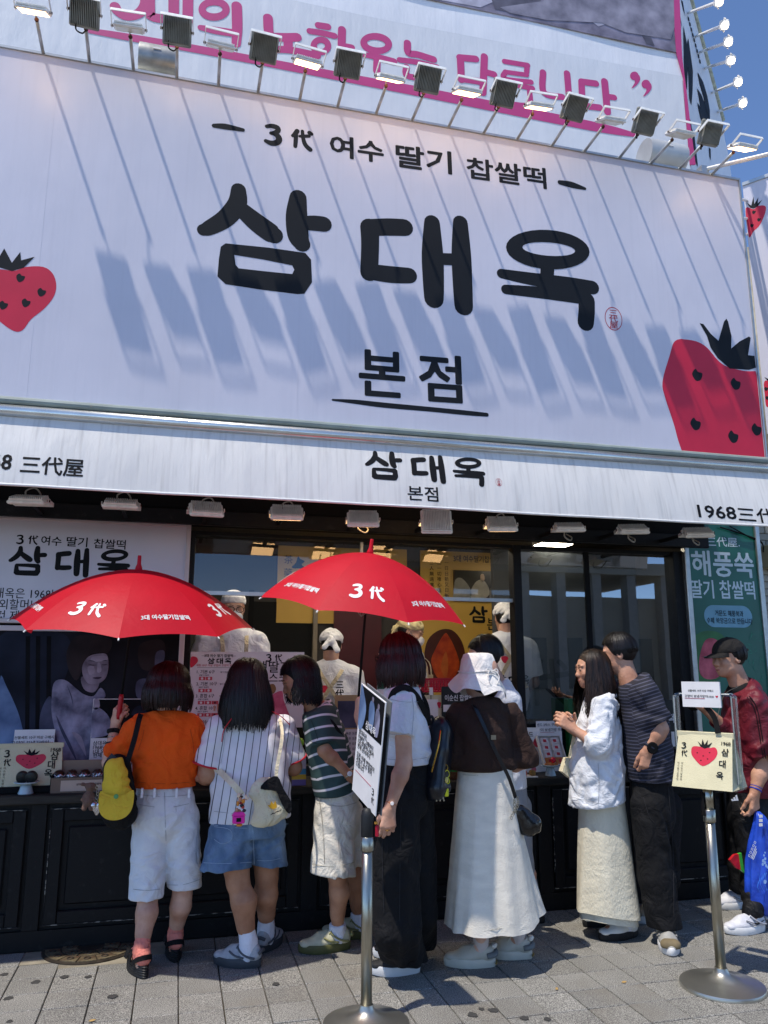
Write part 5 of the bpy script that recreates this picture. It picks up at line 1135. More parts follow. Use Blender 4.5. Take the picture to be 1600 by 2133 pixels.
def hair(c, M, s, m, par, arc, zend, n=420, seed=1, cap_cut=None, lower=None, **kw):
    """solid under-cap plus locks"""
    c = np.array(c, float); P = lambda x, y, z: c+M@(V(x, y, z)*s); lo, hi = bounds([c], .16*s)
    if lower is not None: lo[2] = min(lo[2], c[2]-lower[0]*s-.03)
    v = Vol(lo, hi, .006); v.ell(P(0, -.018, .034), V(.0875, .102, .101)*s, M, .01)
    if lower is not None:
        zl, rw, rd, yo = lower; v.cap(P(0, yo, -.0), P(0, yo, 0)+V(0, 0, -zl*s+rw*.7), rw*s, rw*.92*s, .05*s, flat=(M@V(0, 1, 0), rw/rd), cuts=[(c+V(0, 0, -zl*s), (0, 0, -1))])
    cc = cap_cut or [((0, .055, .06), (0, 1, -.55)), ]
    for kind in cc:
        o, nn = kind[:2]; o = P(*o); nn = M@V(*nn)
        if len(kind) > 2:   # carve the face opening as a rounded box in front
            v.ell(o, V(*kind[2])*s, M, .012, True)
        else: v.cut(o, nn)
    r_ = vobj('hair', [v.net()], m, par)
    mb = strands(c, M, s, n, seed, arc, zend, **kw); obj('hair_locks', mb, m, r_, True)
    return r_
FACE = [((0, .115, -.035), (0, 0, 0), (.066, .075, .098))]
def sgroup(gs):
    """stripe coordinate: nearest axis decides; gs = [(a, b, offset)] segments"""
    def f(v):
        best = None; out = np.zeros(len(v))
        for a, b, off in gs:
            a, b = np.array(a, float), np.array(b, float); ba = b-a; L = np.linalg.norm(ba); u = ba/L; t = (v-a)@u; tc_ = np.clip(t, 0, L); d = np.linalg.norm(v-a-tc_[:, None]*u, axis=1)
            if best is None: best = d; out = t+off
            else: q = d < best; out = np.where(q, t+off, out); best = np.where(q, d, best)
        return out
    return f
def skin(name, col, col2): return mat(name, col, .5, .16, 9, .12, 160, col2=col2, fold=.12, fs=30, spec=.4)
m_skinA = skin('skin_fair', '#b98468', '#cf9f84'); m_skinB = skin('skin_tan', '#a87558', '#bf8e70'); m_skinC = skin('skin_light', '#c28e75', '#d6ab93')
def cloth(name, col, **k):
    a = dict(rough=.85, var=.10, vs=5, bump=.22, bs=170, spec=.3, fold=.6, fs=10); a.update(k); return mat(name, col, **a)
def person(x, y, label, group='people queueing at the counter', cat='person'):
    o = empty('person', (x, y, 0), label, cat, group); PE.append(o); return o
PE = []
# ================================================================ PEOPLE
def torso(v, pts, hd, k=.05, cuts=()):
    hd = nrm(hd)
    for (p, hw, dp), (q, hw2, dp2) in zip(pts[:-1], pts[1:]): v.cap(p, q, hw, hw2, k, flat=(hd, (hw+hw2)/(dp+dp2)), cuts=cuts)
def hvec(yaw): return V(math.sin(R(yaw)), math.cos(R(yaw)), 0)
def body(root, m, c, M, s, neck, chest, pelvis, hd, legs=(), arms=(), male=False, name='body', lk={}):
    parts = [head_vol(c, M, s, neck, male=male).net()]; pts = [neck, chest, pelvis]+[q for L in legs for q in (L[0], L[1], V(L[2][0], L[2][1], 0))]
    v = Vol(*bounds(pts, .2), .008); v.cap(np.array(neck)-V(0, 0, .0), np.array(chest), .045, .09, .03, flat=(hd, 1.3)); v.cap(chest, pelvis, .10, .105, .03, flat=(hd, 1.35))
    for hip, kn, an, toe in legs: leg(v, hip, kn, an, -hvec(toe), s=1.0, **lk); foot(v, an, hvec(toe))
    parts.append(v.net())
    for a in arms: parts.append(arm(*a[0], **a[1]))
    return vobj(name, parts, m, root)
def sock(an, toe, m, par, top, r_=.040, bot=.05, name='sock', kn=None):
    an = np.array(an, float); f = lambda z: V(an[0], an[1], z) if kn is None or z < an[2] else an+(np.array(kn)-an)*((z-an[2])/(kn[2]-an[2]))
    v = Vol(*bounds([f(bot), f(top)], .09), .0048); cu = [(f(top), f(top)-f(top-.05))]
    v.cap(f(bot), f(an[2]), r_, r_, .02); v.cap(f(an[2]), f(top+.01), r_, r_*1.06, .02, cuts=cu); v.cap(f(bot+.015)+hvec(toe)*.05, f(bot+.03), .032, r_, .02)
    v.cap(f(top-.014), f(top-.006), r_*1.12, r_*1.12, .008, cuts=cu); v.ripple(.0012, .022, [(0, 0, 1), (.3, .2, 1)], 3); return vobj(name, [v.net()], m, par)
def A(px, py, Y): return at(px, py, Y)
def G(px, py, z=.1): p = atz(px, py, 0); return V(p[0], p[1], z)
def watch(par, a, b, t, m_band, m_face, r_=.032, name='wrist_watch', face=None, w_=.009):
    """band round the wrist at fraction t of a-b"""
    a, b = np.array(a), np.array(b); c = a+(b-a)*t; d = nrm(b-a); u, w2 = perp(d); mb = MB()
    tube(mb, [c+(u*math.cos(q)+w2*math.sin(q))*r_ for q in np.linspace(0, 2*math.pi, 21)], w_*.45, 6); o = obj(name, mb, m_band, par, True)
    if face is not None:
        f_ = nrm(np.array(face)-d*(np.array(face)@d)); g1 = X3(d, f_); M = np.stack([d, g1, f_], 1); mb = MB(); lathe(mb, [(.017*w_/.009*.8, -.002), (.018*w_/.009*.8, .004), (.015*w_/.009*.8, .007), (0, .007)], 20, c+f_*r_, M); obj('dial', mb, m_face, o)
    return o
def strap(mb, pts, w_=.012, th=.003, nrm_to=(0, -1, 0), sub=6):
    P = cr(pts, sub); N = nrm(nrm_to); n = len(P); vs = []; fs = []
    for i in range(n):
        t = nrm(P[min(i+1, n-1)]-P[max(i-1, 0)]); s_ = nrm(X3(t, N)); o_ = nrm(X3(s_, t))
        vs += [P[i]-s_*w_-o_*th, P[i]+s_*w_-o_*th, P[i]+s_*w_+o_*th, P[i]-s_*w_+o_*th]
    for i in range(n-1):
        for k in range(4): fs.append((4*i+k, 4*i+(k+1) % 4, 4*i+4+(k+1) % 4, 4*i+4+k))
    fs += [(0, 1, 2, 3), (4*n-4, 4*n-3, 4*n-2, 4*n-1)]; return mb.add(vs, fs)
QG = 'people queueing at the counter'
m_bk = cloth('black_fabric', (.006, .006, .007), bump=.3, bs=120); m_bkleather = mat('black_leather', '#15161a', .3, .2, 12, .15, 90); m_rubber = mat('black_rubber', '#17181a', .55, .2, 20, .1, 80)
m_wsock = cloth('white_sock', '#dcdbe2', bump=.3, bs=200)

# ---------------------------------------------------------------- umbrellas
m_umb = mat('red_nylon', '#e0142e', .55, .06, 4, .10, 60, translucent=.42, fold=.12, fs=5)
def umbrella(apex, hand_, r_, drop, label, n=8, rot=0.0, texts=True, lean=0.0):
    apex = np.array(apex, float); hand_ = np.array(hand_, float); ax = nrm(nrm(apex-hand_)+V(lean, 0, 0)); u0 = nrm(V(1, 0, 0)-ax*ax[0]); v0 = X3(ax, u0); root = empty('umbrella', tuple(hand_), label, 'umbrella', 'red umbrellas with white lettering')
    def rim(t, a):   # t 0..1 from the top, a angle
        k = a*n/(2*math.pi); f = abs((k % 1)-.5)*2; sc = 1-.08*(1-f*f)*t; rr = r_*t*sc; h = -drop*t**1.85
        h += .018*(1-f*f)*t*t
        return apex+(u0*math.cos(a+rot)+v0*math.sin(a+rot))*rr+ax*h
    for k in range(n):
        mb = MB(); N1, N2 = 12, 10; vs = [rim(i/N1, 2*math.pi*(k+j/N2)/n) for i in range(N1+1) for j in range(N2+1)]
        mb.add(vs, [(i*(N2+1)+j, i*(N2+1)+j+1, (i+1)*(N2+1)+j+1, (i+1)*(N2+1)+j) for i in range(N1) for j in range(N2)]); cp = obj('canopy_panel', mb, m_umb, root, True)
        mb = MB(); tube(mb, [rim(t, 2*math.pi*k/n)-ax*.006 for t in np.linspace(.03, 1.0, 12)], .0028, 6); rb = obj('rib', mb, m_darkmetal, root)
        mb = MB(); e = rim(1.0, 2*math.pi*k/n); tube(mb, [e, e+nrm(e-rim(.9, 2*math.pi*k/n))*.014], .004, 6); obj('rib_tip', mb, m_white, rb)
        mb = MB(); tube(mb, [apex-ax*(drop+.05), rim(.5, 2*math.pi*k/n)-ax*.008], .0022, 5); obj('stretcher', mb, m_darkmetal, rb)
        if texts:
            # print on the cloth: flat type mapped onto the curved panel
            t0 = .80; am = 2*math.pi*(k+.5)/n; e1 = rim(t0-.12, am); e2 = rim(t0+.12, am); vv = nrm(e1-e2); uu = nrm(rim(t0, am-.1)-rim(t0, am+.1)); nn = X3(uu, vv)
            if nn@(rim(t0, am)-(apex-ax*drop)) < 0: uu = -uu; nn = -nn
            if (uu@V(1, 0, 0)) < -.2 and nn@(CAM-apex) < 0: pass
            fr = Fr(rim(t0, am), uu, vv, nn); tm = MB()
            if k % 2 == 1: sandae(tm, fr, -.055, -.045, .105, d=.002, wgt=1.15)
            else: text(tm, fr, '3대 여수딸기찹쌀떡', .0, -.05, .036, .03, d=.002)
            vt = tm.verts(); loc = vt-fr.o; xs, ys = loc@fr.u, loc@fr.v
            # wrap: push every point onto the canopy surface
            out = []
            for X_, Y_ in zip(xs, ys):
                da = X_/(r_*.92); L_ = np.linalg.norm(e1-e2)/.24; t = t0-Y_/L_; sg_ = 1 if (rim(t0, am+.05)-rim(t0, am))@fr.u > 0 else -1; out.append(rim(t, am+sg_*da)+fr.n*.0022)
            tm2 = MB(); tm2.add(out, tm.f); obj('lettering', tm2, m_paper, cp)
    mb = MB(); tube(mb, [apex-ax*.01, apex+ax*.012, apex+ax*.03, apex+ax*.075, apex+ax*.08], [.022, .018, .011, .010, .008], 12); obj('ferrule', mb, m_umb, root, True)
    mb = MB(); tube(mb, [apex, hand_], .0072, 10); obj('shaft', mb, m_blackmat, root, True)
    mb = MB(); sx_ = nrm(apex-hand_); tube(mb, [hand_+sx_*.07, hand_+sx_*.05, hand_-sx_*.05, hand_-sx_*.07], [.010, .014, .0135, .010], 12); obj('handle', mb, mat('red_handle', '#a01020', .4), root, True)
    mb = MB(); e = rim(.985, 2*math.pi*4.55/n); fr = Fr(e, nrm(rim(1, 2*math.pi*4.6/n)-rim(1, 2*math.pi*4.5/n)), (0, 0, 1)); 
    return root, rim
u1, rim1 = umbrella(A(289, 1186, -.485), A(250, 1472, -.36), .665, .31, 'red umbrella held up by the woman in the orange T-shirt', rot=R(-3), lean=-.06)
u2, rim2 = umbrella(A(771, 1152, -.88), A(745, 1478, -.72), .59, .31, 'red umbrella in the middle, over the woman with the dark red bob', rot=R(10), lean=.06)
mb = MB(); q = A(84, 1268, -.62); strap(mb, [q, q+V(-.012, -.01, -.05), q+V(-.045, -.01, -.125)], .014, .0015); tag(obj('closing_strap', mb, m_umb, u1), None)

# ---------------------------------------------------------------- 1: orange T-shirt
Y = -.40; p = person(0, Y, 'woman in orange T-shirt and white knee shorts holding a red umbrella', QG)
c = A(353, 1432, Y-.01); M = headM(32, -6); neck = A(348, 1494, Y); chest = A(345, 1550, Y); pel = A(343, 1672, Y+.03); hd = hvec(4)
aL, aR = G(292, 2030, .13), G(363, 1995, .13)
legs = [(A(314, 1700, Y+.02), A(308, 1868, Y-.0), aL, -20), (A(378, 1700, Y+.02), A(380, 1862, Y+.05), aR, -6)]
el, wr = A(228, 1588, Y+.03), A(240, 1512, Y+.10)
arms = [((A(284, 1514, Y), el, wr, A(249, 1478, Y+.05)-wr, V(-.6, -.8, .1), V(.1, .6, .7)), dict(curls=(1.0, 1.05, 1.1, 1.15), thumb=.4, r_=(.045, .037, .025))), ((A(402, 1516, Y), A(416, 1612, Y), A(438, 1606, Y+.24), V(.2, 1, .1), V(0, 0, 1), V(-1, 0, 0)), dict())]
body(p, m_skinC, c, M, .98, neck, chest, pel, hd, legs, arms)
v = Vol(*bounds([A(215, 1480, Y), A(440, 1660, Y)], .16), .007); torso(v, [(A(345, 1520, Y), .160, .095), (A(345, 1560, Y), .168, .118), (A(343, 1605, Y), .165, .118), (A(342, 1652, Y+.01), .172, .13)], hd)
v.cap(A(288, 1512, Y), A(402, 1514, Y), .052, .052, .05); v.cap(A(330, 1494, Y), A(366, 1494, Y), .05, .05, .05)
sl = A(246, 1562, Y+.015); v.cap(A(288, 1514, Y), A(232, 1584, Y+.03), .062, .074, .04, cuts=[(A(236, 1578, Y+.03), A(232, 1584, Y+.03)-A(288, 1514, Y))]); v.cap(A(402, 1516, Y), A(420, 1606, Y), .060, .070, .04, cuts=[(A(418, 1592, Y), A(420, 1606, Y)-A(402, 1516, Y))])
v.ripple(.009, .10, [(.8, .2, .6), (-.5, .3, .8), (1, 0, .2)], 4); v.cut(A(342, 1638, Y), (0, 0, -1)); v.cut(A(348, 1487, Y), (0, .35, 1)); vobj('t_shirt', [v.net()], cloth('orange_cotton', '#e2560f', bump=.15, bs=200), p)
v = Vol(*bounds([A(270, 1630, Y), A(420, 1875, Y)], .14), .007); torso(v, [(A(343, 1640, Y+.02), .150, .115), (A(343, 1690, Y+.02), .172, .14)], hd)
for hp, kn, z in ((A(314, 1700, Y+.02), A(305, 1870, Y-.0), 1867), (A(378, 1700, Y+.02), A(385, 1862, Y+.05), 1855)): v.cap(hp, kn, .096, .094, .012, flat=(hd, 1.0), cuts=[(A(343, z, Y), (0, 0, -1))])
v.cut(A(343, 1637, Y), (0, 0, 1)); v.ripple(.0045, .09, [(.6, .2, .8), (-.7, .1, .6)], 8); sh = vobj('shorts', [v.net()], cloth('white_linen', '#d9dadd', bump=.2), p)
mb = MB()
for x in (296, 322, 368, 394): boxm(mb, tuple(A(x, 1650, Y-.14)-V(.006, .004, .028)), tuple(A(x, 1650, Y-.14)+V(.006, .03, .018)))
obj('belt_loop', mb, cloth('white_linen', ''), sh)
ms = cloth('pink_sock', '#d98070'); sock(aL, -20, ms, p, .215, .038, .075, kn=legs[0][1]); sock(aR, -6, ms, p, .215, .038, .075, kn=legs[1][1])
def sandal(an, toe):
    d = hvec(toe); s_ = V(d[1], -d[0], 0); P = lambda x, y, z: V(an[0], an[1], 0)+d*(y-.08)+s_*x+V(0, 0, z); mb = MB(); ring = [(math.sin(a)*(.043+.006*math.cos(a)), .12+math.cos(a)*.125) for a in np.linspace(0, 2*math.pi, 29)[:-1]]; zs = [(0, .97), (.004, 1)]
    for k in range(4): zs += [(.010+.011*k, 1.0), (.013+.011*k, .965), (.018+.011*k, .965)]
    zs += [(.056, 1.0), (.060, .97)]; loft(mb, [[P(x*g, .12+(y-.12)*g, z) for x, y in ring] for z, g in zs]); r_ = obj('sandal', mb, m_rubber, p, True, auto=40)
    for pts, w_ in (([P(-.046, .075, .062), P(-.040, .04, .085), P(-.022, .012, .098), P(0, .002, .102), P(.022, .012, .098), P(.040, .04, .085), P(.046, .075, .062)], .013), ([P(-.046, .12, .06), P(-.04, .11, .10), P(0, .10, .128), P(.04, .11, .10), P(.046, .12, .06)], .018), ([P(-.05, .18, .06), P(-.035, .18, .092), P(0, .18, .103), P(.035, .18, .092), P(.05, .18, .06)], .02)):
        mb = MB(); Pc = cr(pts, 5); cen = P(0, .1, .06); vs = []; fs = []
        for i, q in enumerate(Pc):
            o_ = nrm(V(*(q-cen))); up = V(0, 0, 1) if w_ < .015 else d; vs += [q-up*w_, q-up*w_+o_*.005, q+up*w_+o_*.005, q+up*w_]
        for i in range(len(Pc)-1):
            for k in range(4): fs.append((4*i+k, 4*i+(k+1) % 4, 4*i+4+(k+1) % 4, 4*i+4+k))
        mb.add(vs, fs); obj('sandal_strap', mb, m_bk, r_)
    v = Vol(*bounds([P(0, .03, .07), P(0, .2, .07)], .06), .0045); v.cap(P(0, .035, .085), P(0, .05, .12), .031, .034, .02); v.cap(P(0, .05, .09), P(0, .18, .075), .032, .034, .03); vobj('sock_foot', [v.net()], ms, r_)
sandal(aL, -20); sandal(aR, -6)
hair(c, M, .98, m_hred if False else hair_mat('hair_red_black', '#140a0a', '#2a1110'), p, lambda a: abs(a) > 52, lambda a: .115+.015*math.cos(R(a)), n=1040, seed=3, cap_cut=FACE, lower=(.11, .102, .100, -.02), flare=.035, curl=.02, rad=(.112, .122, .116))
for t, m_, w_ in ((.16, m_bk, .030), (.34, m_steel, .006), (.50, m_rubber, .012)): watch(p, A(240, 1512, Y+.10), el, t, m_, m_, r_=.0275+.012*t, name='bracelet' if t > .2 else 'watch_band', w_=w_)
# phone-like strap end beside her right arm
# shoulder bag, cap, charms
bg_ = empty('shoulder_bag', tuple(A(250, 1700, Y-.12)), 'black fabric shoulder bag hanging on the left of the orange T-shirt', 'bag')
v = Vol(*bounds([A(205, 1590, Y-.1), A(290, 1720, Y-.1)], .1), .007); v.cap(A(244, 1600, Y-.08), A(250, 1690, Y-.08), .075, .095, .03, flat=(V(.2, 1, 0), 1.5)); v.ripple(.008, .09, [(1, 0, .5), (.2, .3, 1)], 5); vobj('pouch', [v.net()], m_bk, bg_)
mb = MB(); strap(mb, [A(294, 1487, Y-.03), A(290, 1498, Y-.125), A(280, 1540, Y-.145), A(268, 1580, Y-.15), A(258, 1612, Y-.14)], .014, .002); strap(mb, [A(258, 1600, Y-.15), A(276, 1640, Y-.16), A(280, 1690, Y-.15)], .012, .002); obj('strap', mb, m_bk, bg_)
mb = MB(); strap(mb, [A(228, 1575, Y-.17), A(242, 1588, Y-.19), A(252, 1598, Y-.18)], .018, .004); obj('buckle_tab', mb, m_rubber, bg_)
cp = empty('baseball_cap', tuple(A(242, 1700, Y-.22)), 'yellow baseball cap hanging upside down on the black shoulder bag', 'cap'); m_yc = cloth('yellow_cotton', '#d8b535', bump=.3, bs=90)
v = Vol(*bounds([A(205, 1570, Y-.2), A(280, 1690, Y-.2)], .1), .006); v.cap(A(240, 1600, Y-.18), A(243, 1650, Y-.18), .055, .076, .03, flat=(V(0, 1, 0), 1.5)); v.ripple(.009, .07, [(1, 0, .6), (-.6, .3, 1), (.2, .2, 1)], 12); cr_o = vobj('crown', [v.net()], m_yc, cp)
mb = MB(); Fc = Fr(A(243, 1660, Y-.245), (1, 0, 0), nrm(V(0, .35, 1))); pts = [(-.082, .03), (-.086, -.03), (-.075, -.075), (-.045, -.105), (0, -.115), (.045, -.105), (.075, -.075), (.086, -.03), (.082, .03), (.045, .012), (0, .004), (-.045, .012)]; poly(mb, Fc, cr(pts, 4, True), .006, th=.008); obj('visor', mb, m_yc, cp)
mb = MB(); lathe(mb, [(.012, 0), (.012, .003), (0, .003)], 14, A(242, 1659, Y-.262), np.stack([V(1, 0, 0), V(0, 0, 1), V(0, -1, 0)], 1)); obj('badge', mb, mat('green_thread', '#5f9a5a', .7), cr_o)
hc = empty('heart_charm', tuple(A(202, 1690, Y-.2)), 'silver puffy heart keyring hanging from the black shoulder bag', 'charm'); Fh = Fr(A(202, 1684, Y-.20)); T = np.linspace(0, 2*math.pi, 33)[:-1]; v = Vol(*bounds([A(202, 1684, Y-.2)], .06), .003)
hp_ = A(202, 1684, Y-.2)
for s_ in (-1, 1): v.cap(hp_+V(s_*.017, 0, .014), hp_+V(0, 0, -.026), .019, .006, .012, flat=(V(0, 1, 0), 1.6))
vobj('heart', [v.net()], mat('silver_foil', '#c9c9cf', .22, .1, 20, metal=.9), hc)
for k in range(5): mb = MB(); q = A(202+2*math.sin(k), 1640+k*7, Y-.2); tube(mb, [q+V(.006*math.cos(t), .006*math.sin(t) if k % 2 else 0, .009*math.sin(t)) for t in np.linspace(0, 6.28, 11)], .0015, 5); obj('chain_link', mb, m_steel, hc)
bn = empty('plush_charm', tuple(A(184, 1678, Y-.19)), 'small brown plush toy charm beside the silver heart', 'charm'); v = Vol(*bounds([A(186, 1650, Y-.19)], .09), .004); b0 = A(185, 1660, Y-.19); v.cap(b0+V(0, 0, -.02), b0+V(0, 0, .012), .026, .022, .02); v.ell(b0+V(.004, 0, .05), (.025, .024, .022), None, .01)
for s_ in (-1, 1): v.cap(b0+V(s_*.018, 0, .06), b0+V(s_*.034+.0, .0, .052-.012*s_), .008, .010, .008); v.cap(b0+V(s_*.014, 0, -.025), b0+V(s_*.018, -.01, -.055), .012, .013, .01); v.cap(b0+V(s_*.02, 0, .01), b0+V(s_*.03, -.008, -.012), .008, .009, .008)
v.ripple(.0018, .012, [(1, 0, 0), (0, 1, 0), (0, 0, 1)], 2); vobj('plush_body', [v.net()], cloth('brown_plush', '#6f5548', bump=.6, bs=300), bn)

# ---------------------------------------------------------------- 2: pinstripe shirt
Y = -.48; p = person(.45, Y, 'woman with long black hair in a white pinstripe shirt and denim shorts', QG)
c = A(515, 1424, Y+.02); M = headM(8, -14); neck = A(515, 1492, Y); chest = A(520, 1560, Y); pel = A(520, 1705, Y+.04); hd = hvec(10)
aL, aR = G(516, 2012, .12), G(553, 1978, .12)
legs = [(A(484, 1730, Y), A(496, 1838, Y-.02), aL, -62), (A(552, 1730, Y+.06), A(556, 1830, Y+.10), aR, 30)]
arms = [((A(452, 1520, Y), A(432, 1612, Y+.02), A(424, 1622, Y+.26), V(-.1, 1, .2), V(0, 0, 1), V(1, 0, 0)), dict(r_=(.058, .05, .03))), ((A(592, 1516, Y+.04), A(612, 1598, Y+.08), A(600, 1590, Y+.3), V(-.1, 1, .1), V(0, 0, 1), V(-1, 0, 0)), dict(r_=(.055, .046, .03)))]
body(p, m_skinB, c, M, 1.0, neck, chest, pel, hd, legs, arms, lk=dict(r_=(.095, .064, .04), calf=.064))
v = Vol(*bounds([A(405, 1470, Y), A(620, 1730, Y)], .17), .007); torso(v, [(A(520, 1525, Y), .165, .105), (A(522, 1580, Y), .190, .125), (A(522, 1640, Y), .212, .14), (A(520, 1715, Y+.02), .232, .16)], hd)
v.cap(A(456, 1513, Y), A(586, 1510, Y+.03), .056, .056, .05); v.cap(A(500, 1492, Y), A(535, 1492, Y), .05, .05, .05)
for a_, b_ in ((A(455, 1518, Y), A(430, 1604, Y+.02)), (A(590, 1515, Y+.04), A(610, 1592, Y+.08))): v.cap(a_, b_, .070, .088, .04, cuts=[(a_+(b_-a_)*.86, b_-a_)])
v.ripple(.008, .12, [(.9, .1, .35), (-.3, .2, 1), (1, 0, -.3)], 11); v.cut(A(520, 1708, Y), (.06, 0, -1)); v.cut(A(515, 1487, Y), (0, .35, 1))
m_pin = stripe_mat('pinstripe', '#d6d7dc', '#23262f', .0405, .0042, soft=.02, bump=.12)
vobj('shirt', [v.net()], m_pin, p, lambda q: q[:, 0]-.12*(q[:, 2]-1.0))
m_rtrim = mat('red_trim', '#b81f2c', .7)
for a_, b_, r_ in ((A(455, 1518, Y), A(430, 1604, Y+.02), .0865), (A(590, 1515, Y+.04), A(610, 1592, Y+.08), .0865)):
    d = nrm(b_-a_); u, w2 = perp(d); mb = MB(); cc = a_+(b_-a_)*.86; tube(mb, [cc+(u*math.cos(t)+w2*math.sin(t))*r_ for t in np.linspace(0, 6.2832, 25)], .006, 6); obj('sleeve_trim', mb, m_rtrim, p, True)
mb = MB(); tube(mb, cr([A(492, 1486, Y-.115), A(478, 1503, Y-.128), A(466, 1522, Y-.118), A(462, 1545, Y-.095)], 5), .0028, 6); tube(mb, cr([A(560, 1478, Y-.06), A(585, 1492, Y-.06), A(604, 1510, Y-.04)], 5), .0028, 6); obj('piping', mb, m_rtrim, p)
v = Vol(*bounds([A(415, 1690, Y), A(605, 1815, Y)], .15), .007); torso(v, [(A(520, 1695, Y+.03), .19, .14), (A(520, 1725, Y+.03), .20, .15)], hd, cuts=[(A(520, 1742, Y), (0, 0, -1))])
v.cap(A(484, 1725, Y), A(472, 1812, Y-.02), .120, .142, .012, flat=(hd, 1.12), cuts=[(A(474, 1804, Y), (.05, 0, -1))]); v.cap(A(552, 1725, Y+.04), A(560, 1806, Y+.05), .105, .105, .012, cuts=[(A(558, 1797, Y+.08), (-.08, 0, -1))])
v.ripple(.006, .08, [(.7, .2, .6), (-.6, .1, .8)], 21); m_den = mat('denim', '#44658a', .9, .35, 6, .35, 240, col2='#86a0ba', stretch=(1, 1, .7), fold=.6, fs=9); vobj('denim_shorts', [v.net()], m_den, p)
hair(c, M, 1.0, m_hblack, p, lambda a: abs(a) > 50, lambda a: .225+.02*math.sin(a), n=1400, seed=5, cap_cut=FACE, lower=(.20, .112, .095, -.025), flare=.045, curl=.0, rad=(.106, .118, .110))
sock(aL, -62, m_wsock, p, .31, .045, kn=legs[0][1]); sock(aR, 30, m_wsock, p, .30, .045, kn=legs[1][1])
m_s2 = mat('silver_mesh_shoe', '#a9aaae', .5, .2, 30, .3, 150); m_s2s = mat('charcoal_sole', '#3a3d42', .6, .2, 10); m_s2o = mat('grey_overlay', '#4c5056', .5)
for a_, t_ in ((aL, -62), (aR, 30)): shoe('sneaker', a_, hvec(t_), m_s2, m_s2s, p, .275, .105, .04, .10, toe=.04, bits=both(panels_(m_s2o), laces(m_s2o)))
bg2 = empty('crossbody_bag', tuple(A(560, 1705, Y-.19)), 'cream canvas crossbody bag with black flap over the pinstripe shirt', 'bag'); m_can = cloth('cream_canvas', '#d9cfb0', bump=.4, bs=130)
Fb = Fr(A(558, 1668, Y-.21), nrm(V(.93, .1, .33)), nrm(V(-.33, 0, .95))); MBb = Fb.M()
v = Vol(*bounds([A(558, 1665, Y-.19)], .15), .006); v.cap(Fb.p(-.065, -.075, -.03), Fb.p(.065, -.075, -.03), .045, .045, .03, flat=(Fb.n, 1.5)); v.cap(Fb.p(-.055, .06, -.02), Fb.p(.055, .06, -.02), .03, .03, .04, flat=(Fb.n, 1.4)); v.cap(Fb.p(0, -.06, -.03), Fb.p(0, .06, -.02), .075, .065, .03, flat=(Fb.n, 2.2)); v.ripple(.005, .06, [(1, 0, .3), (.3, 0, 1)], 2); vobj('canvas_body', [v.net()], m_can, bg2)
mb = MB(); Ff = Fr(Fb.p(0, 0, .018), Fb.u, Fb.v); poly(mb, Ff, cr([(-.02, .075), (.03, .105), (.085, .10), (.095, .03), (.115, -.06), (.085, -.105), (.065, -.04), (.055, .03)], 3, True), .0, th=.02); obj('black_flap', mb, m_bk, bg2)
mb = MB(); poly(mb, Fb, [(.0, -.02), (.012, -.004), (.02, -.024), (.034, -.008), (.034, -.038), (.028, -.048), (.008, -.046), (-.004, -.036), (-.012, -.016)], .027); obj('crown_mark', mb, mat('gold_thread', '#d6a21f', .5), bg2); mb = MB(); stroke(mb, Fb, [(-.012, -.069, .003), (.0, -.066, .005), (.012, -.069, .003), (.024, -.066, .005), (.036, -.068, .004), (.05, -.067, .002)], d=.027); obj('lettering', mb, m_ink, bg2)
mb = MB(); strap(mb, [A(580, 1490, Y+.02), A(588, 1530, Y-.15), A(577, 1600, Y-.19), A(574, 1640, Y-.205)], .009, .002); obj('strap', mb, m_can, bg2); mb = MB(); strap(mb, [A(448, 1598, Y-.02), A(482, 1630, Y-.185), A(505, 1656, Y-.21)], .016, .002); obj('strap', mb, m_can, bg2)
ch = empty('charm_cluster', tuple(A(500, 1720, Y-.26)), 'cluster of colourful charms with a hot pink house hanging on the cream bag', 'charm'); rs = random.Random(8)
for k in range(16):
    mb = MB(); q = A(503+rs.uniform(-11, 13), 1676+rs.uniform(-20, 14), Y-.25-rs.uniform(0, .03)); ellip(mb, q, (.012*rs.uniform(.6, 1.2), .010, .012*rs.uniform(.6, 1.2)), 8); obj('bead', mb, mat(f'bead{k % 6}', ['#1c1b1d', '#c98f6a', '#b93a35', '#e3c9ad', '#2a2a2c', '#d98a2b'][k % 6], .35), ch, True)
q = A(497, 1706, Y-.27); mb = MB(); bevbox(mb, tuple(q-V(.032, .015, .022)), tuple(q+V(.032, .015, .018)), .005); hs = obj('pink_house', mb, mat('hot_pink', '#e01f9a', .35), ch); mb = MB(); Fp = Fr(q+V(0, -.016, .018)); poly(mb, Fp, [(-.036, 0), (.036, 0), (.024, .018), (-.024, .018)], .0, th=.03); obj('pink_roof', mb, mat('hot_pink', ''), hs); mb = MB(); boxm(mb, tuple(q+V(-.012, -.0165, -.012)), tuple(q+V(.012, -.014, .008))); obj('window', mb, m_ink, hs); mb = MB(); ellip(mb, q+V(.005, 0, -.03), (.018, .012, .008), 8); obj('bead', mb, mat('bead5', ''), ch)
mb = MB(); tube(mb, cr([A(505, 1652, Y-.22), A(500, 1662, Y-.24), A(508, 1670, Y-.24), A(512, 1655, Y-.22)], 5), .0025, 6); obj('key_ring', mb, m_steel, ch)

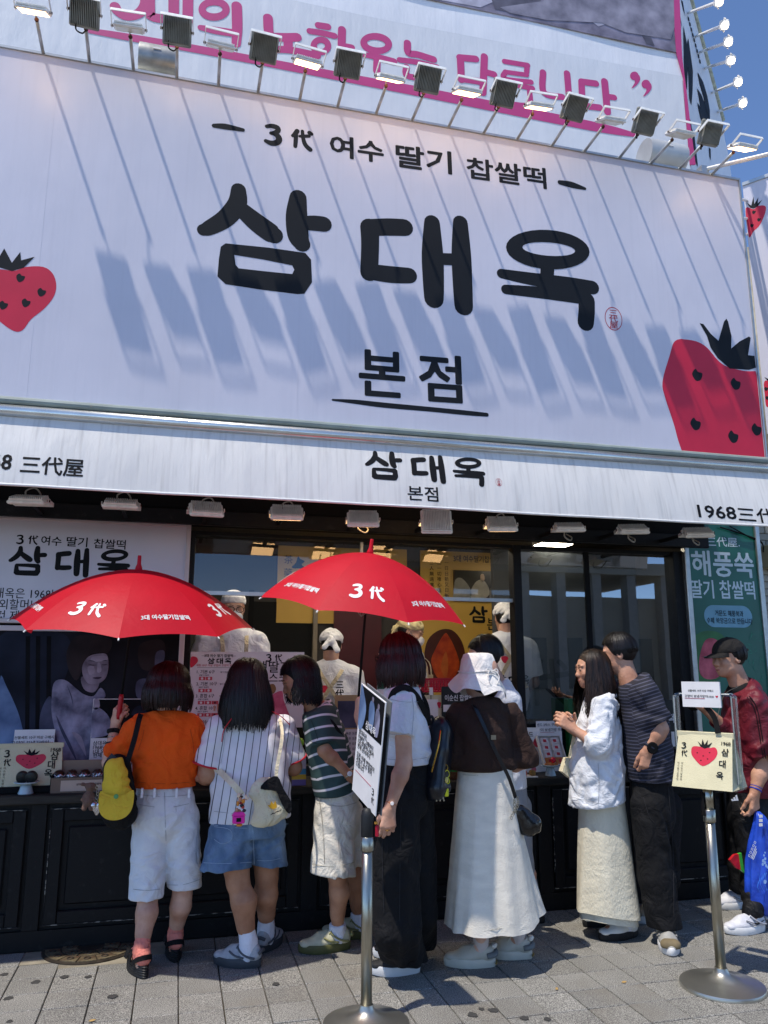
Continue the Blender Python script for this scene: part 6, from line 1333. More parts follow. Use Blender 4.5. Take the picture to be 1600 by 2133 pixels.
# ---------------------------------------------------------------- 3: green striped polo, leaning
Y = -.40; p = person(.95, Y, 'man with shaggy black hair leaning in, green striped polo and cream shorts', QG)
c = A(624, 1418, Y+.03); M = headM(-92, -22, 0); neck = A(662, 1480, Y+.03); chest = A(680, 1540, Y+.02); pel = A(702, 1672, Y+.02); hd = hvec(-75)
aL, aR = G(703, 1978, .11), G(748, 1952, .11)
legs = [(A(698, 1700, Y-.04), A(702, 1822, Y-.07), aL, -92), (A(722, 1700, Y+.1), A(735, 1820, Y+.14), aR, -80)]
arms = [((A(668, 1502, Y-.10), A(676, 1563, Y-.15), A(727, 1616, Y-.14), V(1, .2, -.5), V(.3, -.9, .3), V(.5, .2, 1)), dict(r_=(.044, .038, .027)))]
body(p, m_skinB, c, M, 1.0, neck, chest, pel, hd, legs, arms, male=True)
face_bits(c, M, 1.0, p)
v = Vol(*bounds([A(620, 1470, Y), A(750, 1670, Y)], .17), .0065); ax_a, ax_b = A(664, 1490, Y), A(704, 1655, Y); torso(v, [(A(668, 1502, Y), .150, .105), (A(682, 1555, Y), .158, .118), (A(694, 1610, Y), .158, .122), (A(702, 1662, Y), .165, .13)], hd)
v.cap(A(664, 1496, Y-.09), A(668, 1494, Y+.12), .06, .06, .05); v.cap(A(655, 1482, Y+.02), A(664, 1486, Y+.02), .052, .055, .04)
sa, sb2 = A(668, 1502, Y-.10), A(676, 1556, Y-.14); v.cap(sa, sb2, .066, .074, .035, cuts=[(sa+(sb2-sa)*.92, sb2-sa)]); v.ripple(.005, .1, [(.4, .2, 1), (-.6, .3, .7)], 31); v.cut(A(702, 1652, Y), (.1, 0, -1)); v.cut(A(652, 1476, Y), (-.6, 0, 1))
m_pol = stripe_mat('green_stripe_polo', '#2f4746', '#d2cfd2', .066, .0125, soft=.02); vobj('polo_shirt', [v.net()], m_pol, p, sgroup([(ax_a, ax_b, 0), (sa, sb2+(sb2-sa)*.3, .02)]))
v = Vol(*bounds([A(635, 1640, Y), A(750, 1820, Y)], .16), .007); torso(v, [(A(702, 1655, Y), .150, .118), (A(702, 1700, Y), .16, .14)], hd); v.cap(A(697, 1700, Y-.03), A(694, 1815, Y-.05), .115, .128, .03, cuts=[(A(694, 1815, Y), (-.1, 0, -1))]); v.cap(A(722, 1700, Y+.1), A(726, 1806, Y+.11), .11, .118, .03, cuts=[(A(726, 1800, Y+.1), (0, 0, -1))]); v.ripple(.006, .09, [(1, 0, .4), (.4, .3, .9)], 6); vobj('shorts', [v.net()], cloth('cream_cotton', '#d5d0c3', bump=.3, bs=120), p)
hair(c, M, 1.0, m_hblack, p, lambda a: abs(a) > 60, lambda a: .135+.02*math.cos(R(a*2)), n=1240, seed=9, cap_cut=[((0, .118, -.045), (0, 0, 0), (.085, .072, .10))], lower=(.11, .09, .075, -.045), flare=.02, wavy=.010, rad=(.096, .112, .112))
mb = strands(c, M, 1.0, 90, 77, lambda a: abs(a) < 50, lambda a: None, rad=(.096, .116, .112), phi0=(5, 30), phi1=68); obj('fringe', mb, m_hblack, p, True)
m_lsock = m_wsock; sock(aL, -92, m_lsock, p, .135, .042, kn=legs[0][1]); sock(aR, -80, m_lsock, p, .135, .042, kn=legs[1][1])
m_s3 = mat('cream_mesh_shoe', '#bfbb9f', .55, .15, 25, .3, 160); m_s3s = mat('olive_sole', '#57562f', .6, .25, 10)
for a_, t_ in ((aL, -92), (aR, -80)): shoe('sneaker', a_, hvec(t_), m_s3, m_s3s, p, .30, .108, .042, .10, toe=.05, bits=both(panels_(mat('olive_overlay', '#8a8655', .5)), laces(mat('olive_lace', '#6e7030', .7))))
watch(p, A(676, 1563, Y-.15), A(727, 1616, Y-.14), .93, m_steel, m_paper, r_=.031, name='wrist_watch', face=(0, -1, .4))
mb = MB(); strap(mb, [A(660, 1486, Y-.06), A(690, 1504, Y-.155), A(712, 1535, Y-.10)], .012, .002); tag(obj('bag_strap', mb, m_bk, p), None)
pl_ = sb2-sa; 

# ---------------------------------------------------------------- 4: white shirt, dark red bob, backpack
Y = -.92; p = person(1.2, Y, 'woman with a dark red bob in white shirt and wide black trousers', QG)
c = A(826, 1372, Y+.02); M = headM(-62, -4); neck = A(832, 1432, Y+.01); chest = A(838, 1495, Y); pel = A(840, 1625, Y); hd = hvec(-72)
aL, aR = G(846, 2026, .10), G(850, 1992, .10)
legs = [(A(828, 1660, Y-.05), A(832, 1840, Y-.03), aL, -85), (A(850, 1660, Y+.08), A(850, 1830, Y+.1), aR, -80)]
arms = [((A(838, 1462, Y-.13), A(842, 1590, Y-.15), A(812, 1683, Y-.17), V(-.12, -.05, -1), V(-.1, -1, .1), V(-1, .1, .1)), dict(r_=(.050, .041, .026), curls=(.5, .55, .6, .65), thumb=.35)), ((A(800, 1475, Y+.12), A(770, 1540, Y+.12), A(747, 1492, Y+.18), V(0, .1, 1), V(-1, 0, 0), V(0, -1, .2)), dict(curls=(1, 1, 1, 1)))]
body(p, m_skinC, c, M, .98, neck, chest, pel, hd, legs, arms); face_bits(c, M, .98, p)
v = Vol(*bounds([A(780, 1420, Y), A(905, 1600, Y)], .17), .0065); torso(v, [(A(838, 1462, Y), .140, .10), (A(842, 1510, Y), .150, .125), (A(846, 1560, Y), .148, .125), (A(846, 1595, Y), .148, .125)], hd)
v.cap(A(836, 1456, Y-.12), A(836, 1456, Y+.12), .058, .058, .05); v.cap(A(832, 1434, Y), A(836, 1442, Y), .055, .07, .03); sa, sb2 = A(836, 1462, Y-.12), A(828, 1536, Y-.15); v.cap(sa, sb2, .078, .088, .035, cuts=[(sa+(sb2-sa)*.93, sb2-sa)])
v.ripple(.006, .085, [(.3, .2, 1), (-.6, .2, .8), (1, 0, .2)], 41); v.cut(A(846, 1590, Y), (0, 0, -1)); v.cut(A(830, 1424, Y), (-.3, 0, 1)); vobj('shirt', [v.net()], cloth('white_cotton', '#d9dbe2', bump=.3, bs=110), p)
v = Vol(*bounds([A(770, 1580, Y), A(905, 2040, Y)], .16), .008); torso(v, [(A(846, 1595, Y), .142, .115), (A(842, 1660, Y), .155, .13)], hd)
v.cap(A(826, 1660, Y-.05), A(826, 1930, Y-.06), .120, .122, .012, flat=(V(0, 1, 0), 1.1)); v.cap(A(826, 1930, Y-.06), V(aL[0]+.0, aL[1], .03), .122, .112, .012); v.cap(A(856, 1660, Y+.09), A(868, 1900, Y+.12), .118, .112, .012); v.cap(A(868, 1900, Y+.12), V(aR[0]+.06, aR[1]+.02, .05), .112, .10, .012)
v.ripple(.011, .13, [(1, .2, .08), (.3, 1, .05)], 15); v.cut(V(aL[0], aL[1], .072), (-.12, 0, -1)); vobj('trousers', [v.net()], cloth('black_drape', (.006, .006, .007), bump=.12, bs=70), p)
hair(c, M, .98, m_hred, p, lambda a: abs(a) > 44, lambda a: .140+.006*math.cos(R(a)), n=1280, seed=13, cap_cut=FACE, lower=(.135, .108, .105, -.022), flare=.034, curl=.022, rad=(.110, .122, .114))
for a_, t_ in ((aL, -85), (aR, -80)): shoe('sneaker', a_, hvec(t_), mat('black_knit_shoe', '#1a1b1e', .7, .2, 30, .3, 200), mat('white_sole', '#d9d9d8', .5, .08, 9), p, .27, .10, .042, .085, toe=.05, wave=.006)
watch(p, A(842, 1590, Y-.15), A(812, 1683, Y-.17), .90, mat('rose_gold', '#b9795a', .3, metal=.9), m_paper, r_=.0285, face=(-.1, -1, .2), w_=.006)
mb = MB(); q = A(812, 1683, Y-.17); kk = q+nrm(V(-.12, -.05, -1))*.105+V(-.002, -.004, 0); tube(mb, [kk+V(.0105*math.cos(t), .0105*math.sin(t), 0) for t in np.linspace(0, 6.28, 13)], .0016, 5); obj('finger_ring', mb, mat('gold', '#c99a3f', .25, metal=1), p)
g_ = MB(); P = lambda x, y, z: c+M@(V(x, y, z)*.98)
for s_ in (-1, 1): tube(g_, [P(s_*.031+.021*math.cos(t), .110, .010+.017*math.sin(t)) for t in np.linspace(0, 6.28, 17)], .0017, 5); tube(g_, [P(s_*.052, .108, .012), P(s_*.075, .07, .014), P(s_*.078, .0, .012)], .0016, 5)
tube(g_, [P(-.010, .110, .012), P(.010, .110, .012)], .0016, 5); obj('glasses', g_, m_blackmat, p)
bp = empty('backpack', tuple(A(905, 1660, Y-.02)), 'navy leather backpack with gold zip on the white-shirted woman', 'backpack'); m_nl = mat('navy_leather', '#12161e', .32, .2, 10, .12, 80, coat=.15)
v = Vol(*bounds([A(910, 1580, Y-.02)], .30), .007); v.cap(A(918, 1535, Y+.02), A(900, 1640, Y+.02), .105, .125, .03, flat=(V(1, .25, 0), 2.0)); v.cap(A(916, 1525, Y-.03), A(898, 1640, Y-.05), .085, .10, .04, flat=(V(1, .25, 0), 1.8)); v.cut(A(900, 1660, Y), (.12, 0, -1), .02); v.cap(A(928, 1640, Y-.09), A(900, 1640, Y-.10), .03, .03, .03); v.ripple(.003, .12, [(0, 1, .4), (.3, 0, 1)], 3); vobj('pack', [v.net()], m_nl, bp)
mb = MB(); z0_, z1_ = A(921, 1524, Y-.13), A(903, 1605, Y-.155); tube(mb, cr([A(918, 1522, Y-.10), (A(914, 1550, Y-.135)), A(905, 1585, Y-.15), A(899, 1608, Y-.15)], 5), .0042, 6); obj('zip', mb, mat('gold', ''), bp)
mb = MB(); strap(mb, [A(812, 1462, Y-.15), A(822, 1440, Y-.17), A(845, 1432, Y-.175), A(866, 1448, Y-.16), A(884, 1480, Y-.12), A(895, 1510, Y-.06)], .016, .003, (-.3, -1, .4)); strap(mb, [A(875, 1440, Y+.08), A(890, 1470, Y+.1), A(894, 1500, Y+.06), A(900, 1520, Y+.03)], .016, .003, (1, -1, .3)); strap(mb, [A(850, 1588, Y-.155), A(862, 1612, Y-.14), A(880, 1640, Y-.08)], .014, .003); obj('strap', mb, m_bk, bp)
mb = MB(); tube(mb, cr([A(893, 1508, Y), A(896, 1494, Y), A(901, 1494, Y), A(902, 1510, Y)], 4), .008, 8); obj('top_handle', mb, m_nl, bp)
ky = empty('yellow_keyring', tuple(A(930, 1655, Y-.1)), 'yellow whistle keyring hanging from the navy backpack', 'charm'); m_yk = mat('neon_yellow', '#d8d829', .4)
for k, (x, y, w_) in enumerate(((929, 1598, .010), (931, 1612, .014), (932, 1626, .012))): mb = MB(); q = A(x, y, Y-.12); tube(mb, [q+V(w_*math.cos(t), .004*math.sin(2*t), w_*1.3*math.sin(t)) for t in np.linspace(0, 6.28, 15)], .0022, 5); obj('loop', mb, m_yk if k else mat('gold', ''), ky)
q = A(930, 1650, Y-.12); mb = MB(); bevbox(mb, tuple(q-V(.011, .008, .022)), tuple(q+V(.011, .008, .020)), .004); obj('whistle', mb, m_yk, ky); mb = MB(); ellip(mb, A(930, 1625, Y-.125), (.012, .01, .016), 8); obj('bead', mb, mat('pale_bead', '#d6c46a', .3), ky)
ky2 = empty('silver_tag', tuple(A(918, 1668, Y-.13)), 'small silver letter charm under the navy backpack', 'charm')
for s_ in (-1, 0, 1): mb = MB(); q = A(917+s_*5, 1664, Y-.13); strap(mb, [q+V(0, 0, .014), q+V(s_*.008, 0, -.012)], .0035, .001); obj('charm_bar', mb, m_steel, ky2)

# ---------------------------------------------------------------- 5: sun hat, brown top, long white skirt
Y = -.88; p = person(1.7, Y, 'woman in a white sun hat, sheer brown top and long white skirt', QG)
c = A(1000, 1408, Y+.02); M = headM(-38, -2); neck = A(1003, 1466, Y); chest = A(1008, 1530, Y); pel = A(1012, 1640, Y); hd = hvec(-35)
aL, aR = G(1003, 2012, .11), G(1080, 1995, .11)
legs = [(A(990, 1680, Y-.03), A(998, 1840, Y-.03), aL, -72), (A(1045, 1680, Y+.05), A(1070, 1830, Y+.04), aR, -68)]
arms = [((A(955, 1492, Y), A(940, 1570, Y+.02), A(935, 1560, Y+.26), V(-.2, 1, .2), V(0, 0, 1), V(1, 0, 0)), dict()), ((A(1066, 1490, Y+.02), A(1096, 1580, Y+.03), A(1075, 1600, Y+.22), V(-.4, 1, 0), V(0, 0, 1), V(-1, 0, 0)), dict())]
body(p, m_skinC, c, M, .98, neck, chest, pel, hd, legs, arms)
v = Vol(*bounds([A(915, 1450, Y), A(1110, 1620, Y)], .16), .007); torso(v, [(A(1008, 1492, Y), .150, .10), (A(1008, 1540, Y), .168, .13), (A(1008, 1588, Y), .175, .14)], hd); v.cap(A(958, 1490, Y), A(1060, 1488, Y), .055, .055, .05); v.cap(A(990, 1470, Y), A(1020, 1470, Y), .052, .052, .05)
for a_, b_, e_ in ((A(956, 1492, Y), A(938, 1572, Y+.02), A(936, 1560, Y+.2)), (A(1064, 1490, Y+.02), A(1092, 1580, Y+.02), A(1072, 1604, Y+.16))): v.cap(a_, b_, .066, .074, .04); v.cap(b_, e_, .074, .05, .04)
v.cap(A(975, 1590, Y), A(1045, 1596, Y), .09, .09, .05, flat=(hd, 1.0)); v.ripple(.007, .1, [(.8, .2, .6), (-.6, .2, .8)], 51); v.cut(A(1008, 1604, Y), (0, 0, -1), .03); v.cut(A(1003, 1458, Y), (0, .3, 1)); vobj('sheer_top', [v.net()], cloth('brown_knit', '#33231d', bump=.35, bs=220), p)
# skirt: flared loft with folds and a back slit
rs = random.Random(6); tp = A(1010, 1598, Y); hem = [A(1016, 1945, Y-.02)]; mb = MB(); rings = []; N = 72
for i in range(31):
    t = i/30; cz_ = tp+(A(1022, 1922, Y)-tp)*t; z = tp[2]+(A(1016, 1928, Y)[2]-tp[2])*t; hw = .150+.072*t**.8+.018*t*t; dp = .125+.07*t; ring = []
    for k in range(N):
        a = 2*math.pi*k/N; f = 1+t*(.045*math.sin(a*5+1.0)+.03*math.sin(a*9+2.2)+.02*math.sin(a*14+t*3))+.004*math.sin(a*23+i*.9)
        x = hw*math.cos(a)*f; y = dp*math.sin(a)*f
        if x > 0: x *= 1+.24*t*t*max(0, math.cos(a))           # the right-hand back panel swings out
        lift = .055*t*max(0, math.cos(a-.2))**2
        ring.append(V(cz_[0]+x, cz_[1]+y, z+lift+.004*math.sin(a*7)*t))
    rings.append(ring)
loft(mb, rings, cap=False); m_sk = cloth('white_crepe', '#e6dfd0', fold=.2, fs=7, bump=.4, bs=110, vs=8, stretch=(1, 1, 2.5)); sk = obj('skirt', mb, m_sk, p, True)
v = Vol(*bounds([V(*aL[:2], .1), V(*aL[:2], .3)], .08), .006); v.cap(V(*aL[:2], .08), V(*aL[:2], .32), .041, .048, .02); v2 = Vol(*bounds([V(*aR[:2], .1), V(*aR[:2], .3)], .08), .006); v2.cap(V(*aR[:2], .08), V(*aR[:2], .36), .041, .048, .02); vobj('stockings', [v.net(), v2.net()], cloth('pale_stocking', '#cdbfb6', bump=.3), p)
m_s5 = mat('off_white_leather', '#b9b5a6', .45, .1, 10, .08, 60)
def heelpatch(r_, P, sole, hgt, L, W):
    mb = MB(); tube(mb, cr([P(-.038, .045, sole+.02), P(-.036, .008, sole+.028), P(0, -.004, sole+.032), P(.036, .008, sole+.028), P(.038, .045, sole+.02)], 4), .0145, 8); obj('heel_patch', mb, mat('grey_suede', '#6c7274', .8), r_, True); mb = MB(); tube(mb, cr([P(-.024, .01, sole+.062), P(0, -.002, sole+.066), P(.024, .01, sole+.062)], 4), .011, 8); obj('heel_tab', mb, mat('white_leather', '#dedbd2', .5), r_, True); mb = MB(); tube(mb, cr([P(-.03, -.001, sole*.55), P(0, -.008, sole*.6), P(.03, -.001, sole*.55)], 4), .005, 6); obj('heel_mark', mb, mat('dull_gold', '#a08a4a', .4, metal=.6), r_)
for a_, t_ in ((aL, -72), (aR, -68)): shoe('sneaker', a_, hvec(t_), m_s5, mat('off_white_sole', '#c5c1b2', .5, .1, 10), p, .275, .10, .04, .098, bits=both(heelpatch, laces(m_s5)))
# hat (a child of the figure: clothing)
m_hat = cloth('hat_cotton', '#dcd9d4', bump=.3, bs=110); ht = A(996, 1398, Y+.02); mb = MB(); rings = []; N = 60
for z, r_, dr in ((.100, .02, 0), (.098, .06, 0), (.090, .082, 0), (.060, .095, 0), (.02, .102, 0), (-.005, .105, 0), (-.010, .107, 0), (-.028, .118, .2), (-.06, .134, .6), (-.095, .150, 1), (-.125, .162, 1.3)):
    rings.append([ht+V(r_*1.0*math.cos(a)*(1+.06*dr*math.sin(a*5+.6)), r_*1.08*math.sin(a)*(1+.04*dr*math.sin(a*4)), z+.012*dr*math.sin(a*5+1.0)+.01*dr*math.sin(a*3)+(.02*dr if math.cos(a) < -.3 else 0)+.004*math.sin(a*9)*(z > .05)) for a in np.linspace(0, 2*math.pi, N+1)[:-1]])
rings.insert(0, [ht+V(.001*math.cos(a), .001*math.sin(a), .1) for a in np.linspace(0, 2*math.pi, N+1)[:-1]]); loft(mb, rings, cap=False); hto = obj('sun_hat', mb, m_hat, p, True)
mb = MB(); tube(mb, [ht+V(.110*math.cos(a), .117*math.sin(a), -.004+.003*math.sin(a*3)) for a in np.linspace(0, 2*math.pi, 41)], .0045, 6); q = ht+V(.03, -.122, -.004)
for dx, dz in ((-.03, -.055), (.035, -.05)): tube(mb, cr([q, q+V(dx*.6, -.016, .004), q+V(dx, -.03, dz*.6), q+V(dx*.5, -.035, dz*1.4)], 5), .0032, 6)
for s_ in (-1, 1): tube(mb, cr([q, q+V(s_*.026, -.012, .016), q+V(s_*.034, -.016, 0), q+V(s_*.018, -.012, -.008), q], 5), .0032, 6)
obj('hat_ribbon', mb, m_hat, hto, True)
v = Vol(*bounds([A(1000, 1440, Y)], .14), .006); v.ell(c+M@V(0, -.035, -.03), (.085, .08, .085), None, .02); v.cap(c+M@V(0, -.04, -.05), c+M@V(0, -.05, -.085), .055, .04, .03); vobj('hair', [v.net()], m_hblack, p)
b5 = empty('black_handbag', tuple(A(1090, 1725, Y-.1)), 'small black leather crossbody bag with silver chain on the white skirt', 'bag'); v = Vol(*bounds([A(1092, 1700, Y-.08)], .14), .0055); h0 = A(1094, 1706, Y-.08); v.cap(h0+V(-.03, 0, .035), h0+V(.02, 0, -.025), .045, .062, .03, flat=(V(.1, 1, 0), 1.5)); v.cap(h0+V(.0, 0, -.045), h0+V(.05, 0, -.035), .035, .04, .03, flat=(V(.1, 1, 0), 1.3)); v.ripple(.004, .07, [(1, 0, .8), (.2, 0, 1)], 4); vobj('pouch', [v.net()], mat('glossy_black_leather', '#0d0e11', .2, .1, 10, .12, 50, coat=.3), b5)
mb = MB(); strap(mb, [A(984, 1466, Y-.06), A(992, 1478, Y-.13), A(1012, 1520, Y-.165), A(1035, 1570, Y-.175), A(1060, 1620, Y-.17), A(1074, 1662, Y-.14)], .0095, .002); obj('strap', mb, m_bkleather, b5); mb = MB(); q = A(1028, 1536, Y-.185); boxm(mb, tuple(q-V(.014, .002, .012)), tuple(q+V(.014, .004, .012))); obj('buckle', mb, m_steel, b5)
for k in range(10): mb = MB(); q = A(1078-k*1.0+4*math.sin(k*.5), 1662+k*4.6, Y-.15); tube(mb, [q+V(.006*math.cos(t), .005*math.sin(t)*(k % 2), .008*math.sin(t)) for t in np.linspace(0, 6.28, 9)], .0018, 5); obj('chain_link', mb, m_steel, b5)
mb = MB(); vtext(mb, Fr(A(1072, 1680, Y-.155)), 'BOOM', 0, .02, .026, .019, bold=.04); obj('letter_charm', mb, m_steel, b5)

# ---------------------------------------------------------------- 6: man behind the hat
Y = -.30; p = person(1.95, Y, 'man with short black hair, glasses and white polo behind the sun hat', QG)
c = A(1008, 1372, Y); M = headM(-88, -12); neck = A(1035, 1428, Y); chest = A(1045, 1500, Y); pel = A(1060, 1640, Y); hd = hvec(-60); aL, aR = G(1075, 1935, .1), G(1110, 1920, .1)
legs = [(A(1048, 1680, Y-.04), A(1056, 1800, Y-.04), aL, -60), (A(1078, 1680, Y+.05), A(1085, 1795, Y+.06), aR, -60)]
arms = [((A(1062, 1465, Y-.12), A(1066, 1560, Y-.10), A(1010, 1560, Y+.06), V(-1, .3, 0), V(0, 0, 1), V(0, 1, 0)), dict()), ]
body(p, m_skinC, c, M, 1.02, neck, chest, pel, hd, legs, arms, male=True); face_bits(c, M, 1.02, p)
v = Vol(*bounds([A(980, 1420, Y), A(1100, 1660, Y)], .18), .008); torso(v, [(A(1040, 1462, Y), .165, .115), (A(1046, 1540, Y), .17, .13), (A(1055, 1650, Y), .165, .135)], hd); v.cap(A(1048, 1452, Y-.12), A(1020, 1456, Y+.1), .066, .066, .05); v.cap(neck, A(1036, 1440, Y), .06, .075, .04); sa, sb2 = A(1062, 1460, Y-.12), A(1066, 1540, Y-.12); v.cap(sa, sb2, .075, .082, .04, cuts=[(sb2, sb2-sa)]); v.ripple(.006, .11, [(.6, .2, .8), (-.6, .2, .8)], 61); v.cut(A(1055, 1640, Y), (0, 0, -1)); v.cut(A(1030, 1424, Y), (-.5, 0, 1)); vobj('polo_shirt', [v.net()], cloth('pale_polo', '#d5d8df', bump=.2), p)
v = Vol(*bounds([A(1020, 1620, Y), A(1120, 1930, Y)], .16), .008); torso(v, [(A(1058, 1640, Y), .145, .115), (A(1062, 1690, Y), .15, .12)], hd)
for L in legs: v.cap(L[0], L[1], .09, .075, .03); v.cap(L[1], L[2], .075, .062, .03)
v.ripple(.006, .1, [(.7, 0, .6)], 3); v.cut(V(0, 0, .09), (0, 0, -1)); vobj('trousers', [v.net()], cloth('grey_trousers', '#8f949c'), p)
hair(c, M, 1.02, m_hblack, p, lambda a: abs(a) > 60, lambda a: None, n=920, seed=17, cap_cut=FACE+[((0, 0, -.045), (0, 0, -1)), ((0, .02, -.02), (0, .6, -1))], rad=(.100, .114, .118), phi1=104, w_=.0045)
mb = strands(c, M, 1.02, 110, 78, lambda a: abs(a) < 62, lambda a: None, rad=(.094, .112, .112), phi0=(4, 30), phi1=58, w_=.0045); obj('fringe', mb, m_hblack, p, True)
g_ = MB(); P = lambda x, y, z: c+M@(V(x, y, z)*1.02)
for s_ in (-1, 1): tube(g_, [P(s_*.031+.021*math.cos(t), .112, .010+.016*math.sin(t)) for t in np.linspace(0, 6.28, 17)], .0018, 5); tube(g_, [P(s_*.052, .108, .014), P(s_*.078, .06, .014), P(s_*.080, .0, .012)], .0018, 5)
obj('glasses', g_, m_blackmat, p)
for a_ in (aL, aR): shoe('shoe', a_, hvec(-60), m_bkleather, m_rubber, p)

# ---------------------------------------------------------------- 7: long hair, white linen shirt
Y = -.55; p = person(2.58, Y, 'woman with long dark hair, loose white linen shirt and cream skirt', QG)
c = A(1232, 1396, Y); M = headM(-84, -4); neck = A(1258, 1446, Y); chest = A(1258, 1505, Y); pel = A(1255, 1640, Y); hd = hvec(-80); aL, aR = G(1306, 1952, .10), G(1272, 1925, .10)
legs = [(A(1262, 1690, Y-.04), A(1278, 1810, Y-.05), aL, -95), (A(1250, 1690, Y+.07), A(1255, 1805, Y+.12), aR, -90)]
wl = A(1200, 1535, Y-.10); 
arms = [((A(1258, 1470, Y-.12), A(1245, 1552, Y-.16), A(1196, 1520, Y-.08), V(-.9, .25, .75), V(-.3, -.9, .4), V(-.3, .3, 1)), dict(r_=(.044, .037, .024), curls=(.55, .75, .8, .85), thumb=.5)), ((A(1245, 1470, Y+.14), A(1230, 1550, Y+.14), A(1190, 1518, Y+.02), V(-.75, -.35, .75), V(-.2, .9, .3), V(-.2, -.3, 1)), dict(r_=(.044, .037, .024), curls=(.6, .8, .85, .9)))]
body(p, m_skinA, c, M, .96, neck, chest, pel, hd, legs, arms); face_bits(c, M, .96, p)
v = Vol(*bounds([A(1170, 1430, Y), A(1310, 1700, Y)], .17), .0065); torso(v, [(A(1252, 1468, Y), .130, .10), (A(1246, 1530, Y), .155, .13), (A(1243, 1600, Y), .175, .155), (A(1244, 1690, Y), .190, .175)], hd); v.cap(A(1256, 1462, Y-.11), A(1250, 1462, Y+.12), .060, .060, .05); v.cap(A(1258, 1448, Y), A(1256, 1452, Y), .056, .06, .03)
a_, b_ = A(1258, 1468, Y-.12), A(1246, 1550, Y-.16); v.cap(a_, b_, .075, .080, .04); fw = A(1216, 1535, Y-.12); v.cap(b_, fw, .078, .062, .03, cuts=[(A(1222, 1537, Y-.125), fw-b_)]); v.ripple(.008, .07, [(.5, .2, .9), (-.7, .2, .6), (1, 0, .1)], 71, 1.6); v.cut(A(1244, 1672, Y), (.14, 0, -1)); v.cut(A(1256, 1438, Y), (-.3, 0, 1)); vobj('linen_shirt', [v.net()], cloth('white_linen_gauze', '#dcdfe4', fold=.45, fs=11, bump=.35, bs=90, vs=9), p)
mb = MB(); rings = []; tp = A(1252, 1655, Y); bt_ = A(1268, 1898, Y)
for i in range(25):
    t = i/24; cc = tp+(bt_-tp)*t; hw = .135+.06*t; dp = .13+.05*t; rings.append([V(cc[0]+hw*math.cos(a)*(1+t*.05*math.sin(a*4+.5)+.02*math.sin(a*9+t*4)), cc[1]+dp*math.sin(a)*(1+t*.05*math.sin(a*5)), cc[2]+.012*math.sin(a*2)*t-.01*t*math.cos(a)) for a in np.linspace(0, 2*math.pi, 61)[:-1]])
loft(mb, rings, cap=False); m_gz = cloth('cream_gauze', '#dad3bd', fold=.22, fs=8, bump=.45, bs=120, vs=10, stretch=(1, 1, .45)); s7 = obj('skirt', mb, m_gz, p, True)
mb = MB(); r2 = [[q*V(1, 1, 1)+V(0, 0, -.045*(k+1)/2)+(V(cc[0], cc[1], 0)-q*V(1, 1, 0))*.07 for q in rings[-2]] for k in range(3)]; loft(mb, r2, cap=False); obj('underskirt', mb, m_gz, s7, True)
hair(c, M, .96, m_hbrown, p, lambda a: abs(a) > 47, lambda a: .36 if abs(a) > 100 else .30, n=1280, seed=23, cap_cut=FACE, lower=(.26, .080, .062, -.05), flare=.03, wavy=.022, rad=(.093, .112, .106), part=.01)
sock(aL, -95, m_wsock, p, .19, .040, kn=legs[0][1]); sock(aR, -90, m_wsock, p, .19, .040, kn=legs[1][1])
for a_, t_ in ((aL, -95), (aR, -90)): shoe('canvas_shoe', a_, hvec(t_), mat('white_canvas', '#d9d7cf', .7, .08, 12, .15, 120), mat('black_ridged_sole', '#131315', .6, .2, 20, .4, 160, stretch=(30, 30, .5)), p, .265, .10, .038, .088, bits=laces(m_wsock, 3))
watch(p, A(1245, 1552, Y-.16), A(1196, 1520, Y-.08), .60, m_bkleather, m_bk, r_=.030, name='bracelet', w_=.004)
tg = empty('cream_tote', tuple(A(1180, 1610, Y+.1)), 'corner of a cream cloth bag hanging in front of the white linen shirt', 'bag'); mb = MB(); Ft = Fr(A(1185, 1600, Y+.05)); poly(mb, Ft, [(-.01, .06), (.07, .06), (.07, -.1), (.0, -.055), (-.045, -.02)], 0, th=.05); obj('bag_body', mb, m_can, tg); mb = MB(); strap(mb, [Ft.p(.02, .06, -.02), Ft.p(.05, .2, .0), Ft.p(.1, .3, 0)], .01, .002); obj('handle', mb, m_can, tg)

# ---------------------------------------------------------------- 8: man in navy striped T-shirt
Y = -.68; p = person(2.8, Y, 'man in a navy fine-striped T-shirt and black trousers, head turned away', QG)
c = A(1289, 1364, Y+.10); M = headM(-58, -8); neck = A(1312, 1425, Y+.06); chest = A(1330, 1490, Y+.02); pel = A(1355, 1630, Y); hd = hvec(-62); aL, aR = G(1388, 1968, .10), G(1375, 1918, .10)
legs = [(A(1352, 1680, Y-.06), A(1366, 1830, Y-.07), aL, 205), (A(1385, 1680, Y+.08), A(1378, 1820, Y+.12), aR, -85)]
arms = [((A(1350, 1450, Y-.12), A(1376, 1518, Y-.16), A(1350, 1562, Y-.14), V(-.18, .02, -1), V(-.2, -1, .1), V(-1, .2, 0)), dict(s=1.06, r_=(.052, .045, .031), curls=(.85, .95, 1.0, 1.05), thumb=.3))]
body(p, m_skinA, c, M, 1.0, neck, chest, pel, hd, legs, arms, male=True); face_bits(c, M, 1.0, p)
v = Vol(*bounds([A(1270, 1400, Y), A(1425, 1650, Y)], .18), .0065); torso(v, [(A(1330, 1450, Y+.02), .165, .115), (A(1345, 1510, Y), .172, .13), (A(1352, 1570, Y), .172, .135), (A(1358, 1640, Y), .175, .14)], hd); v.cap(A(1342, 1440, Y-.12), A(1312, 1440, Y+.14), .066, .066, .05); v.cap(A(1315, 1424, Y+.05), A(1322, 1432, Y+.03), .062, .075, .04)
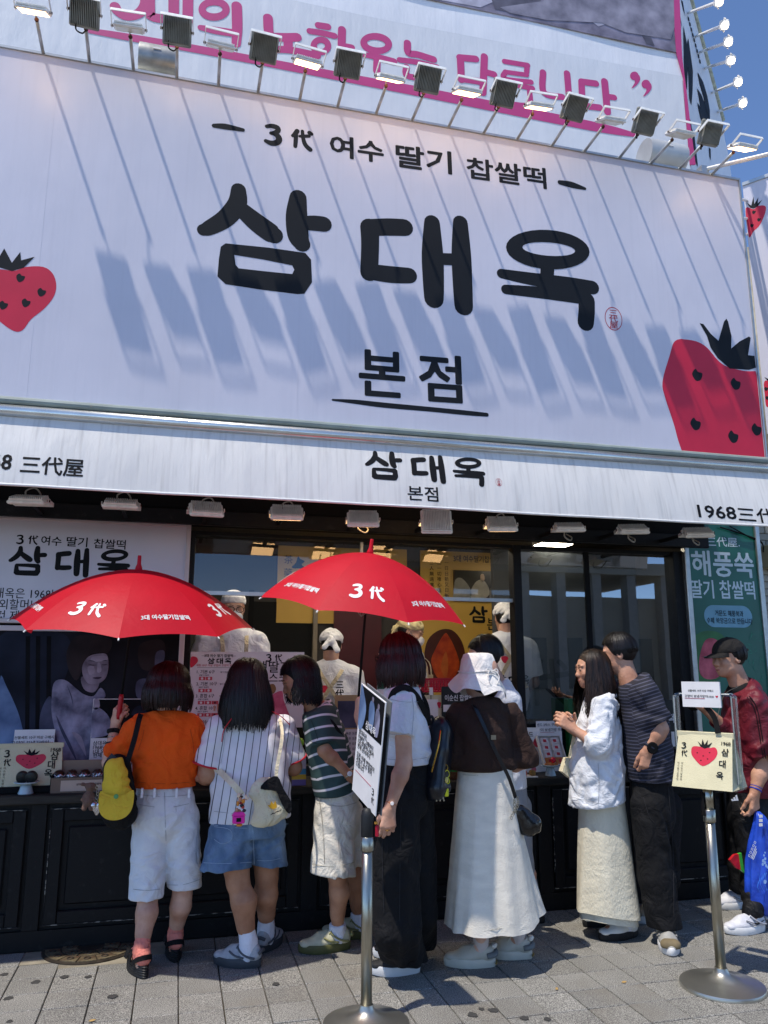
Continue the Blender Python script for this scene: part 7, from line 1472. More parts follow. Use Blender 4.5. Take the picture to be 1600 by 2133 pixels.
sa, sb2 = A(1348, 1446, Y-.12), A(1374, 1512, Y-.155); v.cap(sa, sb2, .078, .086, .04, cuts=[(sa+(sb2-sa)*.88, sb2-sa)]); v.ripple(.006, .1, [(.6, .2, .8), (-.7, .2, .7)], 81); v.cut(A(1356, 1625, Y), (0, 0, -1)); v.cut(A(1308, 1419, Y+.05), (-.55, .1, 1))
m_nv = stripe_mat('navy_fine_stripe', '#1e1f2b', '#4c4d5f', .0205, .0052, soft=.06); vobj('t_shirt', [v.net()], m_nv, p, sgroup([(A(1318, 1430, Y), A(1356, 1640, Y), 0), (sa, sb2+(sb2-sa)*.3, .01)]))
v = Vol(*bounds([A(1300, 1615, Y), A(1430, 1950, Y)], .16), .008); torso(v, [(A(1357, 1628, Y), .150, .12), (A(1362, 1690, Y), .155, .13)], hd)
for L, r_ in ((legs[0], .1), (legs[1], .1)): v.cap(L[0], L[1], .105, r_, .03); v.cap(L[1], V(L[2][0]+.0, L[2][1], .08), r_, .098, .03)
v.ripple(.008, .11, [(.9, .2, .3), (.3, .9, .3)], 25); v.cut(V(0, 0, .095), (0, 0, -1)); vobj('trousers', [v.net()], cloth('black_trousers', (.006, .006, .007), bump=.2), p)
hair(c, M, 1.0, m_hblack, p, lambda a: abs(a) > 66, lambda a: -.01 if abs(a) > 120 else None, n=1040, seed=29, cap_cut=FACE+[((0, -.05, -.055), (0, -.2, -1)), ((0, .02, -.005), (0, .7, -1))], rad=(.094, .106, .112), phi1=88, curl=.03)
mb = strands(c, M, 1.0, 120, 79, lambda a: abs(a) < 70, lambda a: None, rad=(.097, .114, .114), phi0=(4, 30), phi1=66); obj('fringe', mb, m_hblack, p, True)
m_s8 = mat('grey_suede_shoe', '#a09e98', .7, .2, 15, .25, 120); 
def toecap(r_, P, sole, hgt, L, W): v = Vol(*bounds([P(0, L-.03, sole+.02)], .08), .005); v.cap(P(-.02, L-.045, sole+.012), P(.02, L-.045, sole+.012), .036, .036, .02, flat=((0, 0, 1), 1.15)); v.cut(P(0, 0, sole-.002), (0, 0, -1)); v.cut(P(0, L-.075, 0), -(P(0, 1, 0)-P(0, 0, 0))); vobj('toe_guard', [v.net()], mat('tan_suede', '#75674c', .8, .15, 20), r_)
for a_, t_ in ((aL, 205), (aR, -85)): shoe('sneaker', a_, hvec(t_), m_s8, mat('white_sole', ''), p, .29, .106, .04, .10, toe=.05, bits=both(toecap, laces(mat('white_lace', '#e4e3e6', .7), 5, .0055), panels_(m_s8)))
watch(p, A(1376, 1518, Y-.16), A(1350, 1562, Y-.14), .86, mat('navy_band', '#1b2233', .5), m_blackmat, r_=.034, face=(.0, -1, .15), w_=.022)

# ---------------------------------------------------------------- 9: man with cap, burgundy jacket
Y = -.50; p = person(3.6, Y, 'man in a black cap and burgundy track jacket looking at his phone', QG)
c = A(1518, 1372, Y); M = headM(-90, -6); neck = A(1542, 1428, Y); chest = A(1550, 1500, Y); pel = A(1565, 1650, Y); hd = hvec(-80); aL, aR = G(1572, 1940, .11), G(1542, 1888, .11)
legs = [(A(1560, 1690, Y-.04), A(1570, 1810, Y-.07), aL, -92), (A(1550, 1690, Y+.1), A(1545, 1800, Y+.14), aR, -95)]
arms = [((A(1572, 1480, Y-.14), A(1586, 1600, Y-.16), A(1572, 1652, Y-.17), V(-.12, 0, -1), V(.3, -1, 0), V(-1, -.2, 0)), dict(s=1.05, r_=(.05, .046, .03), curls=(.55, .7, .75, .8), thumb=.4)), ((A(1530, 1490, Y+.12), A(1540, 1545, Y+.05), A(1470, 1478, Y-.02), V(-1, -.1, .35), V(.2, .3, -1), V(-.2, -1, .1)), dict(s=1.05, r_=(.05, .044, .029), curls=(.25, .3, .35, .4), thumb=.6))]
body(p, m_skinA, c, M, 1.05, neck, chest, pel, hd, legs, arms, male=True); face_bits(c, M, 1.05, p)
m_bur = mat('burgundy_nylon', '#640f20', .55, .18, 6, .3, 60, fold=.5, fs=9); v = Vol(*bounds([A(1485, 1425, Y), A(1640, 1680, Y)], .18), .0065); torso(v, [(A(1552, 1468, Y), .175, .12), (A(1560, 1540, Y), .185, .15), (A(1568, 1610, Y), .190, .16), (A(1570, 1660, Y), .185, .155)], hd); v.cap(A(1566, 1462, Y-.14), A(1535, 1466, Y+.13), .072, .072, .05); v.cap(A(1550, 1430, Y), A(1556, 1446, Y), .070, .085, .03)
a_, b_ = A(1572, 1474, Y-.14), A(1588, 1590, Y-.16); v.cap(a_, b_, .090, .100, .04, cuts=[(a_+(b_-a_)*.90, b_-a_)]); a2, b2 = A(1530, 1490, Y+.12), A(1540, 1545, Y+.05); v.cap(a2, b2, .08, .075, .04); v.cap(b2, A(1498, 1508, Y+.02), .075, .055, .03)
v.ripple(.011, .10, [(.5, .2, .9), (-.7, .2, .6), (.9, 0, -.4)], 91, 1.6); v.cut(A(1570, 1655, Y), (0, 0, -1)); v.cut(A(1548, 1418, Y), (-.75, 0, 1)); v.cap(A(1506, 1422, Y), A(1518, 1470, Y), .05, .02, .02, sub=True); vobj('track_jacket', [v.net()], m_bur, p)
v = Vol(*bounds([A(1520, 1440, Y), A(1530, 1660, Y)], .16), .008); torso(v, [(A(1548, 1458, Y), .13, .085), (A(1562, 1640, Y), .13, .09)], hd); v.cap(A(1536, 1436, Y), A(1545, 1455, Y), .07, .09, .03); v.cut(A(1530, 1428, Y), (-.6, 0, 1)); vobj('t_shirt', [v.net()], m_bk, p)
mb = MB(); tube(mb, cr([A(1538, 1430, Y-.13), A(1512, 1444, Y-.12), A(1500, 1470, Y-.10), A(1492, 1520, Y-.09), A(1494, 1560, Y-.09), A(1488, 1640, Y-.09)], 6), .0022, 5); obj('zip', mb, m_steel, p)
v = Vol(*bounds([A(1500, 1630, Y), A(1620, 1940, Y)], .16), .008); torso(v, [(A(1562, 1645, Y), .155, .13), (A(1562, 1700, Y), .16, .135)], hd)
for L in legs: v.cap(L[0], L[1], .105, .085, .03); v.cap(L[1], L[2], .085, .062, .03)
v.ripple(.007, .1, [(.8, .1, .4), (.3, .6, .6)], 95); v.cut(V(0, 0, .085), (0, 0, -1)); vobj('track_trousers', [v.net()], cloth('black_track', (.006, .006, .007), rough=.6), p)
Fa = Fr(A(1532, 1668, Y-.20), nrm(V(1, .1, 0)), (0, 0, 1)); mb = MB()
for k, (x, h) in enumerate(((-.018, .012), (.0, .022), (.018, .034))): poly(mb, Fa, [(x-.010, 0), (x+.007, 0), (x-.002, h), (x-.014, h*.85)], .0, th=.002)
obj('triangle_bars_logo', mb, m_paper, p)
hair(c, M, 1.05, m_hblack, p, lambda a: abs(a) > 82, lambda a: None, n=440, seed=31, cap_cut=FACE+[((0, -.02, -.058), (0, -.25, -1)), ((0, .01, -.0), (0, 1, -.5))], rad=(.089, .104, .1), phi0=(50, 70), phi1=112, w_=.004)
P = lambda x, y, z: c+M@(V(x, y, z)*1.05); v = Vol(*bounds([c], .2), .0055); v.ell(P(0, -.012, .042), V(.094, .110, .094)*1.05, M, .02); v.cut(P(0, 0, .038), M@V(0, .02, -1)); cpo = vobj('cap_crown', [v.net()], cloth('black_twill', '#1f1d1c', bump=.3, bs=140), p)
vs = []; fs = []; N = 18; mb = MB()
for lay, dz in ((0, .004), (1, -.004)):
    for k in range(N+1):
        a = math.pi*(k/N); 
        for rr in (0, .5, 1): x = -.082*math.cos(a)*(1-.05*rr); y = .055+math.sin(a)*(.03+.082*rr); vs.append(P(x, y, .042+dz-.020*rr-.22*(x*x)/.1*.35*(1)))
for lay in (0, 1):
    o_ = lay*(N+1)*3
    for k in range(N):
        for j in (0, 1): fs.append((o_+3*k+j, o_+3*k+3+j, o_+3*k+4+j, o_+3*k+1+j))
for k in range(N): fs.append((3*k+2, 3*k+5, (N+1)*3+3*k+5, (N+1)*3+3*k+2))
mb.add(vs, fs); obj('cap_visor', mb, MATS['black_twill'], p, True); mb = MB(); ellip(mb, P(.030, .150, .028), (.020, .016, .0035), 14, M); obj('visor_sticker', mb, m_steel, p, True); mb = MB(); ellip(mb, P(0, -.012, .136), (.008, .008, .004), 8, M); obj('cap_button', mb, MATS['black_twill'], cpo)
mb = MB(); tube(mb, [P(-.06, -.105, .045), P(0, -.122, .04), P(.06, -.105, .045)], .009, 8); obj('cap_strap', mb, MATS['black_twill'], cpo)
for a_, t_ in ((aL, -92), (aR, -95)): shoe('sneaker', a_, hvec(t_), mat('white_mesh_shoe', '#cfcfd4', .55, .15, 25, .3, 160), mat('white_sole', ''), p, .29, .106, .038, .098, toe=.05, bits=both(panels_(mat('silver_overlay', '#a5a6ad', .4), m_ink), laces(mat('white_lace', ''), 5)))
watch(p, A(1586, 1600, Y-.16), A(1572, 1652, Y-.17), .86, mat('blue_band', '#20309a', .5), m_ink, r_=.033, name='wristband', w_=.012); watch(p, A(1586, 1600, Y-.16), A(1572, 1652, Y-.17), .76, mat('blue_band', ''), m_ink, r_=.034, name='wristband', w_=.008)
fn = empty('phone', tuple(A(1432, 1462, Y-.05)), 'dark smartphone held by the man in the burgundy jacket', 'phone'); Ff = Fr(A(1428, 1464, Y-.04), nrm(V(.75, -.15, -.62)), nrm(V(.1, .95, -.1))); mb = MB(); bevbox(mb, (-.078, -.037, -.0045), (.078, .037, .0045), .004, Ff.M()); obj('case', mb, m_blackmat, fn); mb = MB(); boxm(mb, (-.073, -.033, .0045), (.073, .033, .0055), Ff.M()); obj('screen', mb, mat('phone_glass', '#0c0e12', .08), fn)
# blue carrier bag
bb_ = empty('blue_carrier_bag', tuple(A(1590, 1900, Y-.2)), 'shiny blue plastic carrier bag with white print hanging from the hand at right', 'bag'); m_blu = mat('blue_plastic', '#1c3fb0', .28, .25, 7, .4, 40, col2='#2f5ad8')
mb = MB(); rings = []; N = 48; h0 = A(1571, 1690, Y-.17); 
for i, (py, hw, dp) in enumerate(((1690, .015, .012), (1700, .035, .03), (1720, .06, .045), (1750, .10, .06), (1790, .135, .075), (1830, .15, .085), (1870, .15, .085), (1895, .125, .07), (1905, .06, .04))):
    cc = A(1578+min(i, 5)*4.2, py, Y-.17); rings.append([cc+V(hw*math.cos(a)*(1+.05*math.sin(a*7+i*.2)+.03*math.sin(a*13)), dp*math.sin(a)*(1+.10*math.sin(a*9+i*.3)+.05*math.sin(a*17)), .0) for a in np.linspace(0, 2*math.pi, N+1)[:-1]])
mbr = MB(); loft(mbr, [list(map(np.array, q)) for q in rings]); obj('bag_body', mbr, m_blu, bb_, True)
Fq = Fr(A(1590, 1800, Y-.262), nrm(V(1, .1, 0)), (0, 0, 1)); mb = MB()
for x, y, r_ in ((.0, .02, .010), (.017, .03, .009), (.012, .008, .010), (-.006, .0, .009), (.02, -.01, .009), (.01, .05, .007), (.02, .065, .006), (.0, -.10, .012), (.03, -.02, .008)): poly(mb, Fq, [(x+r_*math.cos(t), y+r_*math.sin(t)) for t in np.linspace(0, 6.28, 13)[:-1]], .002)
obj('flower_print', mb, mat('pale_blue_print', '#9fc0ee', .4), bb_); mb = MB()
for ph_ in range(4): tube(mb, cr([Fq.p(-.05+.022*ph_+.012*math.sin(k*1.3+ph_), -.05-.02*k, .002) for k in range(6)], 4), .0016, 5)
obj('curl_print', mb, mat('mid_blue_print', '#3f7fe0', .4), bb_); mb = MB(); Fw = Fr(A(1568, 1770, Y-.25), nrm(V(.55, 0, .83)), nrm(V(-.83, 0, .55)))
for k in range(5): poly(mb, Fw, [(k*.022-.05, 0), (k*.022-.036, 0), (k*.022-.036, .014), (k*.022-.05, .014)], .002, [[(k*.022-.047, .003), (k*.022-.039, .003), (k*.022-.039, .011), (k*.022-.047, .011)]])
for k in range(3): poly(mb, Fw, [(-.05, -.012-.009*k), (.03-.012*k, -.012-.009*k), (.03-.012*k, -.007-.009*k), (-.05, -.007-.009*k)], .002)
obj('lettering', mb, m_paper, bb_); mb = MB()
for k in range(3): q = A(1585, 1700+k*9, Y-.235); boxm(mb, tuple(q-V(.012, .001, .009)), tuple(q+V(.012, .002, .008)))
obj('label_print', mb, m_paper, bb_)
rp = empty('red_packet', tuple(A(1535, 1830, Y-.1)), 'corner of a red and green packet behind the blue carrier bag', 'packet'); mb = MB(); Fr_ = Fr(A(1537, 1795, Y-.12)); poly(mb, Fr_, [(-.055, .012), (-.02, .04), (.01, .045), (.02, -.05), (-.01, -.04)], 0, th=.02); obj('packet', mb, mat('red_foil', '#c01f26', .3, .3, 30), rp); mb = MB(); poly(mb, Fr_, [(.01, .045), (.03, .05), (.04, -.07), (.018, -.05)], .004, th=.02); obj('packet_side', mb, mat('green_foil', '#3fa53a', .3), rp)

# ---------------------------------------------------------------- seams, hems and pockets lying on the clothes
def project(v):
    q = v-CAM; z = q@_F; return np.stack([800+FPX*(q@_R)/z, 1066.5-FPX*(q@_U)/z], 1), z
def seam(i, garment, lines, m=None, r_=.0013, name='seam', n=14, off=.0):
    o = [c_ for c_ in PE[i].children if c_.name.split('.')[0] == garment][0]; me = o.data; v = np.zeros(len(me.vertices)*3, np.float32); me.vertices.foreach_get('co', v); v = v.reshape(-1, 3)+wloc(o); q, z = project(v)
    for L in lines:
        L = np.array(L, float); P = cr(L, 5) if len(L) > 2 else np.linspace(L[0], L[1], n); out = []
        for px, py in P:
            d = np.hypot(q[:, 0]-px, q[:, 1]-py); k = np.where(d < 4.5)[0]
            if len(k): out.append(at(px, py, v[k[np.argmin(z[k])]][1]-.001-off))
        if len(out) > 2:
            out = np.array(out)
            for _ in range(2): out[1:-1] = (out[:-2]+2*out[1:-1]+out[2:])/4
            mb = MB(); tube(mb, out, r_, 6); obj(name, mb, m or o.data.materials[0], o)
sm = lambda c_: mat('stitch'+c_, c_, .9, .1, 30)
seam(0, 'shorts', [((343, 1650), (344, 1700), (346, 1752)), ((290, 1676), (322, 1681)), ((362, 1681), (394, 1674)), ((277, 1852), (305, 1855), (334, 1852)), ((348, 1843), (382, 1843), (416, 1832)), ((288, 1655), (343, 1660), (398, 1655))], sm('#8f9297'), .0012)
seam(0, 't_shirt', [((288, 1629), (343, 1633), (398, 1629)), ((300, 1520), (296, 1540), (288, 1562)), ((396, 1518), (402, 1545), (404, 1570))], sm('#9c3a08'), .0011)
seam(1, 'denim_shorts', [((424, 1797), (470, 1799), (524, 1796)), ((536, 1792), (560, 1793), (584, 1788)), ((526, 1715), (528, 1760), (530, 1800)), ((446, 1722), (480, 1728), (482, 1750), (462, 1758), (446, 1748)), ((440, 1718), (520, 1726), (600, 1716))], sm('#93a6b8'), .0014)
seam(1, 'shirt', [((446, 1690), (520, 1698), (596, 1700)), ((470, 1520), (466, 1560), (460, 1590)), ((592, 1530), (594, 1560), (590, 1590))], sm('#8a8b92'), .0011)
seam(2, 'shorts', [((650, 1800), (694, 1806), (738, 1796)), ((686, 1676), (712, 1680), (742, 1672)), ((664, 1660), (672, 1720), (676, 1800))], sm('#9a9482'), .0013); seam(2, 'polo_shirt', [((644, 1543), (664, 1550), (688, 1545)), ((648, 1500), (656, 1520), (662, 1540))], sm('#1c2c2b'), .0014)
seam(3, 'shirt', [((800, 1526), (828, 1531), (852, 1528)), ((858, 1448), (862, 1480), (858, 1530)), ((800, 1580), (846, 1584), (890, 1578)), ((812, 1456), (840, 1462), (876, 1462))], sm('#9a9ca4'), .0012); seam(3, 'trousers', [((838, 1620), (834, 1750), (832, 1980)), ((800, 1640), (796, 1760), (800, 1900))], sm('#26262a'), .0014)
seam(4, 'skirt', [((1036, 1640), (1038, 1750), (1040, 1935)), ((938, 1936), (1010, 1940), (1080, 1925)), ((940, 1612), (1010, 1616), (1070, 1612))], sm('#a8a396'), .0013); seam(4, 'sheer_top', [((958, 1480), (948, 1520), (946, 1570)), ((1060, 1480), (1068, 1530), (1070, 1580)), ((975, 1472), (1003, 1480), (1032, 1472))], sm('#1c120e'), .0013)
seam(6, 'linen_shirt', [((1246, 1590), (1248, 1630), (1246, 1675)), ((1240, 1455), (1232, 1480), (1228, 1505)), ((1190, 1660), (1240, 1672), (1290, 1680))], sm('#a4a7ad'), .0013); seam(7, 'trousers', [((1392, 1640), (1402, 1760), (1404, 1910)), ((1340, 1660), (1352, 1700), (1362, 1712))], sm('#2a2a2e'), .0014); seam(7, 't_shirt', [((1322, 1432), (1340, 1450), (1346, 1475)), ((1300, 1616), (1350, 1618), (1400, 1612))], sm('#15151c'), .0014)
seam(8, 'track_jacket', [((1556, 1452), (1572, 1475), (1582, 1530), (1590, 1580)), ((1561, 1450), (1577, 1474), (1587, 1530), (1595, 1580))], m_blackmat, .003, 'sleeve_stripe')
# ================================================================ KITCHEN STAFF
WG = 'staff in white behind the counter'
m_wht = cloth('uniform_white', '#e2e2e4', bump=.2); m_apr = cloth('apron_linen', '#b9ac8f', bump=.3); m_mask = cloth('mask_white', '#d5d3d2', bump=.15)
def worker(px, py, Y, yaw, label, pitch=-4, hat='cap', male=True, col=m_wht, hatm=None, glasses=False, mask=True, back=False, s=1.0, apron=True):
    c = A(px, py, Y); M = headM(yaw, pitch); hd = hvec(yaw); sd_ = V(hd[1], -hd[0], 0); p = person(c[0], c[1], label, WG); p.location.z = .28; p.matrix_world = Matrix.Translation(p.location)
    neck = c+V(0, 0, -.125)-hd*.02; chest = c+V(0, 0, -.30)-hd*.01; pel = c+V(0, 0, -.72)-hd*.01
    legs = [(pel+sd_*.09*k, pel+sd_*.09*k+V(0, 0, -.40), V(pel[0]+sd_[0]*.1*k, pel[1]+sd_[1]*.1*k, .38), yaw) for k in (-1, 1)]
    arms = [((c+sd_*.19*k+V(0, 0, -.24), c+sd_*.24*k+V(0, 0, -.52)+hd*.04, c+sd_*.14*k+V(0, 0, -.62)+hd*.26, hd+V(0, 0, -.2), V(0, 0, 1), -sd_*k), dict()) for k in (-1, 1)]
    parts = [head_vol(c, M, s, neck, male=male).net()]; v = Vol(*bounds([neck, pel]+[l[2] for l in legs], .17), .011); v.cap(neck, chest, .05, .1, .03); v.cap(chest, pel, .11, .12, .03, flat=(hd, 1.35))
    for l in legs: v.cap(l[0], l[1], .08, .06, .02); v.cap(l[1], l[2], .06, .045, .02); v.cap(l[2], l[2]+hd*.15+V(0, 0, -.06), .04, .035, .02)
    parts.append(v.net())
    for a_ in arms: parts.append(arm(*a_[0], res=.005, **a_[1]))
    vobj('body', parts, m_skinC, p)
    if not back: face_bits(c, M, s, p, mouth=not mask)
    v = Vol(*bounds([c+V(0, 0, -.1), pel], .30), .008); torso(v, [(c+V(0, 0, -.25), .165, .11), (c+V(0, 0, -.42), .18, .13), (pel, .18, .135)], hd); v.cap(c+sd_*.14+V(0, 0, -.22), c-sd_*.14+V(0, 0, -.22), .062, .062, .05); v.cap(neck, neck+V(0, 0, -.03), .058, .075, .04)
    for a_ in arms: sh, el = a_[0][0], a_[0][1]; v.cap(sh, el, .078, .086, .04, cuts=[(sh+(el-sh)*.8, el-sh)])
    v.ripple(.004, .11, [(.7, .2, .7), (-.6, .3, .7)], int(px)); v.cut(neck+V(0, 0, .012), (hd[0]*.4, hd[1]*.4, 1)); sh_ = vobj('uniform_shirt', [v.net()], col, p)
    v = Vol(*bounds([pel, legs[0][2], legs[1][2]], .15), .011)
    for l in legs: v.cap(pel+(l[0]-pel)*.9, l[1], .105, .085, .03); v.cap(l[1], l[2], .085, .075, .03)
    vobj('trousers', [v.net()], m_bk, p)
    if apron:
        mb = MB(); fy = -1 if back else 1
        for k in (-1, 1):
            if back: strap(mb, [c+sd_*.11*k+V(0, 0, -.155), c+sd_*.07*k+V(0, 0, -.23)-hd*.145, c-sd_*.02*k+V(0, 0, -.36)-hd*.160, c-sd_*.13*k+V(0, 0, -.56)-hd*.155], .015, .003, -hd)
            else: strap(mb, [c+sd_*.10*k+V(0, 0, -.165)+hd*.03, c+sd_*.085*k+V(0, 0, -.24)+hd*.135, c+sd_*.08*k+V(0, 0, -.36)+hd*.155], .014, .003, hd)
        ap = obj('apron_strap', mb, m_apr, p)
        if not back: mb = MB(); strap(mb, [c+V(0, 0, -.34)+hd*.158, c+V(0, 0, -.55)+hd*.165, c+V(0, 0, -.75)+hd*.16], .115, .004, hd); obj('apron_bib', mb, m_apr, p)
    P = lambda x, y, z: c+M@(V(x, y, z)*s); hm = hatm or m_wht
    v = Vol(*bounds([c], .22), .0058); v.ell(P(0, -.014, .050), V(.092, .108, .088)*s, M, .02); v.cut(P(0, 0, .034), M@V(0, .25, -1))
    if hat == 'bandana':
        v.ell(P(0, -.02, .05), V(.095, .106, .05)*s, M, .02); v.cap(P(0, -.11, .03), P(.01, -.135, -.02), .026, .028, .02); v.cap(P(.0, -.12, .02), P(-.05, -.14, -.06), .018, .024, .02, flat=(M@V(0, 1, 0), 1.8)); v.cap(P(.0, -.12, .02), P(.05, -.14, -.085), .018, .026, .02, flat=(M@V(0, 1, 0), 1.8)); v.ripple(.0045, .035, [tuple(M@V(.6, .3, 1)), tuple(M@V(-.6, .4, .8))], 5)
    vobj('head_scarf' if hat == 'bandana' else 'kitchen_cap', [v.net()], hm, p)
    v = Vol(*bounds([c], .16), .006); v.ell(P(0, -.028, .005), V(.083, .088, .085)*s, M, .02); v.cut(P(0, -.01, 0), M@V(0, 1, -.2)); v.cut(P(0, 0, -.065), M@V(0, 0, -1)); vobj('hair', [v.net()], m_hblack, p)
    if mask and not back:
        v = Vol(*bounds([P(0, .07, -.05)], .1), .0042); v.ell(P(0, .056, -.052), V(.066, .064, .054)*s, M, .02); v.ell(P(0, .098, -.035), V(.03, .03, .03)*s, M, .03); v.cut(P(0, .04, 0), M@V(0, -1, 0)); vobj('face_mask', [v.net()], m_mask, p)
        mb = MB(); [tube(mb, [P(k*.062, .05, -.03), P(k*.08, -.0, .01)], .0018, 5) for k in (-1, 1)]; obj('mask_loop', mb, m_mask, p)
    if glasses:
        g_ = MB()
        for k in (-1, 1): tube(g_, [P(k*.033+.026*math.cos(t), .112, .010+.021*math.sin(t)) for t in np.linspace(0, 6.28, 19)], .0026, 6); tube(g_, [P(k*.058, .108, .014), P(k*.080, .0, .012)], .0022, 5)
        tube(g_, [P(-.008, .113, .014), P(.008, .113, .014)], .0022, 5); obj('glasses', g_, m_blackmat, p)
    if back:   # printed back of the uniform
        o_ = c+V(0, 0, -.36)-hd*.152; Fb_ = Fr(o_, -sd_*-1, (0, 0, 1), -hd); Fb_ = Fr(o_, nrm(X3(V(0, 0, 1), -hd)), (0, 0, 1), -hd)
        mb = MB(); poly(mb, Fb_, cr([(-.075, .045), (-.02, .045), (-.025, .012), (-.048, -.008), (-.072, .014)], 4, True), .010); obj('berry_print', mb, m_print_red, sh_); mb = MB(); text(mb, Fb_, '三', .075, .03, .065, .02, d=.012); text(mb, Fb_, '代', .075, -.04, .07, .02, d=.012); text(mb, Fb_, '1968', .075, -.085, .03, .02, d=.012); obj('lettering', mb, m_ink, sh_); mb = MB(); shopname(mb, Fb_, .0, -.135, .27, d=.014); obj('lettering', mb, m_ink, sh_)
    return p
worker(486, 1268, .72, 176, 'kitchen worker facing the street with white cap, glasses and mask', hat='cap', glasses=True, pitch=-12)
worker(690, 1345, 1.2, 12, 'kitchen worker with white headscarf seen from behind, left of the dark doorway post', hat='bandana', back=True, pitch=-18)
worker(856, 1318, 1.15, 118, 'kitchen worker in a cream headscarf and mask, partly behind the dark red bob', hat='bandana', hatm=cloth('cream_scarf', '#c9b98c', bump=.3), pitch=-20)
worker(1052, 1288, .95, 10, 'kitchen worker with headscarf seen from behind beside the window post', hat='bandana', back=True, pitch=-14)

# ================================================================ THINGS ON THE COUNTER
ZT = .843
m_kraft = mat('cream_bag_cloth', '#cfc7a4', .8, .08, 8, .25, 160); m_boxw = mat('box_white', '#d2cfcc', .5, .06, 10); m_brownbox = mat('box_brown', '#6b5748', .5, .15, 9)
def gift_bag(o, u, w_, h, dp, label, lettering=True, lean=.0):
    """cream cooler bag: folded top, tapering side gusset, printed front"""
    u = nrm(u); n = X3(u, V(0, 0, 1)); F = Fr(o, u, nrm(V(0, 0, 1)-n*lean), None); root = empty('gift_bag', tuple(np.array(o)-n*dp*.3), label, 'bag', 'cream gift bags with strawberry print')
    pr = lambda t: dp*(1-t)*.5+.006      # half depth by height
    rings = []; T = np.linspace(0, 1, 9)
    for t in T:
        d_ = pr(t); ww = w_/2*(1.04-.10*t); g = .028*(1-t)*t*4
        rings.append([F.p(-ww, h*t, -dp*.5+d_), F.p(-ww*.5, h*t, -dp*.5+d_+.004), F.p(ww*.5, h*t, -dp*.5+d_+.004), F.p(ww, h*t, -dp*.5+d_), F.p(ww-g, h*t, -dp*.5), F.p(ww, h*t, -dp*.5-d_), F.p(0, h*t, -dp*.5-d_-.004), F.p(-ww, h*t, -dp*.5-d_), F.p(-ww+g, h*t, -dp*.5)])
    mb = MB(); loft(mb, rings); obj('bag_body', mb, m_kraft, root)
    mb = MB(); bevbox(mb, (-w_/2, h*.9, -dp*.5-.006), (w_/2, h*1.02, -dp*.5+.014), .003, F.M()); fo = obj('folded_top', mb, m_kraft, root)
    # the front leans back: print sits on its own slanted frame
    b0 = F.p(0, h*.04, -dp*.5+pr(.04)+.0045); b1 = F.p(0, h*.86, -dp*.5+pr(.86)+.0045); Ff = Fr(b0, u, nrm(b1-b0)); H = float(np.linalg.norm(b1-b0)); k = w_/.28
    mb = MB(); poly(mb, Ff, cr([(.005*k-.055*k, H*.86), (-.06*k, H*.72), (-.045*k, H*.60), (.0, H*.44), (.05*k, H*.58), (.068*k, H*.74), (.055*k, H*.86), (.02*k, H*.84)], 4, True), .001); obj('strawberry_print', mb, m_print_red, root)
    mb = MB(); poly(mb, Ff, [(-.032*k, H*.98), (-.012*k, H*.90), (-.008*k, H*1.03), (.004*k, H*.91), (.018*k, H*1.02), (.018*k, H*.90), (.04*k, H*.97), (.028*k, H*.86), (.005*k, H*.82), (-.016*k, H*.86)], .0018)
    for x, y in ((-.03, .72), (.0, .66), (.03, .74), (-.01, .56), (.022, .6)): poly(mb, Ff, [(x*k-.004, H*y), (x*k, H*y+.004), (x*k+.005, H*y), (x*k, H*y-.004)], .0018)
    obj('leaf_print', mb, m_ink, root); mb = MB(); sandae(mb, Ff, -.098*k, H*.80, .034*k, d=.001, vert=True); obj('lettering', mb, m_ink, root)
    mb = MB(); text(mb, Ff, '1968', .104*k, H*.92, .024*k, .02, d=.001); 
    for i, ch in enumerate('삼대옥'): text(mb, Ff, ch, .104*k-.010*i*k, H*(.70-.25*i), .040*k, .02, d=.001)
    obj('lettering', mb, m_ink, root); mb = MB()
    for q in range(2): vtext(mb, Ff, '여수딸기찹쌀떡', (-.120+.018*q)*k, H*.45, .012*k, .0135*k, d=.001)
    obj('small_lettering', mb, m_ink, root); return root, F
def card(o, u, w_, h, label, lines, tilt=.15, m_=None, heart=False, cat='card', th=.004, name='price_card', group=None, under=None):
    u = nrm(u); n = X3(u, V(0, 0, 1)); F = Fr(o, u, nrm(V(0, 0, 1)-n*tilt)); r_ = empty(name, tuple(o), label, cat, group); mb = MB(); boxm(mb, (-w_/2, 0, -th), (w_/2, h, 0), F.M()); obj('sheet', mb, m_ or m_paper, r_); mb = MB(); boxm(mb, (-w_*.3, 0, -h*tilt-.03), (w_*.3, .004, -th), F.M()); obj('foot', mb, m_ or m_paper, r_)
    for bd, x, y, s_, b_, mm in lines: mb = MB(); text(mb, F, bd, x, y, s_, b_, d=.001); obj('lettering', mb, mm, r_)
    if under: mb = MB(); boxm(mb, (under[0], under[2]-.001, .0005), (under[1], under[2]+.001, .0015), F.M()); obj('underline', mb, m_seal, r_)
    if heart: x, y, s_ = heart; mb = MB(); poly(mb, F, cr([(x, y-s_), (x-s_, y+.1*s_), (x-s_*.6, y+s_*.8), (x, y+s_*.4), (x+s_*.6, y+s_*.8), (x+s_, y+.1*s_)], 3, True), .001); obj('heart_print', mb, m_print_red, r_)
    return r_, F
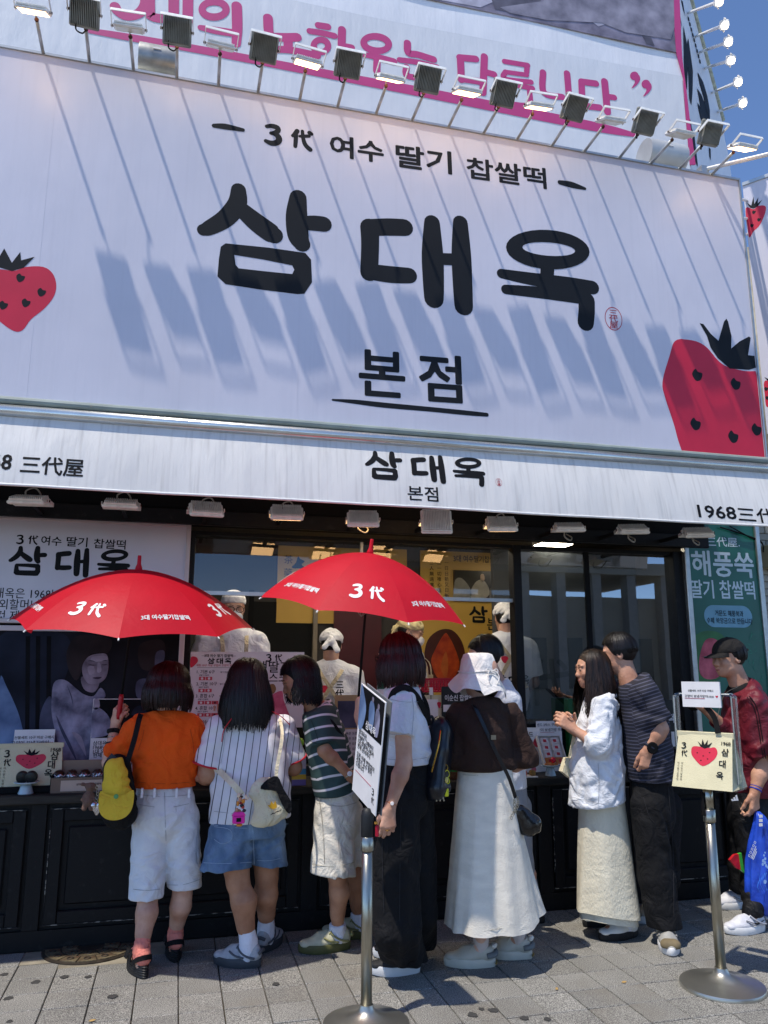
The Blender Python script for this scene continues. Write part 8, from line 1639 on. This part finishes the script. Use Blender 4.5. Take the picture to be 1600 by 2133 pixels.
def dish(px, py, Y, label, r_=.07, h=.065):
    b = at(px, py, Y); z = ZT; d_ = empty('pedestal_dish', (b[0], Y, z), label, 'dish', 'pale blue pedestal dishes'); m_c = mat('celadon', '#a5b6bd', .2, .1, 12, coat=.4); mb = MB(); lathe(mb, [(r_*.62, 0), (r_*.62, .004), (r_*.48, h*.5), (r_*.42, h*.82)], 32, (b[0], Y, z)); obj('foot', mb, m_c, d_, True, ); mb = MB(); lathe(mb, [(r_*.40, h*.8), (r_*.8, h*.88), (r_, h), (r_*.98, h+.004), (r_*.6, h*.93), (0, h*.92)], 36, (b[0], Y, z)); obj('plate', mb, m_c, d_, True); return V(b[0], Y, z+h*.93)
# left end
mb = MB(); q = at(58, 1650, .17); bevbox(mb, (q[0]-.24, .05, ZT), (q[0]+.2, .27, ZT+.035), .004); obj('black_riser', mb, m_blackmat, label='low black riser block under the cream gift bag at left', cat='riser')
q = at(58, 1642, .13); gift_bag((q[0], .10, ZT+.036), (1, .05, 0), .365, .235, .12, 'cream gift bag with strawberry print on the counter at far left')
q = at(67, 1570, .27); card((q[0], .28, ZT+.0), (1, 0, 0), .235, .345, 'white notice card behind the gift bag on the counter at far left', [('선물세트 10구 이상 구매시', 0, .29, .021, .01, m_ink), ('고양이 보냉가방이', -.022, .255, .029, .008, m_ink), ('나와요', .072, .255, .020, .008, m_ink)], .08, heart=(.103, .263, .008), under=(-.105, .03, .249))
d0 = dish(53, 1658, .04, 'pale pedestal dish with two dark sliced rice cakes at the left end'); 
for k, (dx, a) in enumerate(((-.026, .2), (.024, -.15))):
    r_ = empty('rice_cake', tuple(d0+V(dx, 0, 0)), ['sliced dark rice cake on the left pedestal dish, left one', 'sliced dark rice cake on the left pedestal dish, right one'][k], 'rice cake', 'sliced rice cakes'); M_ = rz(a)@rx(R(-75)); cc = d0+V(dx, -.005*k, .033); mb = MB(); lathe(mb, [(.030, -.016), (.034, -.012), (.034, .012), (.030, .016), (0, .016)], 20, cc, M_@np.diag([1, 1, 1])); obj('dark_coating', mb, mat('dark_rice_cake', '#1d211c', .5, .3, 40, .3, 90), r_, True)
    for j in range(5): mb = MB(); ang = 6.28*j/5+k; ellip(mb, cc+M_@V(.015*math.cos(ang), .015*math.sin(ang), .0165), (.009, .006, .002), 8, M_); obj('filling', mb, mat(['cream_fill', 'red_fill'][j % 3 == 0], ['#d9cdae', '#7a2a1e'][j % 3 == 0], .5), r_)
bx_ = empty('sweets_box', (at(165, 1660, .06)[0], .08, ZT), 'brown open box with a row of foil wrapped sweets beside the gift bag', 'box'); x0, x1 = at(104, 1660, .02)[0], at(240, 1655, .02)[0]
for nm, lo, hi, mm in (('front', (x0, .012, ZT), (x1, .018, ZT+.085), m_brownbox), ('back', (x0, .15, ZT), (x1, .156, ZT+.17), mat('box_tan', '#8c7764', .6)), ('base', (x0, .018, ZT), (x1, .15, ZT+.06), m_brownbox), ('side', (x0-.004, .012, ZT), (x0, .156, ZT+.1), m_blackmat), ('side', (x1, .012, ZT), (x1+.004, .156, ZT+.1), m_blackmat), ('label', (x0+.055, .0095, ZT+.01), (x1, .0118, ZT+.07), mat('box_label', '#b7a394', .5))): mb = MB(); boxm(mb, lo, hi); obj(nm, mb, mm, bx_)
mb = MB(); text(mb, Fr((0, .009, 0)), '삼대옥 수제 초코 찹쌀떡', (x0+x1)/2+.03, ZT+.042, .014, .01, d=.001); obj('lettering', mb, m_ink, bx_)
rs = random.Random(12); m_foil = mat('foil', '#c6c6cc', .25, .4, 30, .8, 60, metal=.8); m_choc = mat('chocolate', '#33190f', .35, .3, 20)
for k in range(6):
    cc = V(x0+.035+k*.072, .07, ZT+.098); r_ = empty('wrapped_sweet', tuple(cc), f'foil wrapped chocolate sweet in the brown box, {ORD[k]} from the left', 'sweet', 'foil wrapped sweets in the brown box')
    v = Vol(*bounds([cc], .05), .0042); v.ell(cc, (.031, .031, .028), None, .01); v.ripple(.004, .014, [(1, .3, .6), (-.5, .8, .6), (.2, -.5, 1)], k); vobj('sweet', [v.net()], m_choc, r_); v = Vol(*bounds([cc], .06), .0045); v.ell(cc+V(0, 0, -.008), (.035, .034, .024), None, .01); v.ripple(.006, .016, [(1, .2, 0), (-.5, .9, .3)], k+9); v.cut(cc+V(0, 0, .004), (0, .35, 1)); vobj('foil_cup', [v.net()], m_foil, r_)
# menu boards
def menu(px0, px1, py0, py1, Y, label):
    a_, b_ = at(px0, py0, Y), at(px1, py1, Y); F = Fr((a_[0], Y, b_[2]), (1, 0, 0), nrm(V(0, .06, 1))); W_, H_ = b_[0]-a_[0], a_[2]-b_[2]; r_ = empty('menu_board', ((a_[0]+b_[0])/2, Y, b_[2]), label, 'menu board'); mb = MB(); boxm(mb, (0, 0, -.01), (W_, H_, 0), F.M()); obj('sheet', mb, m_pinkpaper, r_); mb = MB(); boxm(mb, (W_*.3, -max(0, b_[2]-ZT)-.0, -.05), (W_*.7, H_*.5, -.012), F.M()); obj('stand', mb, m_blackmat, r_); return r_, F, W_, H_
r_, F, W_, H_ = menu(398, 511, 1357, 1522, .30, 'white menu board with numbered rice cake sets behind the pinstripe shirt')
mb = MB(); shopname(mb, F, W_*.49, H_*.885, W_*.42, d=.002); obj('lettering', mb, m_ink, r_); mb = MB(); text(mb, F, '3대 여수 딸기 찹쌀떡', W_*.49, H_*.935, .022, .02, d=.002); text(mb, F, '―', W_*.22, H_*.935, .022, d=.002); text(mb, F, '―', W_*.76, H_*.935, .022, d=.002); obj('lettering', mb, m_ink, r_); mb = MB(); text(mb, F, '세트 10구 이상 구입시 고양이 보냉가방이', W_*.5, H_*.815, .0175, .015, d=.002); obj('red_lettering', mb, m_seal, r_); mb = MB(); boxm(mb, (W_*.12, H_*.797, .001), (W_*.92, H_*.800, .002), F.M()); obj('rule', mb, m_ink, r_)
for i, (bd, n_) in enumerate((('1. 기본 6구', 2), ('2. 기본 10구', 2), ('3. 혼합 6구', 3), ('4. 혼합 10구', 3))):
    y = H_*(.725-.152*i); mb = MB(); text(mb, F, bd, W_*.12, y, .027, .014, align='LEFT'); text(mb, F, '딸기 찹쌀떡 세트', W_*.53, y+.003, .0125, .01, align='LEFT'); text(mb, F, '생딸기 찹쌀떡', W_*.16, y-.017, .0115, .01, align='LEFT'); obj('lettering', mb, m_ink, r_)
    for k in range(n_): mb = MB(); boxm(mb, (W_*(.16+.12*k), y-.045, .001), (W_*(.27+.12*k), y-.023, .002), F.M()); ic = obj('set_icon', mb, mat('coral_print', '#c9505a', .5), r_); mb = MB(); ellip(mb, F.p(W_*(.215+.12*k), y-.034, .003), (.008, .001, .008), 8); obj('set_dot', mb, mat('dark_icon', '#5e1c26', .5) if (k == 2) else m_paper, ic)
mb = MB(); text(mb, F, '이순신 찹쌀떡', W_*.25, H_*.09, .03, .012, d=.002, align='LEFT'); obj('lettering', mb, m_ink, r_); mb = MB(); poly(mb, F, cr([(0.002, H_*.93), (W_*.10, H_*.93), (W_*.13, H_*.88), (W_*.08, H_*.83), (.002, H_*.80)], 3, True), .002); obj('strawberry_print', mb, m_print_red, r_)
r_, F, W_, H_ = menu(512, 632, 1357, 1515, .285, 'white ice cream board with pink fruit picture behind the leaning man')
mb = MB(); sandae(mb, F, W_*.40, H_*.87, .055, d=.002); obj('lettering', mb, m_ink, r_)
for bd, y, s_ in (('생딸기', .735, .085), ('아이스크림', .60, .07)): mb = MB(); text(mb, F, bd, W_*.48, H_*y, s_, .01, d=.002); obj('lettering', mb, m_ink, r_)
m_pk = mat('pink_fruit_print', '#d04a72', .4, .2, 10, col2='#e8809a'); mb = MB(); poly(mb, F, cr([(W_*.42, H_*.40), (W_*.62, H_*.48), (W_*.66, H_*.36), (W_*.72, H_*.24), (W_*.78, H_*.10), (W_*.62, H_*.06), (W_*.45, H_*.16), (W_*.38, H_*.28)], 4, True), .002); obj('fruit_print', mb, m_pk, r_); mb = MB()
for x, d_ in ((.47, -.03), (.66, .03)): poly(mb, F, cr([(W_*x, H_*.44), (W_*(x+.06), H_*.50), (W_*(x+.05+d_), H_*.57), (W_*(x-.03+d_), H_*.55)], 3, True), .003)
obj('leaf_print', mb, mat('tan_print', '#8a6a3e', .5), r_)
# small things in the middle
def simple_board(px0, px1, py0, py1, Y, label, m_, name='notice_board', cat='notice'):
    a_, b_ = at(px0, py0, Y), at(px1, py1, Y); F = Fr((a_[0], Y, b_[2]), (1, 0, 0), (0, 0, 1)); W_, H_ = b_[0]-a_[0], a_[2]-b_[2]; r_ = empty(name, ((a_[0]+b_[0])/2, Y, b_[2]), label, cat); mb = MB(); boxm(mb, (0, 0, -.008), (W_, H_, 0), F.M()); obj('sheet', mb, m_, r_)
    if b_[2] > ZT+.02: mb = MB(); boxm(mb, (W_*.4, ZT-b_[2], -.025), (W_*.6, H_*.4, -.009), F.M()); obj('stand', mb, m_blackmat, r_)
    return r_, F, W_, H_
r_, F, W_, H_ = simple_board(698, 762, 1448, 1600, .30, 'small brown framed notice behind the striped polo and the post sign', mat('tan_board', '#b29a6e', .6))
mb = MB(); boxm(mb, (.02, H_*.55, .0), (W_-.01, H_*.92, .002), F.M()); obj('photo_print', mb, g['clothdark'], r_); mb = MB(); boxm(mb, (.02, .01, .0), (W_-.01, H_*.53, .002), F.M()); obj('text_print', mb, m_pinkpaper, r_); mb = MB()
for i in range(6): text(mb, F, '삼대옥은 오픈 이래', W_*.55, H_*(.46-.07*i), .02, .012, d=.003)
obj('lettering', mb, m_ink, r_)
r_, F, W_, H_ = simple_board(786, 862, 1420, 1560, .28, 'white notice with green heading left of the white-shirted woman', m_paper)
mb = MB(); boxm(mb, (0, H_*.89, 0), (W_, H_, .002), F.M()); obj('heading', mb, mat('green_heading', '#0f5a3c', .5), r_); mb = MB(); text(mb, F, '삼대옥', W_*.4, H_*.92, .035, .02, d=.003); obj('heading_lettering', mb, m_paper, r_); mb = MB(); text(mb, F, '쑥이야기', W_*.5, H_*.74, .045, .015, d=.002); text(mb, F, '딸기', W_*.45, H_*.62, .045, .01, d=.002); obj('lettering', mb, m_ink, r_); mb = MB(); poly(mb, F, cr([(.0, H_*.4), (.05, H_*.45), (.09, H_*.36), (.06, H_*.22), (.0, H_*.18)], 4, True), .002); obj('strawberry_print', mb, m_print_red, r_)
cr_ = empty('red_crate', (2.0, .9, .87), 'red plastic crate with lattice sides inside the service opening', 'crate'); a_, b_ = at(862, 1413, .78), at(965, 1442, .78); m_rc = mat('red_plastic', '#a8162f', .4, .1, 10)
for z0_, z1_ in ((b_[2], b_[2]+.012), (a_[2]-.016, a_[2])): mb = MB(); boxm(mb, (a_[0], .78, z0_), (b_[0], .80, z1_)); obj('rail', mb, m_rc, cr_)
for k in range(19): x = a_[0]+(b_[0]-a_[0])*k/18; mb = MB(); boxm(mb, (x-.003, .781, b_[2]), (x+.003, .799, a_[2])); obj('slat', mb, m_rc, cr_)
for k in range(4): z = b_[2]+(a_[2]-b_[2])*(k+1)/5; mb = MB(); boxm(mb, (a_[0], .783, z-.003), (b_[0], .797, z+.003)); obj('slat', mb, m_rc, cr_)
mb = MB(); boxm(mb, (a_[0], .801, b_[2]), (b_[0], 1.0, b_[2]+.01)); obj('base', mb, m_rc, cr_); mb = MB(); boxm(mb, (a_[0], 1.0, b_[2]), (b_[0], 1.01, a_[2])); obj('back', mb, m_rc, cr_)
r_, F, W_, H_ = simple_board(878, 935, 1448, 1560, .24, 'cream paper menu with red strawberries between backpack and brown top', m_kraft, cat='menu'); mb = MB(); boxm(mb, (.0, .04, 0), (W_*.62, H_*.92, .002), F.M()); obj('white_sheet', mb, m_paper, r_); mb = MB(); vtext(mb, F, '삼대옥', W_*.82, H_*.72, .05, .085, d=.002); obj('lettering', mb, m_ink, r_)
for y in (.86, .58, .28): mb = MB(); poly(mb, F, cr([(W_*.58, H_*y), (W_*.72, H_*y), (W_*.68, H_*(y-.10)), (W_*.62, H_*(y-.09))], 4, True), .004); obj('strawberry_print', mb, m_print_red, r_)
r_, F, W_, H_ = simple_board(920, 992, 1430, 1520, .22, 'black notice with white brush lettering behind the sun hat woman', mat('black_board', (.012, .014, .013), .5)); mb = MB(); text(mb, F, '여수 명물', W_*.5, H_*.86, .022, .015, d=.002); text(mb, F, '이순신 찹쌀떡', W_*.5, H_*.68, .046, .012, d=.002, sx=.8); obj('lettering', mb, m_paper, r_); mb = MB(); boxm(mb, (.01, H_*.42, 0), (W_-.005, H_*.58, .002), F.M()); lb_ = obj('label_strip', mb, m_paper, r_); mb = MB(); text(mb, F, '전국 택배 가능합니다', W_*.5, H_*.47, .022, .012, d=.003, sx=.8); obj('strip_lettering', mb, m_ink, lb_)
r_, F, W_, H_ = simple_board(895, 902, 1432, 1448, .23, 'tiny white tag beside the red crate', m_paper, 'price_tag', 'tag')
# packets by the brown top
pk = empty('snack_packet', (at(942, 1600, .1)[0], .1, ZT), 'white and green snack packet standing by the brown top', 'packet'); q = at(943, 1592, .1); v = Vol(*bounds([V(q[0], .1, ZT+.1)], .14), .006); v.cap(V(q[0], .1, ZT+.05), V(q[0], .1, ZT+.17), .055, .045, .02, flat=(V(0, 1, 0), 2.5)); v.ripple(.004, .05, [(1, 0, .4), (.2, 0, 1)], 3); vobj('packet', [v.net()], mat('clear_packet', '#c7d6cf', .25, .2, 9), pk); mb = MB(); boxm(mb, (q[0]-.045, .07, ZT+.02), (q[0]+.045, .079, ZT+.09)); obj('green_label', mb, mat('green_label', '#2f9a45', .4), pk)
bk = empty('wicker_basket', (q[0], .08, ZT), 'small brown wicker basket under the green packet', 'basket'); mb = MB(); lathe(mb, [(.07, 0), (.09, .05), (.086, .05), (.068, .006)], 24, (q[0], .09, ZT)); obj('basket_body', mb, mat('wicker', '#6e4a2d', .7, .4, 60, .6, 90), bk)
cs = empty('colour_card', (at(622, 1640, .0)[0], .02, ZT), 'clear holder with a striped blue, yellow and violet card left of the cream shorts', 'card'); q = at(622, 1650, .0); F = Fr((q[0], -.005, ZT), (1, 0, 0), nrm(V(0, .12, 1)))
for i, (y0_, y1_, cc) in enumerate(((.0, .035, '#6f63b0'), (.035, .065, '#c9b23c'), (.065, .10, '#3f8fc0'), (.10, .19, '#b9bfd6'))): mb = MB(); boxm(mb, (-.045, y0_, -.003), (.045, y1_, 0), F.M()); obj('colour_band', mb, mat('band'+cc, cc, .4), cs)
mb = MB(); bevbox(mb, (-.05, .19, -.01), (.05, .215, .006), .004, F.M()); obj('clip', mb, m_blackmat, cs); mb = MB(); ellip(mb, F.p(.01, .26, -.02), (.025, .02, .03), 10); obj('green_knob', mb, mat('lime_plastic', '#9acb2f', .4), cs, True)
# right end: sweets display
q = at(1148, 1545, .26); card((q[0], .27, ZT), (1, .0, 0), .20, .35, 'white card offering a free bag behind the sweets display', [('샌드 2박스 구매시', -.005, .315, .024, .008, m_ink), ('고양이 보냉가방 무료', 0, .278, .026, .008, m_ink)], .05, under=(-.095, .04, .270))
r_, F, W_, H_ = simple_board(1086, 1128, 1516, 1608, .20, 'white poster with red fruit and caramel pictures beside the sweets display', m_paper, cat='poster')
for x, y, s_, cc in ((.80, .66, .040, '#c2384a'), (.66, .30, .05, '#a04a30'), (.3, .42, .03, '#d98a5a'), (.6, .06, .03, '#d06a80')): mb = MB(); poly(mb, F, cr([(W_*x-s_*.7, H_*y), (W_*x, H_*y+s_), (W_*x+s_*.6, H_*y), (W_*x, H_*y-s_*.8)], 4, True), .002); obj('picture_print', mb, mat('pic'+cc, cc, .4, .3, 20), r_)
mb = MB(); text(mb, F, '드', W_*.5, H_*.8, .04, .02, d=.002); obj('lettering', mb, m_ink, r_)
db = empty('sweets_tray', (at(1140, 1600, .12)[0], .15, ZT+.05), 'open white box of wrapped biscuits leaning on the right pedestal dish', 'box'); qa, qb = at(1113, 1532, .2), at(1166, 1597, .06); nT = nrm(V(0, .45, 1)); F = Fr((qa[0], .07, ZT+.065), nrm(V(1, 0, 0)), nT); Hh = (qa[2]-(ZT+.065))*1.03; Wd = .165
F = Fr((qa[0]+.01, .07, ZT+.068), nrm(V(1, -.0, -.0)), nrm(V(-.10, .40, 1))); mb = MB(); boxm(mb, (0, 0, -.012), (Wd, Hh, -.004), F.M()); obj('tray_base', mb, m_boxw, db)
for lo, hi in (((-.006, -.006, -.012), (0, Hh+.006, .02)), ((Wd, -.006, -.012), (Wd+.006, Hh+.006, .02)), ((0, -.006, -.012), (Wd, 0, .02)), ((0, Hh, -.012), (Wd, Hh+.006, .02))): mb = MB(); boxm(mb, lo, hi, F.M()); obj('tray_wall', mb, m_boxw, db)
m_wr = mat('wrapper', '#cfc3bf', .3, .2, 30, .4, 60); k = 0
for j in range(4):
    for i in range(2):
        sw = empty('wrapped_biscuit', tuple(F.p(Wd*(.27+.46*i), Hh*(.14+.235*j), 0)), f'wrapped biscuit in the white tray, {["bottom", "lower middle", "upper middle", "top"][j]} row {["left", "right"][i]}', 'biscuit', 'wrapped biscuits in the white tray')
        M_ = (F.M()[0]@rz(rs.uniform(-.15, .15)), F.p(Wd*(.27+.46*i), Hh*(.13+.235*j), .006)); mb = MB(); bevbox(mb, (-.033, -.026, -.008), (.033, .026, .009), .006, M_); obj('wrapper', mb, m_wr if j > 0 else mat('biscuit', '#b9713a', .6, .2, 30), sw); mb = MB(); bevbox(mb, (-.012, -.010, .009), (.012, .010, .0105), .001, M_); obj('emblem', mb, m_seal, sw)
d1 = dish(1147, 1617, .045, 'pale pedestal dish with biscuits and a red ball at the right', .062, .07)
for k, (dx, nm) in enumerate(((-.022, 'left'), (.028, 'right'))): mb = MB(); bevbox(mb, tuple(d1+V(dx-.020, -.03, .002)), tuple(d1+V(dx+.020, 0, .020)), .004); obj('biscuit', mb, mat('biscuit', ''), label=f'square caramel biscuit on the right pedestal dish, {nm} one', cat='biscuit', group='biscuits on the pedestal dish')
mb = MB(); ellip(mb, d1+V(.018, -.012, .04), (.019, .019, .019), 16); obj('red_ball', mb, mat('red_candy', '#c8102e', .2), smooth=True, label='shiny red candy ball on the right pedestal dish', cat='candy')
tr = empty('sample_tray', (at(1098, 1617, .02)[0], .02, ZT), 'small white plate with two sweets near the edge of the counter', 'plate'); q = at(1098, 1617, .03); mb = MB(); bevbox(mb, (q[0]-.06, -.02, ZT), (q[0]+.06, .09, ZT+.008), .003); obj('plate', mb, m_boxw, tr)
for dx, cc, nm in ((-.03, '#c2543f', 'red cube sweet on the small white plate'), (.035, '#8f6d35', 'golden cube sweet on the small white plate')): mb = MB(); bevbox(mb, (q[0]+dx-.02, .0, ZT+.0085), (q[0]+dx+.02, .04, ZT+.045), .008); obj('cube_sweet', mb, mat('sweet'+cc, cc, .5, .35, 40, .5, 60), label=nm, cat='sweet', group='cube sweets')
gb = empty('green_box', (at(1190, 1480, .3)[0], .3, ZT), 'dark green box seen behind the hands of the long-haired woman', 'box'); q = at(1190, 1470, .3); mb = MB(); bevbox(mb, (q[0]-.04, .27, ZT), (q[0]+.08, .34, q[2]+.05), .004); obj('carton', mb, mat('green_carton', '#0f5a30', .5), gb); mb = MB(); boxm(mb, (q[0]-.03, .2685, q[2]-.12), (q[0]+.02, .27, q[2]-.06)); obj('label', mb, m_paper, gb)
r_, F, W_, H_ = simple_board(1382, 1408, 1458, 1560, .22, 'small dark notice with white lettering at the window corner', mat('black_board', '')); mb = MB(); text(mb, F, '떡', W_*.7, H_*.55, .07, .02, d=.002); obj('lettering', mb, m_paper, r_); mb = MB(); boxm(mb, (W_*.6, H_*.05, 0), (W_*.95, H_*.35, .002), F.M()); obj('white_patch', mb, m_paper, r_)

# ================================================================ BARRIER POSTS
m_base = mat('steel_base', '#b5b3a9', .34, .12, 4, .05, 200, stretch=(1, 1, 8), metal=.9)
def post(x, y, h, label, r_=.195):
    s_ = empty('barrier_post', (x, y, 0), label, 'barrier post', 'steel barrier posts'); mb = MB(); lathe(mb, [(r_, 0), (r_, .012), (r_*.985, .018), (r_*.80, .026), (r_*.5, .040), (r_*.22, .060), (.034, .075), (.030, .09)], 56, (x, y, 0)); obj('base', mb, m_base, s_, True, auto=50); mb = MB(); lathe(mb, [(.0255, .07), (.0255, h)], 24, (x, y, 0)); obj('tube', mb, m_steel, s_, True); mb = MB(); lathe(mb, [(.030, h-.05), (.031, h-.045), (.031, h+.01), (.028, h+.012)], 24, (x, y, 0)); obj('collar', mb, m_steel, s_, True); return s_
b0 = atz(763, 2138); ls = post(b0[0], b0[1], float(at(757, 1748, b0[1])[2]), 'steel barrier post with black head and slanted double sign, left of the two'); x, y = b0[0], b0[1]; h = float(at(757, 1748, y)[2])
mb = MB(); lathe(mb, [(.027, h), (.030, h+.006), (.030, h+.10), (.026, h+.125), (.016, h+.135), (0, h+.136)], 24, (x, y, 0)); obj('head', mb, m_rubber, ls, True, auto=40)
mb = MB(); bevbox(mb, (x+.024, y-.016, h-.01), (x+.045, y+.016, h+.08), .004); obj('belt_slot', mb, m_blackmat, ls); mb = MB(); bevbox(mb, (x+.034, y-.02, h+.01), (x+.052, y+.012, h+.062), .004); obj('belt_end', mb, mat('red_belt', '#b01530', .5), ls); mb = MB(); bevbox(mb, (x+.03, y-.022, h+.066), (x+.045, y-.01, h+.078), .002); obj('belt_clip', mb, mat('amber_clip', '#d9963a', .4), ls)
TLp, TRp, BLp = at(729, 1413, -1.16), at(776, 1451, -1.44), at(733, 1645, -1.16); sg2 = empty('post_sign', tuple((BLp+TRp)/2*V(1, 1, 0)+V(0, 0, BLp[2])), 'slanted double-sided white sign with dark photo on the left barrier post', 'sign')
for k, off in enumerate((0, .03)):
    o_ = BLp+V(off*.96, off*.25, 0); F = Fr(o_, nrm(TRp-TLp), nrm((TLp-BLp)-nrm(TRp-TLp)*((TLp-BLp)@nrm(TRp-TLp)))); W_ = float(np.linalg.norm(TRp-TLp)); H_ = float(np.linalg.norm(TLp-BLp))
    if F.n@(CAM-o_) < 0: F.n = -F.n
    mb = MB(); M_ = (np.stack([F.u, F.v, F.n], 1), F.o); bevbox(mb, (0, 0, -.006), (W_, H_, 0), .002, M_); bo = obj('board', mb, m_paper if k == 0 else mat('grey_board', '#6f7376', .4), sg2)
    if k == 0:
        mb = MB(); poly(mb, F, [(.006, H_*.62), (W_-.006, H_*.62), (W_-.006, H_-.006), (.006, H_-.006)], .001); obj('photo_print', mb, g['dark'], bo)
        for L, t_ in (([(.0, .62), (.20, .62), (.30, .80), (.18, .92), (.02, .99)], 'blue'), ([(.45, .70), (.60, .66), (.64, .84), (.55, .93), (.42, .88)], 'blue'), ([(.68, .68), (.82, .66), (.86, .82), (.78, .90), (.68, .86)], 'cloth'), ([(.50, .92), (.56, .92), (.57, .96), (.50, .96)], 'face'), ([(.74, .90), (.80, .90), (.80, .94), (.74, .94)], 'face')): mb = MB(); poly(mb, F, cr([(max(.007, min(W_-.007, a_*W_)), max(H_*.621, b_*H_)) for a_, b_ in L], 3, True), .002); obj('photo_print_figure', mb, g[t_], bo)
        mb = MB(); text(mb, F, '삼대옥', W_*.55, H_*.655, .045, .02, d=.003); obj('photo_lettering', mb, m_paper, bo); mb = MB()
        for i, bd in enumerate(('삼대옥은', '1968년 그때부터', '1대 외할머니에서', '현재 손녀까지', '오픈 이래 변함없이', '저희가 손수 빚어', '드립니다')): text(mb, F, bd, W_*.08, H_*(.555-.045*i-(.03 if i > 3 else 0)), .028, .012, d=.001, align='LEFT')
        obj('lettering', mb, m_ink, bo); mb = MB(); boxm(mb, (W_*.08, H_*.205, .0005), (W_*.75, H_*.209, .0015), M_); obj('underline', mb, m_seal, bo); mb = MB(); sandae(mb, F, W_*.84, H_*.15, .035, d=.001, vert=True); obj('lettering', mb, m_ink, bo)
mb = MB(); q1 = (TLp+TRp)/2+V(.02, .0, -.35); boxm(mb, (x+.016, y-.002, h+.10), (x+.036, y+.018, q1[2]+.2)); obj('bracket', mb, m_blackmat, sg2)
mb = MB(); F2 = Fr(BLp+V(.045, .012, 0), F.u, F.v); M_ = (np.stack([F.u, F.v, F.n], 1), BLp+V(.015, .004, 0)); boxm(mb, (W_-.02, .02, -.006), (W_-.004, H_*.86, .006), M_); obj('side_clip', mb, m_blackmat, sg2)
b1 = atz(1505, 2056); x, y = float(b1[0]), float(b1[1]); h = float(at(1482, 1690, y)[2]); rsn = post(x, y, h+.0, 'steel barrier post carrying a cream gift bag, right of the two', .205)
mb = MB(); lathe(mb, [(.026, h), (.026, h+.14)], 20, (x, y, 0)); obj('neck', mb, m_steel, rsn, True)
for s_ in (-1, 1): mb = MB(); bevbox(mb, (x+s_*.034-.004, y-.012, h-.02), (x+s_*.034+.004, y+.012, h+.10), .003); obj('belt_slot', mb, m_blackmat, rsn)
uA = nrm(V(math.cos(R(56)), -math.sin(R(56)), 0)); nA = X3(uA, V(0, 0, 1)); hz = h+.115
hf = empty('acrylic_holder', (x, y, hz), 'clear acrylic frame holding the gift bag on the right barrier post', 'holder'); F = Fr((x+.02, y+.02, hz), uA, (0, 0, 1)); wd = .155; ht_ = float(at(1470, 1450, y)[2])-hz
for s_ in (-1, 1): mb = MB(); bevbox(mb, (s_*wd-.012, 0, -.06), (s_*wd+.012, ht_, -.03), .004, F.M()); obj('side_bar', mb, m_clear, hf)
for s_ in (-1, 1):
    mb = MB()
    for e_ in (-.012, .012): boxm(mb, (s_*wd+e_-.0012, 0, -.031), (s_*wd+e_+.0012, ht_, -.0285), F.M())
    obj('edge_line', mb, mat('acrylic_edge', '#6f7a7c', .2, .1, 5), hf)
mb = MB(); tube(mb, cr([F.p(-wd, ht_-.01, -.045), F.p(-wd+.02, ht_+.008, -.045), F.p(wd-.02, ht_+.008, -.045), F.p(wd, ht_-.01, -.045)], 4), .008, 8); obj('top_bar', mb, m_clear, hf); mb = MB(); tube(mb, [F.p(-wd+.02, ht_+.010, -.040), F.p(wd-.02, ht_+.010, -.040)], .003, 6); obj('top_edge', mb, m_alu, hf); mb = MB(); bevbox(mb, (-wd, -.006, -.13), (wd, 0, .03), .002, F.M()); obj('tray', mb, m_clear, hf)
bgx, Fg = gift_bag(F.p(-.005, .002, .075), uA, .30, .275, .22, 'cream gift bag with strawberry print held on the right barrier post')
mb = MB(); strap(mb, [F.p(.07, .28, -.01), F.p(.05, .36, -.03), F.p(.0, .43, -.04), F.p(-.04, .52, -.05)], .014, .002, nA); obj('strap', mb, m_blackmat, bgx)
cd_, Fc_ = card(F.p(-.01, ht_-.06, -.025), uA, .205, .135, 'white notice card clipped on top of the acrylic holder at right', [('선물세트 10구 이상 구매시', .0, .083, .0125, .012, m_ink), ('고양이 보냉가방이', -.026, .052, .0165, .012, m_ink), ('나와요', .052, .052, .0125, .012, m_ink)], .0, heart=(.084, .058, .007), under=(-.088, .02, .046), th=.014)
if _TO: _c = _TO[0].data; bpy.data.objects.remove(_TO[0]); bpy.data.curves.remove(_c)
bpy.data.scenes.remove(TS)
